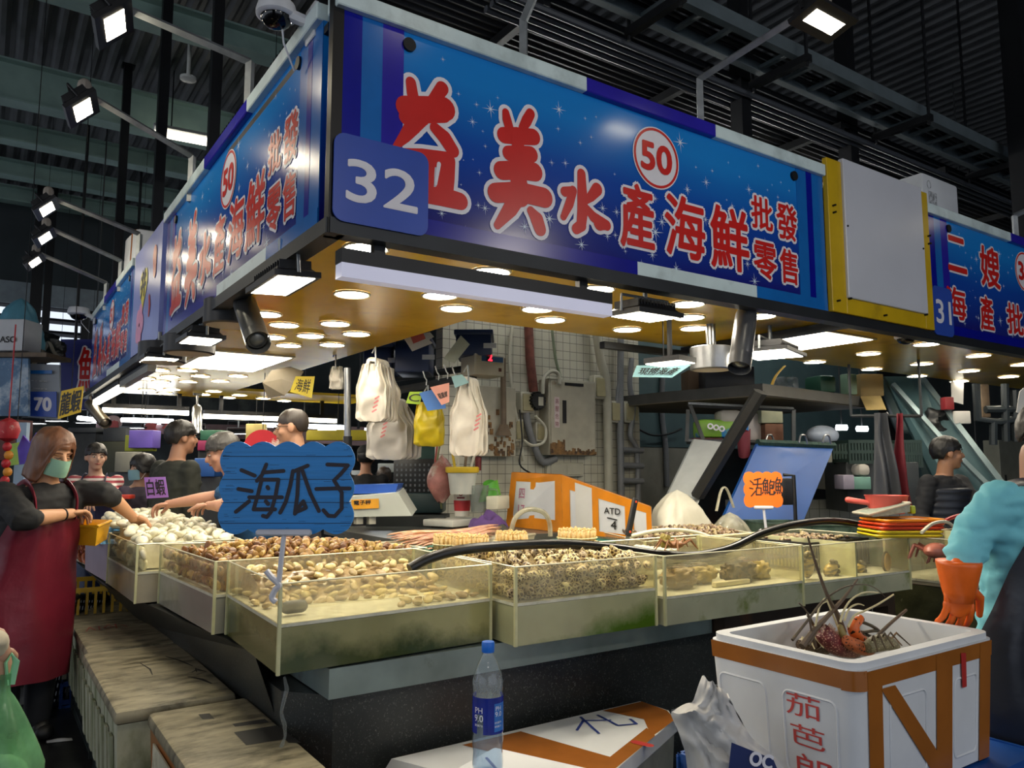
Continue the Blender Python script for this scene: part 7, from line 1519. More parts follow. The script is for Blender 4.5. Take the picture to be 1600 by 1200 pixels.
for k in range(60):
    v = R.random() * hh; u = R.choice((R.uniform(.0, .03), wd - R.uniform(.01, .05), R.uniform(0, wd))); l = R.uniform(.01, .04); u = min(max(.01, u), wd - l - .01); m.add([M @ V(p) for p in ((u, v, .0006 * s_), (u + l, v + .0004, .0006 * s_), (u + l, v + .0014, .0006 * s_), (u, v + .001, .0006 * s_))], [(0, 1, 2, 3)])
m.build('plank_joints', mat('plank_dark', '0e2a40', .6), bd, 0)
clw = mat('clip_white', 'c3c6d2', .35, 0, .04)
def stand(t, top, bot, w_=.11, clamp=True):
    a = P(*top[:2], d=top[2]); b = P(*bot[:2], d=bot[2]); u = V((RGT[0], RGT[1], 0)); f = V((FWD[0], FWD[1], 0))
    m = MB(); m.box(a - f * .004, (w_, .026, .022), YAW - PI / 2, .006); cl_ = m.build('clip_bar', clw, t); m = MB(); m.tube([a, b], [.0085, .0095], 8); m.build('stem', clw, t)
    if clamp:
        m = MB(); m.tube(smooth_path([b + u * -.045 + V((0, 0, .035)), b + u * -.025 + V((0, 0, .012)), b + V((0, 0, -.012)), b + u * -.012 + V((0, 0, -.03)), b + u * -.022 + V((0, 0, -.055)), b + u * -.008 - f * .0 + V((0, 0, -.07))]), [.0135] * 30 + [.010], 8, True, False, .8); m.build('spring_clamp', clw, t)
stand(t, (444, 832, 2.705), (436, 908, 2.70), .19)
co = lambda p: (900 + p[0] / 4, 620 + p[1] / 4)
S2 = [[(1075, 525), (1095, 540)], [(1070, 570), (1092, 575)], [(1080, 620), (1110, 590)], [(1105, 520), (1150, 510)], [(1130, 512), (1125, 565)], [(1095, 548), (1160, 545)], [(1118, 570), (1115, 612), (1150, 612), (1152, 570), (1118, 570)],
      [(1182, 512), (1165, 540)], [(1175, 525), (1200, 522), (1195, 535)], [(1170, 540), (1168, 585), (1198, 585), (1200, 540), (1170, 540)], [(1184, 540), (1184, 585)], [(1170, 562), (1198, 562)], [(1165, 595), (1160, 605)], [(1178, 595), (1180, 607)], [(1190, 595), (1194, 605)], [(1200, 593), (1207, 603)],
      [(1222, 520), (1212, 545)], [(1218, 532), (1245, 530), (1240, 570), (1230, 575)], [(1215, 552), (1232, 552), (1230, 572), (1213, 572)], [(1214, 550), (1212, 610), (1240, 610), (1242, 590)],
      [(1270, 505), (1255, 535)], [(1265, 520), (1290, 518), (1282, 535)], [(1258, 540), (1256, 585), (1290, 585), (1292, 540), (1258, 540)], [(1274, 540), (1273, 585)], [(1258, 562), (1290, 562)], [(1252, 595), (1247, 605)], [(1265, 595), (1267, 606)], [(1278, 595), (1282, 604)], [(1288, 592), (1297, 602)]]
S2 = [[(1165 + (x - 1165) * .88 + 8, y) for x, y in st_] for st_ in S2]
dd_ = P(1193, 790, y=3.42); dsg = dd_.x * FWD[0] + dd_.y * FWD[1]
t, M, wd, hh, s_, bd = hand_sign((1161, 1226, 735, 795), dsg, mat('orange_board', 'f07014', .5, 0, .05), 'price_sign', 'small orange cloud edged sign with handwritten characters on a white stand', 4, 3, .012, S2, co, .0042, blk_pen)
stand(t, (1193, 793, dsg - .02), (1198, 836, dsg - .02), .13)
card([(225, 746), (258, 745), (263, 777), (229, 779)], 4.95, mat('card_purple', '9a6fc4', .5, 0, .05), 'price_card', 'purple card with two black characters standing in the shells by the reaching arm', 'card', '白蝦', blk_pen, (.08, .12, .92, .9), .004, .002)
card([(96, 611), (131, 603), (126, 644), (90, 655)], 7.6, mat('card_golden', 'd9b420', .5, 0, .05), 'price_card', 'golden yellow card with two black characters below the far left sign', 'card', '龍蝦', blk_pen, (.06, .1, .94, .9), .004, .004)

# ---------------------------------------------------------------- stalls beyond, at the left
def flat(px, d, dep, mt, name, label, cat, bev=.01): return blk(px, d, dep, mt, name, label, cat, 0, bev)
t, q = card([(44, 568), (93, 570), (93, 656), (44, 652)], 9.0, mat('panel_grey_white', '9aa2ac', .5, 0, .08, 3), 'info_board', 'pale panel with a blue bar above the number 70', 'panel', th=.03)
t2, q = card([(46, 612), (88, 612), (88, 652), (46, 650)], 8.95, plate_m, 'number_plate', 'blue number plate 70 at the left below the louvred windows', 'number plate', '70', whi_m, (.2, .25, .8, .75), .01, .008)
M = plane(P(48, 580, d=8.96), (RGT[0], RGT[1], 0), (0, 0, 1)); m = MB(); m.add([M @ V(p) for p in ((0, -.03, 0), (.25, -.03, 0), (.25, .01, 0), (0, .01, 0))], [(0, 1, 2, 3)]); m.build('blue_bar', mid_m, t, 0)
m = MB(); 
for k in (0, 1): M = plane(P(48, 594 + 12 * k, d=8.96), (RGT[0], RGT[1], 0), (0, 0, 1)); m.add([M @ V(p) for p in ((0, 0, 0), (.19, -.01, 0), (.19, -.02, 0), (0, -.008, 0))], [(0, 1, 2, 3)])
m.build('scratches', MC['print_grey'], t, 0)
poster = mat('blue_scenery_print', '54789c', .45, 0, .5, 3.5, 0, 'b0bfcc', (.5, .58))
card([(-40, 556), (44, 560), (44, 650), (-40, 650)], 8.8, poster, 'poster_board', 'blue and white printed sign board at the left edge below the foam box', 'sign board', th=.04)
p = P(20, 553, d=8.8); m = MB(); m.box(p + V((0, .2, -.02)), (1.1, .5, .05), YAW - PI / 2); m.build('ledge', wood, None, 0, label='brown ledge over the blue printed sign board', cat='ledge')
o = flat((-30, 498, 36, 548), 8.8, .35, foam_m, 'foam_box', 'white foam box with pen letters on the brown ledge at the left edge', 'foam box', .02)
M = plane(P(2, 535, d=8.79), (RGT[0], RGT[1], 0), (0, 0, 1)); m = MB(); text(m, 'ASO', (-.02, 0, .17, .07), .002, M); m.build('pen_letters', blk_pen, o, 0)
softbag(P(28, 545, d=9.2) + V((0, 0, 0)), (.28, .2), .62, mat('pale_blue_tarp', '5f9ab0', .4, 0, .2, 5, .2), 'pale blue tarpaulin bundle behind the lettered foam box', 3, (.0, 0), 'tarp_bundle')
t, q = card([(95, 530), (145, 530), (142, 640), (93, 640)], 10.0, mat('navy_banner', '2a2f80', .5, 0, .1, 2), 'banner', 'navy banner with one red white edged character at the far end', 'banner', th=.03)
M = plane(P(124, 600, d=9.95), (RGT[0], RGT[1], 0), (0, 0, 1)); m = MB(); text(m, '魚', (-.02, -.1, .16, .48), .03, M, .0); m.build('lettering_outline', whi_m, t, 0); m = MB(); text(m, '魚', (-.02, -.1, .16, .48), .008, M, .003); m.build('lettering', red_m, t, 0)
lump(P(70, 545, d=9.6), (.22, .2, .18), 'black_bag', 'black bundle with twisted grey strap above the number 70', 'bundle', bk, 41, .35)
m = MB(); m.tube(smooth_path([P(x, y, d=9.4) for x, y in ((52, 570), (68, 548), (76, 535), (84, 550), (96, 562))]), .035, 8, True, False, .5); m.build('strap', mat('grey_strap', '8f8a80', .6), None, label='twisted grey strap over the black bundle', cat='strap')
# far fascia with lettering
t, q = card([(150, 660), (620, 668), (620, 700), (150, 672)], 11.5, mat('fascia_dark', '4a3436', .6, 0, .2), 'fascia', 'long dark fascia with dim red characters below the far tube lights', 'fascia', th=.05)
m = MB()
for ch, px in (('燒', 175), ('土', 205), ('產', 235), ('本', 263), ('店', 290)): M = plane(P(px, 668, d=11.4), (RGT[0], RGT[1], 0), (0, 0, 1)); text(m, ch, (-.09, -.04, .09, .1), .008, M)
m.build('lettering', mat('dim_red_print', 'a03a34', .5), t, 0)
m = MB(); M = plane(P(176, 668, d=11.43), (RGT[0], RGT[1], 0), (0, 0, 1)); disc(m, (0, .03), .15, M); m.build('pale_roundel', mat('dull_pink', 'b09088', .5), t, 0)
flk = MC['tube_glow']
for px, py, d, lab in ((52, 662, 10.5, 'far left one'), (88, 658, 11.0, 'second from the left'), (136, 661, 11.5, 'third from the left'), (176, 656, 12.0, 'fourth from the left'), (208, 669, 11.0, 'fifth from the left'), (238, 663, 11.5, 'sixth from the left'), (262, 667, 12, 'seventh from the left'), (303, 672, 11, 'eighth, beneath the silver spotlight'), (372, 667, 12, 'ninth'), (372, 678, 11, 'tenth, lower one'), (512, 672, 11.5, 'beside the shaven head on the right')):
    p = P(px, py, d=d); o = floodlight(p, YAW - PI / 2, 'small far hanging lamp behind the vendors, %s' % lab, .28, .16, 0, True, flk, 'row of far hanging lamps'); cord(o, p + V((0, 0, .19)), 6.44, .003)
for a, b, lab in (((122, 653), (160, 657), 'short far tube light left of the pinkish roundel'), ((190, 656), (270, 658), 'long far tube light above the row of far lamps'), ((410, 664), (540, 668), 'far tube light behind the shaven head'), ((570, 672), (640, 676), 'far tube light behind the grey bags')):
    p = P(*a, d=10.6); q = P(*b, d=10.6); m = MB(); m.tube([p, q], .03, 8); o = m.build('tube_light', flk, None, label=lab, cat='lamp'); m = MB(); c = p.lerp(q, .5); m.tube([c, V((c.x, c.y, 6.44))], .01, 5); m.build('rod', rackm, o)
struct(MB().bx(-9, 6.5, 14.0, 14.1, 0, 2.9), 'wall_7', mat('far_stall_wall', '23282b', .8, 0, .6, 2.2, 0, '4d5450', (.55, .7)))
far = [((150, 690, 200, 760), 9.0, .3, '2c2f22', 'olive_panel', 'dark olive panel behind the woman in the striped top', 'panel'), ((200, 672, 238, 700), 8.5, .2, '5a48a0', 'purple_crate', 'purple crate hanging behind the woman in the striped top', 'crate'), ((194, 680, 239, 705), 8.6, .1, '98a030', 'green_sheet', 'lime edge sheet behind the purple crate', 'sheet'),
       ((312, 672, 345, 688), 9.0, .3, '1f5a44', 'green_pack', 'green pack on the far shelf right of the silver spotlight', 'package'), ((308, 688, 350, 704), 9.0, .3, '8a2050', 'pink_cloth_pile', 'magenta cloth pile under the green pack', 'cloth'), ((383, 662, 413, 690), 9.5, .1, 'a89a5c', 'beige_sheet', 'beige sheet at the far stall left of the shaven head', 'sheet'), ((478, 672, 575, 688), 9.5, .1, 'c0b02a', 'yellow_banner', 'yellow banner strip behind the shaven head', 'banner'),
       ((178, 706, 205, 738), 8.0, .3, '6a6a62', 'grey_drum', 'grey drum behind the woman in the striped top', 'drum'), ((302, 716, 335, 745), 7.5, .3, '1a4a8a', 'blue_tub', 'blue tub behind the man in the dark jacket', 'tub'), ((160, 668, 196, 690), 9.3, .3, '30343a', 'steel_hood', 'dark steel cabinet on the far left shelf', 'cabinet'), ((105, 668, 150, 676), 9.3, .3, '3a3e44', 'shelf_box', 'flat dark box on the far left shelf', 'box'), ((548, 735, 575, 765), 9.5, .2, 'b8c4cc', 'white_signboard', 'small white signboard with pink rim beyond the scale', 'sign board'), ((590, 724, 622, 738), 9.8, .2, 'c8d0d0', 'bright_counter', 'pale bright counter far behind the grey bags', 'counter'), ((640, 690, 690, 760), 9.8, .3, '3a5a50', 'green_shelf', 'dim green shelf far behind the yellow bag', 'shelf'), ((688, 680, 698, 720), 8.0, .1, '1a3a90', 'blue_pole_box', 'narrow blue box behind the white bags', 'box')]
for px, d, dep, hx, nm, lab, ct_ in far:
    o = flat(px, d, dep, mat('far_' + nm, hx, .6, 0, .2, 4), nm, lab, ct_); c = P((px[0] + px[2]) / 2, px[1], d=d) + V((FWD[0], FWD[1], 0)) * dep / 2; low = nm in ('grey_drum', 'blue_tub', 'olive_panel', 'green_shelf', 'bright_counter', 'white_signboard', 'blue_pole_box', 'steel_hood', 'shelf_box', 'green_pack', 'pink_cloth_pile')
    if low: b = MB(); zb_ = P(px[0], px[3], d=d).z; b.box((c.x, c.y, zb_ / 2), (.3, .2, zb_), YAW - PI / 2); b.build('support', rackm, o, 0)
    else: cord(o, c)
for nm, x, y, d in (('fascia', 200, 664, 11.5), ('fascia', 560, 670, 11.5), ('banner', 118, 532, 10.0)): cord(bpy.data.objects[nm], P(x, y, d=d), 6.44, .02)
cord(bpy.data.objects['price_card.007'], P(112, 606, d=7.6))
# lantern and bags at the left edge
c = P(13, 672, d=6.5); t = thing('lantern', 'red lantern charm with a long red and gold tassel at the left edge', 'lantern', c); lr = mat('lantern_red', 'b01f2a', .5, 0, .2, 12, 0, 'c8a8a0', (.6, .66))
m = MB(); m.lathe([(.02, .1), (.07, .07), (.09, 0), (.07, -.07), (.02, -.1)], c, 18); m.build('body', lr, t); m = MB(); m.tube([c + V((0, 0, .1)), c + V((0, 0, .9))], .006, 5); m.build('cord', lr, t)
for k in range(5): m = MB(); m.ell(c + V((.015 * (k % 2), 0, -.14 - .07 * k)), (.035, .03, .04), 10, 6); m.build('tassel_bead', (mat('tassel_gold', 'd08a2a', .5) if k % 2 else lr), t)
m = MB(); q = [P(x, y, d=6.6) for x, y in ((27, 700), (36, 680), (46, 692), (56, 676), (54, 722), (30, 726))]; m.sheet(q, (FWD[0], FWD[1], 0), .02); m.build('purple_bag', mat('purple_bag_film', '5a4ac0', .4, 0, .15, 8), None, 0, label='purple plastic bag hanging behind the masked woman', cat='bag')
m = MB(); q = [P(x, y, d=6.8) for x, y in ((15, 694), (34, 690), (33, 725), (13, 728))]; m.sheet(q, (FWD[0], FWD[1], 0), .02); cord(m.build('lime_sheet', mat('lime_film', '9ac03a', .4), None, 0, label='lime green sheet between the lantern and the purple bag', cat='sheet'), P(25, 693, d=6.82))
m = MB(); q = [P(x, y, d=7.0) for x, y in ((26, 660), (42, 660), (40, 730), (24, 730))]; q[2].z = q[3].z = 0; m.sheet(q, (FWD[0], FWD[1], 0), .05); m.build('pale_post', mat('pale_blue_post', '8aa0b8', .5), None, 0, label='pale blue post behind the purple bag', cat='post')
flat((-20, 655, 22, 720), 8.5, .3, mat('far_brown_cabinet', '5a3028', .6, 0, .2), 'brown_cabinet', 'brown cabinet at the left edge behind the lantern', 'cabinet')
c = P(410, 700, d=7.2); t = thing('round_tray', 'red round festive tray with white pattern behind the blue sign', 'tray', c); m = MB(); M = plane(c, (RGT[0], RGT[1], 0), (0, 0, 1)); m.prism([(.17 * math.cos(a), .17 * math.sin(a)) for a in [2 * PI * i / 36 for i in range(36)]], .02, M); cord(t, c + V((0, 0, .16))); m.build('disc', mat('festive_red', 'b82028', .4, 0, .1, 5, 0, 'd0b8a8', (.55, .6)), t, 30)
tray([(.72, 7.5), (1.24, 7.5), (1.24, 8.4), (.68, 8.4)], .775, 1.10, mat('blue_tray', '2456a8', .4), 'blue_tub', 'blue tub behind the white clams and the shrimp tank', 'tub', .012, .02)
o = flat((184, 773, 202, 780), 5.9, .1, mat('red_tub', 'c03a2a', .4), 'red_tub', 'small red tub beside the red glove of the woman in the striped top', 'tub')

# ---------------------------------------------------------------- people
SK = {}
def skin(h): return mat('skin_' + h, h, .5, 0, .06, 9, 0)
def loft(m, lv, r, f, n=20, a0=0, a1=2 * PI, closed=True):
    vs = []; k = len(lv); nn = n if closed else n + 1
    for c, w_, d_ in lv:
        for j in range(nn):
            a = a0 + (a1 - a0) * j / n; vs.append(V(c) + r * (w_ * math.cos(a)) + f * (d_ * math.sin(a)))
    fs = [(i * nn + j, i * nn + (j + 1) % nn, (i + 1) * nn + (j + 1) % nn, (i + 1) * nn + j) for i in range(k - 1) for j in range(n)]
    if closed: fs += [tuple(reversed(range(n))), tuple(range((k - 1) * n, k * n))]
    return m.add(vs, fs)
def hand(m, w, d, n, curl, s=1, k=1.0):
    d = V(d).normalized(); n = (V(n) - d * V(n).dot(d)).normalized(); q = n.cross(d) * s
    M = Mx(((d.x, q.x, n.x, 0), (d.y, q.y, n.y, 0), (d.z, q.z, n.z, 0), (0, 0, 0, 1)))
    m.ell(w + d * .048 * k, (.052 * k, .040 * k, .015 * k), 14, 8, M); m.cap([w - d * .03 * k, w + d * .02 * k], [.026 * k, .026 * k], 10)
    for i, L_ in enumerate((.066, .076, .072, .056)):
        b = w + d * (.086 - .006 * abs(i - 1.2)) * k + q * (-.030 + .0205 * i) * k; a = .15; pts = [b - d * .012 * k, b]; dr = d + q * (.10 * (i - 1.5))
        for j in range(3):
            a += curl; v = (dr * math.cos(a) + n * math.sin(a)).normalized(); pts.append(pts[-1] + v * L_ * k * (.42, .32, .26)[j])
        m.cap(pts, [.0095 * k, .0093 * k, .0086 * k, .0078 * k, .0065 * k], 8)
    b = w + d * .028 * k - q * .034 * k; v1 = (d * .6 - q * .75 + n * .3).normalized(); v2 = (d * .9 - q * .25 + n * (.3 + curl * .5)).normalized(); m.cap([b, b + v1 * .035 * k, b + v1 * .035 * k + v2 * .032 * k, b + v1 * .035 * k + v2 * .055 * k], [.013 * k, .0115 * k, .010 * k, .008 * k], 8)
def person(label, Hc, yaw, s=1.0, hyaw=None, pitch=0, lean=0, arms=None, skinc='b98a6a', top='202224', sleeve='long', pants='24262c', hair='short', hairc='15120f', floor=0, topmat=None, apron=None, gloves=None, mask=None, glasses=False, vox=.009, belly=1.0, broad=1.0, handcurl=.5, roll=0, handn=None, shoe='181818', handdir=None, eyes=True):
    Hc = V(Hc); f = V((math.cos(yaw), math.sin(yaw), 0)); r = V((math.sin(yaw), -math.cos(yaw), 0)); Z = V((0, 0, 1))
    hy = yaw if hyaw is None else hyaw
    t = thing('person', label, 'person', (Hc.x, Hc.y, floor)); sk = skin(skinc)
    HM = Mx.Translation(Hc) @ Mx.Rotation(hy - PI / 2, 4, 'Z') @ Mx.Rotation(-pitch, 4, 'X') @ Mx.Rotation(roll, 4, 'Y') @ Mx.Scale(s, 4)
    nb = Hc - f * (.03 + lean * .10) * s - Z * .165 * s; sh = nb - f * lean * .05 - Z * .045 * s; hip = sh - Z * (.50 - lean * .08) * s - f * lean * .38 * s
    B = broad * s
    def lv(g, zlo=-.10):
        P_ = lambda k: sh.lerp(hip, k)
        return [(hip + Z * zlo * s, .12 * B + g, .10 * s + g), (hip, .168 * B + g, .115 * s * belly + g), (P_(.72), .152 * B + g, .108 * s * belly + g), (P_(.45), .158 * B + g, .115 * s * belly + g), (P_(.2), .172 * B + g, .118 * s + g), (P_(.04), .170 * B + g, .098 * s + g), (sh + Z * .035 * s, .11 * B + g, .07 * s + g), (nb + Z * .012 * s, .060 * s + g * .6, .056 * s + g * .6)]
    SH = {-1: sh - r * .165 * B + Z * .0 * s, 1: sh + r * .165 * B}
    A = {}
    for sd in (-1, 1):
        e = w_ = None
        if arms and arms.get(sd): e, w_ = [V(p) for p in arms[sd]]
        else: e = SH[sd] - Z * .27 * s + r * sd * .05; w_ = e - Z * .22 * s + f * .06
        A[sd] = (SH[sd], e, w_)
    m = MB(); loft(m, lv(0), r, f)
    m.T = HM; m.ell((0, -.012, .032), (.074, .092, .084), 20, 14); m.ell((0, .022, -.035), (.058, .066, .076), 18, 12); m.ell((0, .055, -.086), (.030, .030, .024), 12, 8)
    m.ell((0, .066, .016), (.052, .022, .014), 12, 8); m.ell((.036, .052, -.026), (.028, .028, .026), 10, 8); m.ell((-.036, .052, -.026), (.028, .028, .026), 10, 8)
    m.cap([(0, .084, .012), (0, .100, -.012), (0, .104, -.022)], [.008, .012, .014], 10); m.ell((0, .082, -.052), (.024, .014, .012), 12, 8)
    m.ell((.076, -.008, -.008), (.012, .022, .032), 10, 8); m.ell((-.076, -.008, -.008), (.012, .022, .032), 10, 8); m.T = Mx()
    m.cap([nb - Z * .03 * s, HM @ V((0, -.015, -.07))], [.058 * s, .050 * s], 16)
    for sd in (-1, 1):
        a, e, w_ = A[sd]; m.cap([a, a.lerp(e, .5), e, e.lerp(w_, .35), w_], [.050 * s, .046 * s, .040 * s, .040 * s, .027 * s], 12)
        hp = hip + r * sd * .085 * s; kn = V((hp.x, hp.y, floor + (hip.z - floor) * .5)) + f * .02; an = V((hp.x, hp.y, floor + .08)); m.cap([hp, kn, an], [.085 * s, .058 * s, .040 * s], 14)
    m.remesh(vox, 3, .5)
    for sd in (-1, 1):
        a, e, w_ = A[sd]; d = (w_ - e).normalized()
        if handdir and handdir.get(sd): d = V(handdir[sd])
        nn = (handn or {}).get(sd, -Z + f * .2)
        if not (gloves and sd in gloves[1]): hand(m, w_, d, nn, handcurl, sd, s)
    body = m.build('body', sk, t, 180)
    m = MB(); m.T = HM
    if eyes == 'down':
        for x in (-1, 1): m.cap([(x * .014, .084, -.002), (x * .029, .087, -.005), (x * .044, .078, -.001)], [.0022, .003, .0015], 6)
        m.build('eyelashes', mat('eye_dark', '120d0b', .25), t); m = MB(); m.T = HM
        for x in (-1, 1): m.cap([(x * .014, .088, .021), (x * .030, .086, .025), (x * .046, .074, .020)], [.0035, .004, .0025], 6)
        m.build('eyebrows', mat('brow_' + hairc, hairc, .8), t)
    elif eyes:
        ew = mat('eye_white', 'c8c2ba', .3); ed = mat('eye_dark', '120d0b', .25)
        for x in (-.029, .029): m.ell((x, .078, .004), (.0125, .007, .0055), 10, 6)
        m.build('eyes', ew, t); m = MB(); m.T = HM
        for x in (-.029, .029): m.ell((x, .0835, .004), (.0055, .003, .005), 8, 6)
        m.build('irises', ed, t); m = MB(); m.T = HM
        for x in (-1, 1): m.cap([(x * .014, .088, .021), (x * .030, .086, .025), (x * .046, .074, .020)], [.0035, .004, .0025], 6)
        m.build('eyebrows', mat('brow_' + hairc, hairc, .8), t)
        if not mask: m = MB(); m.T = HM; m.cap([(-.020, .086, -.054), (0, .094, -.0545), (.020, .086, -.054)], [.003, .0055, .003], 8); m.build('mouth', mat('lip', '8f4a44', .5), t)
    # hair
    hm = mat('hair_' + hairc, hairc, .45, 0, .25, 30, .3, stretch=(1, 1, .2)); m = MB(); m.T = HM
    if hair:
        def zend(a):                                   # a = 0 at the face, PI at the nape
            q = abs(a)
            if hair == 'long': return .068 if q < .6 else (-.02 if q < .8 else -.215)
            if hair == 'bob': return .05 if q < .6 else (-.02 if q < .9 else -.06)
            if hair == 'shaven': return .058 if q < .75 else (.035 if q < 1.25 else (.02 if q < 1.9 else -.05))
            return .052 if q < .7 else (.028 if q < 1.3 else (.012 if q < 1.9 else -.06))
        th = {'long': .017, 'bob': .018, 'shaven': .003}.get(hair, .011)
        def fn(u, v):
            a = (u - .5) * 2 * PI; z0 = zend(a)
            for k in (-.12, .12): z0 = z0 * .6 + zend(max(-PI, min(PI, a + k))) * .2
            z0 += (.010 if hair != 'long' else .006) * noise.noise(V((a * 7, 3, 0))) * (1 if abs(a) < 2 else 2)
            zt = .116 + th; c = V((0, -.012, .032)); z = zt + (z0 - zt) * (v ** .8)
            zz = (z - c.z) / (.084 + th); rad = math.sqrt(max(0, 1 - zz * zz)) if z > c.z else (1.0 if hair in ('long', 'bob') else math.sqrt(max(.3, 1 - zz * zz * .6)))
            wv = 1 + (.035 * math.sin(a * 9 + 2 * v) * (v if hair == 'long' else 0)) + (.05 if hair != 'shaven' else .01) * noise.noise(V((a * 5, v * 5, 1))) + (.035 if hair != 'shaven' else 0) * noise.noise(V((a * 16, v * 9, 5)))
            sp = 1 + (.02 * max(0, -z - .05) / .15 if hair == 'long' else 0)
            return V((math.sin(a) * (.074 + th) * rad * wv * sp, c.y + math.cos(a) * (.092 + th) * rad * wv, z))
        m.grid(fn, 48, 18, True); 
        inn = [v.copy() for v in m.v]; ctr = HM @ V((0, -.012, .0)); n0 = len(inn); m.v += [v.lerp(V((ctr.x, ctr.y, v.z)), .10) for v in inn]; m.f += [tuple(reversed([i + n0 for i in q])) for q in list(m.f)]
        m.f += [(17 * 48 + j, 17 * 48 + (j + 1) % 48, n0 + 17 * 48 + (j + 1) % 48, n0 + 17 * 48 + j) for j in range(48)]
        m.build('hair', hm, t, 180)
    if hair == 'cap' or False: pass
    if mask:
        m = MB(); m.T = HM; m.grid(lambda u, v: V((.062 * math.sin((u - .5) * 2.5), .03 + .082 * math.cos((u - .5) * 2.5) * (1 - .25 * (v - .5) ** 2) + .012 * math.exp(-((u - .5) * 5) ** 2), -.095 + .088 * v)), 20, 12); m.build('face_mask', mat('mask_' + mask, mask, .6, 0, .06), t, 180)
        m = MB(); m.T = HM
        for x in (-1, 1): m.tube([(x * .06, .05, -.02), (x * .074, .01, .004)], .0022, 5); m.tube([(x * .058, .045, -.09), (x * .074, .0, -.03)], .0022, 5)
        m.build('mask_straps', whi_m, t)
    if glasses:
        m = MB(); m.T = HM
        for x in (-1, 1): m.tube([(x * .030 + .019 * math.cos(a), .097, .003 + .014 * math.sin(a)) for a in [2 * PI * i / 16 for i in range(16)]], .0018, 5, closed=True); m.tube([(x * .049, .097, .008), (x * .078, .06, .008), (x * .080, -.005, .004)], .002, 5)
        m.tube([(-.011, .1, .006), (.011, .1, .006)], .0018, 5); m.build('glasses', black_m, t)
    # clothes
    tm = topmat or mat('cloth_' + top, top, .8, 0, .15, 6, .3); m = MB(); loft(m, lv(.013 * s, -.06), r, f, 24)
    for sd in (-1, 1):
        a, e, w_ = A[sd]
        if sleeve == 'long': m.cap([a, a.lerp(e, .5), e, e.lerp(w_, .4), e.lerp(w_, .93)], [.066 * s, .060 * s, .056 * s, .052 * s, .040 * s], 14)
        elif sleeve == 'mid': m.cap([a, a.lerp(e, .5), e, e.lerp(w_, .12)], [.070 * s, .068 * s, .066 * s, .058 * s], 14)
        elif sleeve == 'puffy': m.cap([a, a.lerp(e, .5), e, e.lerp(w_, .5), e.lerp(w_, .96)], [.078 * s, .072 * s, .068 * s, .060 * s, .048 * s], 16)
        else: m.cap([a, a.lerp(e, .35), a.lerp(e, .7)], [.064 * s, .062 * s, .058 * s], 14)
    m.remesh(vox * 1.2, 5, .5)
    for i, v in enumerate(m.v): m.v[i] = v + (v - sh.lerp(hip, .4)).normalized() * .006 * noise.noise(v * 14)
    to = m.build('top', tm, t, 180); amp = .011 if sleeve == 'puffy' else .006
    co_ = [v.co.copy() for v in to.data.vertices]; no_ = [v.normal.copy() for v in to.data.vertices]
    for v, c, n in zip(to.data.vertices, co_, no_): v.co = c + n * (amp * (abs(noise.noise(V((c.x * 9, c.y * 9, c.z * 22)))) * 2 - .7) + amp * .5 * noise.noise(c * 30))
    m = MB(); loft(m, [(hip - Z * .11 * s, .13 * B, .11 * s), (hip + Z * .02, .178 * B, .125 * s * belly), (hip + Z * .06, .16 * B, .115 * s * belly)], r, f)
    for sd in (-1, 1): hp = hip + r * sd * .085 * s; kn = V((hp.x, hp.y, floor + (hip.z - floor) * .5)) + f * .02; an = V((hp.x, hp.y, floor + .10)); m.cap([hp, kn, an], [.098 * s, .075 * s, .062 * s], 14)
    m.remesh(.016, 4); m.build('trousers', mat('trousers_' + pants, pants, .8, 0, .15, 6), t, 180)
    m = MB()
    for sd in (-1, 1): hp = hip + r * sd * .085 * s; m.ell(V((hp.x, hp.y, floor + .05)) + f * .05, (.05, .05, .05), 12, 8, Mx()); m.ell(V((hp.x, hp.y, floor + .04)) + f * .09, (.05, .05, .04), 12, 8)
    m.build('shoes', mat('shoe_' + shoe, shoe, .5), t)
    if apron:
        am = mat('apron_' + apron, apron, .3, 0, .15, 5, .35); m = MB(); g = .030 * s; L2 = lv(g); c0 = hip - Z * .42 * s
        lvl = [(c0 + f * .02, .155 * B + g, .13 * s + g), (hip - Z * .2 * s, .172 * B + g, .13 * s * belly + g), (L2[1][0], L2[1][1] + .012, L2[1][2] + .012), L2[2], L2[3], (sh.lerp(hip, .26), L2[4][1], L2[4][2])]
        for k, (al, ah) in enumerate(((-.35, PI + .35),)): loft(m, lvl, r, f, 30, al, ah, False)
        n0 = 31; 
        for i in range(len(lvl)):                       # narrow the bib towards the top
            tt = max(0, (i - 2) / 3.0)
            for j in range(n0):
                a = -.35 + (PI + .7) * j / 30; a2 = PI / 2 + (a - PI / 2) * (1 - .52 * tt); c, w_, d_ = lvl[i]; m.v[i * n0 + j] = V(c) + r * (w_ * math.cos(a2)) + f * (d_ * math.sin(a2)) + f * .008 * math.sin(j * .9 + i)
        nv = len(m.v); m.v += [v - f * .004 for v in m.v]; m.f += [tuple(reversed([i + nv for i in q])) for q in list(m.f)]; ap = m.build('apron', am, t, 180)
        m = MB()
        for sd in (-1, 1):
            c = sh.lerp(hip, .26) + r * sd * .085 * B + f * (L2[4][2] + .003); m.tube(smooth_path([c, sh + r * sd * .09 * B + f * (.115 * s) - Z * .02, sh + r * sd * .085 * B + f * .03 * s + Z * .055 * s, sh + r * sd * .07 * B - f * .09 * s + Z * .03 * s]), .022 * s, 8, True, False, .3)
        m.build('apron_straps', am, ap)
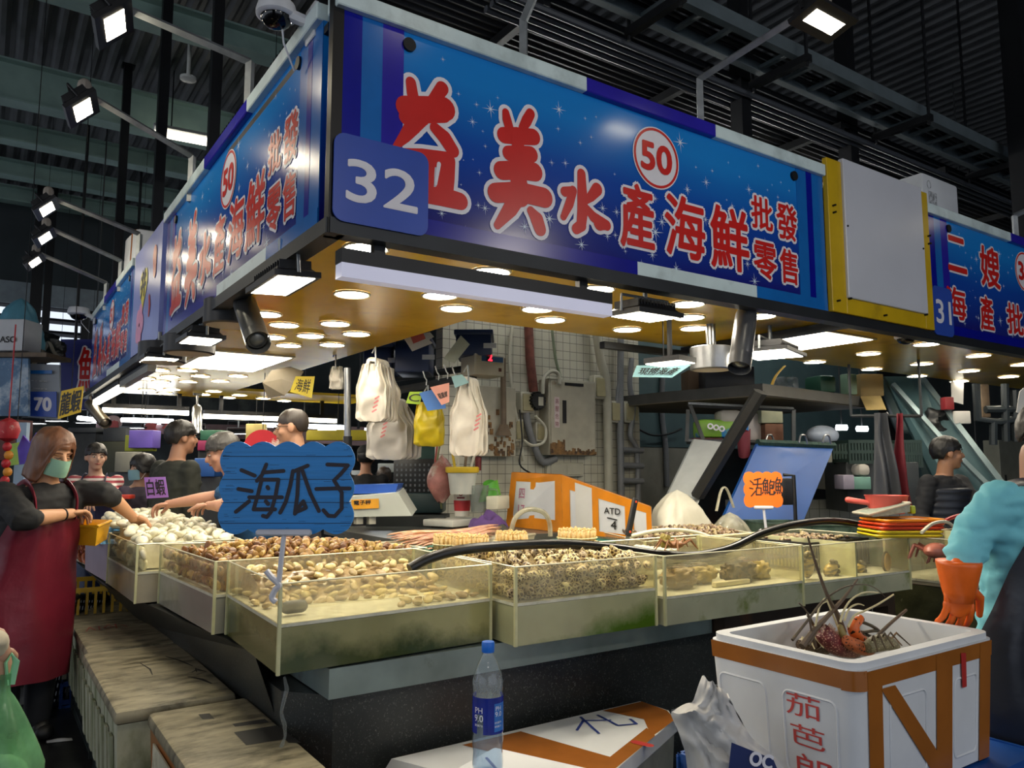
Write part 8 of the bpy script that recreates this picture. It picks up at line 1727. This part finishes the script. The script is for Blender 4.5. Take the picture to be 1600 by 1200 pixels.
    if gloves:
        gm = mat('glove_' + gloves[0], gloves[0], .4, 0, .1, 9, .3)
        for sd in gloves[1]:
            a, e, w_ = A[sd]; d = (w_ - e).normalized()
            if handdir and handdir.get(sd): d = V(handdir[sd])
            m = MB(); k = gloves[2] if len(gloves) > 2 else 1; m.tube([w_ - d * .05, w_ - d * .052, w_ - d * .04, w_ + d * .0, w_ + d * .05, w_ + d * .09], [.040 * s * k, .058 * s * k, .058 * s * k, .051 * s * k, .043 * s * k, .034 * s * k], 18); hand(m, w_ + d * .01, d, (handn or {}).get(sd, -Z + f * .2), handcurl, sd, s * 1.08 * k); m.build('glove', gm, t, 180)
    return t, HM, A, r, f, sh, hip
rad = math.radians
D_ = lambda x, y, d: P(x, y, d=d)
# woman with the mask
t, HM, A, r, f, sh, hip = person('woman in a green mask, black sweater and maroon apron reaching into the shells', D_(84, 706, 4.35), rad(-66), 1.12, rad(-60), .36, .25, {1: (D_(38, 812, 4.1), D_(106, 803, 4.35)), -1: (D_(168, 772, 4.55), D_(205, 806, 4.75))}, 'c4936f', '1b1c1e', 'mid', '22242a', 'long', '6b4630', apron='6e1f2e', mask='86b09a', vox=.0075, belly=1.15, broad=1.12, eyes='down')
# watch on her wrist
m = MB(); a, e, w_ = A[1]; d = (w_ - e).normalized(); c = w_ - d * .03; q = d.orthogonal().normalized(); q2 = d.cross(q); m.tube([c + q * .031 * math.cos(k * .4) + q2 * .031 * math.sin(k * .4) for k in range(16)], .006, 6, closed=True); m.build('watch', black_m, t)
tray([D_(110, 805, 4.55), D_(150, 838, 4.45), D_(168, 812, 4.85), D_(128, 790, 4.95)], 1.06, 1.17, mat('yellow_basket', 'e0a81c', .4, 0, .06), 'yellow_basket', 'yellow plastic basket held by the masked woman over the shrimp tank', 'basket', .008, .03)
stripes = bpy.data.materials.new('red_white_stripes'); stripes.use_nodes = True; nt = stripes.node_tree; tc = nt.nodes.new('ShaderNodeTexCoord'); wv = nt.nodes.new('ShaderNodeTexWave'); wv.bands_direction = 'Z'; wv.inputs['Scale'].default_value = 7.5; wv.inputs['Distortion'].default_value = .6; wv.inputs['Detail Scale'].default_value = .5; rp = nt.nodes.new('ShaderNodeValToRGB'); rp.color_ramp.interpolation = 'CONSTANT'; rp.color_ramp.elements[0].color = lin('8a2a38') + (1,); rp.color_ramp.elements[1].position = .55; rp.color_ramp.elements[1].color = lin('c8c0bc') + (1,)
nt.links.new(tc.outputs['Object'], wv.inputs[0]); nt.links.new(wv.outputs['Fac'], rp.inputs[0]); nt.links.new(rp.outputs[0], nt.nodes['Principled BSDF'].inputs['Base Color']); nt.nodes['Principled BSDF'].inputs['Roughness'].default_value = .8
person('woman in a red striped top and navy apron standing behind the far counter', D_(150, 714, 6.6), rad(-108), 1.0, rad(-85), .05, .05, {-1: (D_(172, 762, 6.6), D_(184, 775, 6.35)), 1: (D_(118, 760, 6.5), D_(130, 782, 6.3))}, 'b9927c', topmat=stripes, hair='short', hairc='14100f', apron='1d2a4c', gloves=('b8202c', (-1,)), sleeve='long', belly=1.1, vox=.011)
person('man in a dark olive jacket seen from behind, looking away', D_(284, 684, 6.0), rad(20), 1.14, rad(10), 0, .05, None, 'a87a60', '23261f', 'long', hair='short', hairc='17120f', vox=.011, broad=1.1)
person('dark haired person in a mask and purple grey jacket behind the purple card', D_(222, 731, 6.2), rad(-40), .92, rad(-160), .1, .1, None, 'a8806a', '3a3242', 'long', hair='bob', hairc='0f0e10', mask='6a90a0', vox=.012)
t, HM, A, r, f, sh, hip = person('grey haired man in a blue shirt bending and reaching left over the shells', D_(348, 706, 4.95), rad(168), 1.04, rad(168), .35, .45, {-1: (D_(338, 776, 4.9), D_(268, 787, 4.9)), 1: (D_(352, 790, 4.7), D_(330, 790, 4.75))}, 'b98a72', '1d4a72', 'short', hair='short', hairc='3a3836', vox=.009, broad=1.05)
person('man with shaven head and glasses in a dark shirt behind the blue sign', D_(456, 668, 5.05), rad(160), 1.06, rad(150), .12, .08, None, 'b08468', '2c2a30', 'short', hair='shaven', hairc='2a221d', glasses=True, vox=.0085)
t, HM, A, r, f, sh, hip = person('person in black with a black cap seen from behind beyond the scale', D_(572, 716, 8.0), rad(60), 1.05, None, 0, 0, None, 'a87a60', '121318', 'long', hair='short', hairc='101012', vox=.014, eyes=False)
m = MB(); m.T = HM; m.ell((0, -.008, .06), (.09, .108, .075), 18, 10); m.cap([(-.04, .1, .045), (.04, .1, .045)], [.02, .02], 8); m.build('cap', mat('cap_black', '14161a', .8), t)
person('distant person in burgundy beyond the grey bags', D_(600, 744, 9.6), rad(-120), .95, None, .2, 0, None, 'b08a78', '5a1c34', 'long', hair='bob', hairc='4a3f38', vox=.016, eyes=True, mask='b8c4cc')
t, HM, A, r, f, sh, hip = person('man in a navy padded vest looking right, seated behind the basket pile', D_(1480, 708, 6.0), rad(-95), 1.10, rad(-42), .0, .03, {1: (D_(1438, 810, 5.9), D_(1475, 830, 5.7)), -1: (D_(1528, 800, 5.9), D_(1520, 815, 5.7))}, 'a07458', '14161c', 'long', hair='short', hairc='0f0e0e', vox=.009, broad=1.15, belly=1.15)
vest = mat('navy_quilted', '1b202c', .45, 0, .15, 8); m = MB(); sc_ = 1.10
lvv = []
for k in range(37):
    c = sh.lerp(hip, .06 + .9 * k / 36); q = .006 * abs(math.sin(k * PI / 4)); e = .0 if 0 < k else -.02
    lvv.append((c, (.180 + q + e) * sc_ * 1.13, (.128 + q + e) * sc_ * 1.13))
loft(m, lvv, r, f, 30)
m.build('padded_vest', vest, t, 180)
m = MB(); c = sh.lerp(hip, .33) - r * .09 + f * .165; M = plane(c, -r, (0, 0, 1)); disc(m, (0, 0), .02, M, 0, 16, ri=.010); m.v = [v + f * .012 for v in m.v]; m.build('chest_badge', mat('badge_grey', '9aa0a8', .5), t, 0)
# person at the right edge
turq = mat('turquoise_shirt', '74c4d2', .75, 0, .08, 5, .4)
t, HM, A, r, f, sh, hip = person('person in a turquoise top, orange gloves and black rubber apron at the right edge', D_(1640, 684, 2.85), rad(-100), 1.10, None, .5, .15, {1: (D_(1519, 838, 2.84), D_(1498, 900, 2.78)), -1: None}, 'b98a72', '74c4d2', 'puffy', '202228', 'short', '15120f', topmat=turq, apron='23252e', gloves=('e8681c', (-1, 1), 1.15), vox=.010, broad=1.15, belly=1.2, handdir={1: (0, .05, -1), -1: (0, 0, -1)}, handn={1: (.56, .83, 0), -1: (1, 0, 0)}, handcurl=.3)
# customer at the left edge with the green bag
t, HM, A, r, f, sh, hip = person('customer at the left edge in a cream sleeve holding a green bag', D_(-210, 735, 2.05), rad(60), 1.0, None, 0, 0, {1: (D_(-95, 965, 2.0), D_(-2, 1012, 2.2)), -1: None}, 'c0937a', 'c9bfa8', 'long', hair='short', vox=.009, handdir={1: (.25, .05, -1)}, handn={1: (-.8, .6, 0)}, handcurl=.55)
w_ = D_(16, 1052, 2.2); t = thing('carrier_bag', 'translucent green plastic bag hanging from the hand at the left edge', 'bag', (w_.x, w_.y, w_.z - .32)); gf = clear('green_bag_film', 'bfe8c4', .5, '9fd4a8', .12, 1.0)
def gb(u, v):
    a = 2 * PI * u; rr = .012 + .085 * min(1, max(0, (.86 - v) / .62)) ** .8 * (1 if v > .08 else math.sqrt(max(0, v / .08))); return V((w_.x - .01 + rr * 1.0 * math.cos(a) * (1 + .12 * math.sin(a * 5 + v * 4)), w_.y + rr * .8 * math.sin(a) * (1 + .12 * math.cos(a * 4)), w_.z - .33 + .33 * v))
m = MB(); m.grid(gb, 44, 22, True); m.build('bag_body', gf, t, 70); m = MB(); m.tube([w_ + V((-.004, 0, -.03)), w_ + V((-.012, 0, .03)), w_ + V((0, .01, .05)), w_ + V((.012, 0, .03)), w_ + V((.004, 0, -.03))], .009, 8, True, False, .5); m.build('handles', mat('green_handle', '8fd0a0', .4), t)
m = MB(); c = w_ + V((-.01, 0, -.27)); m.ell(c, (.07, .055, .055), 14, 8); m.build('wrapped_contents', mat('white_parcel', 'c8ccc4', .6), t)
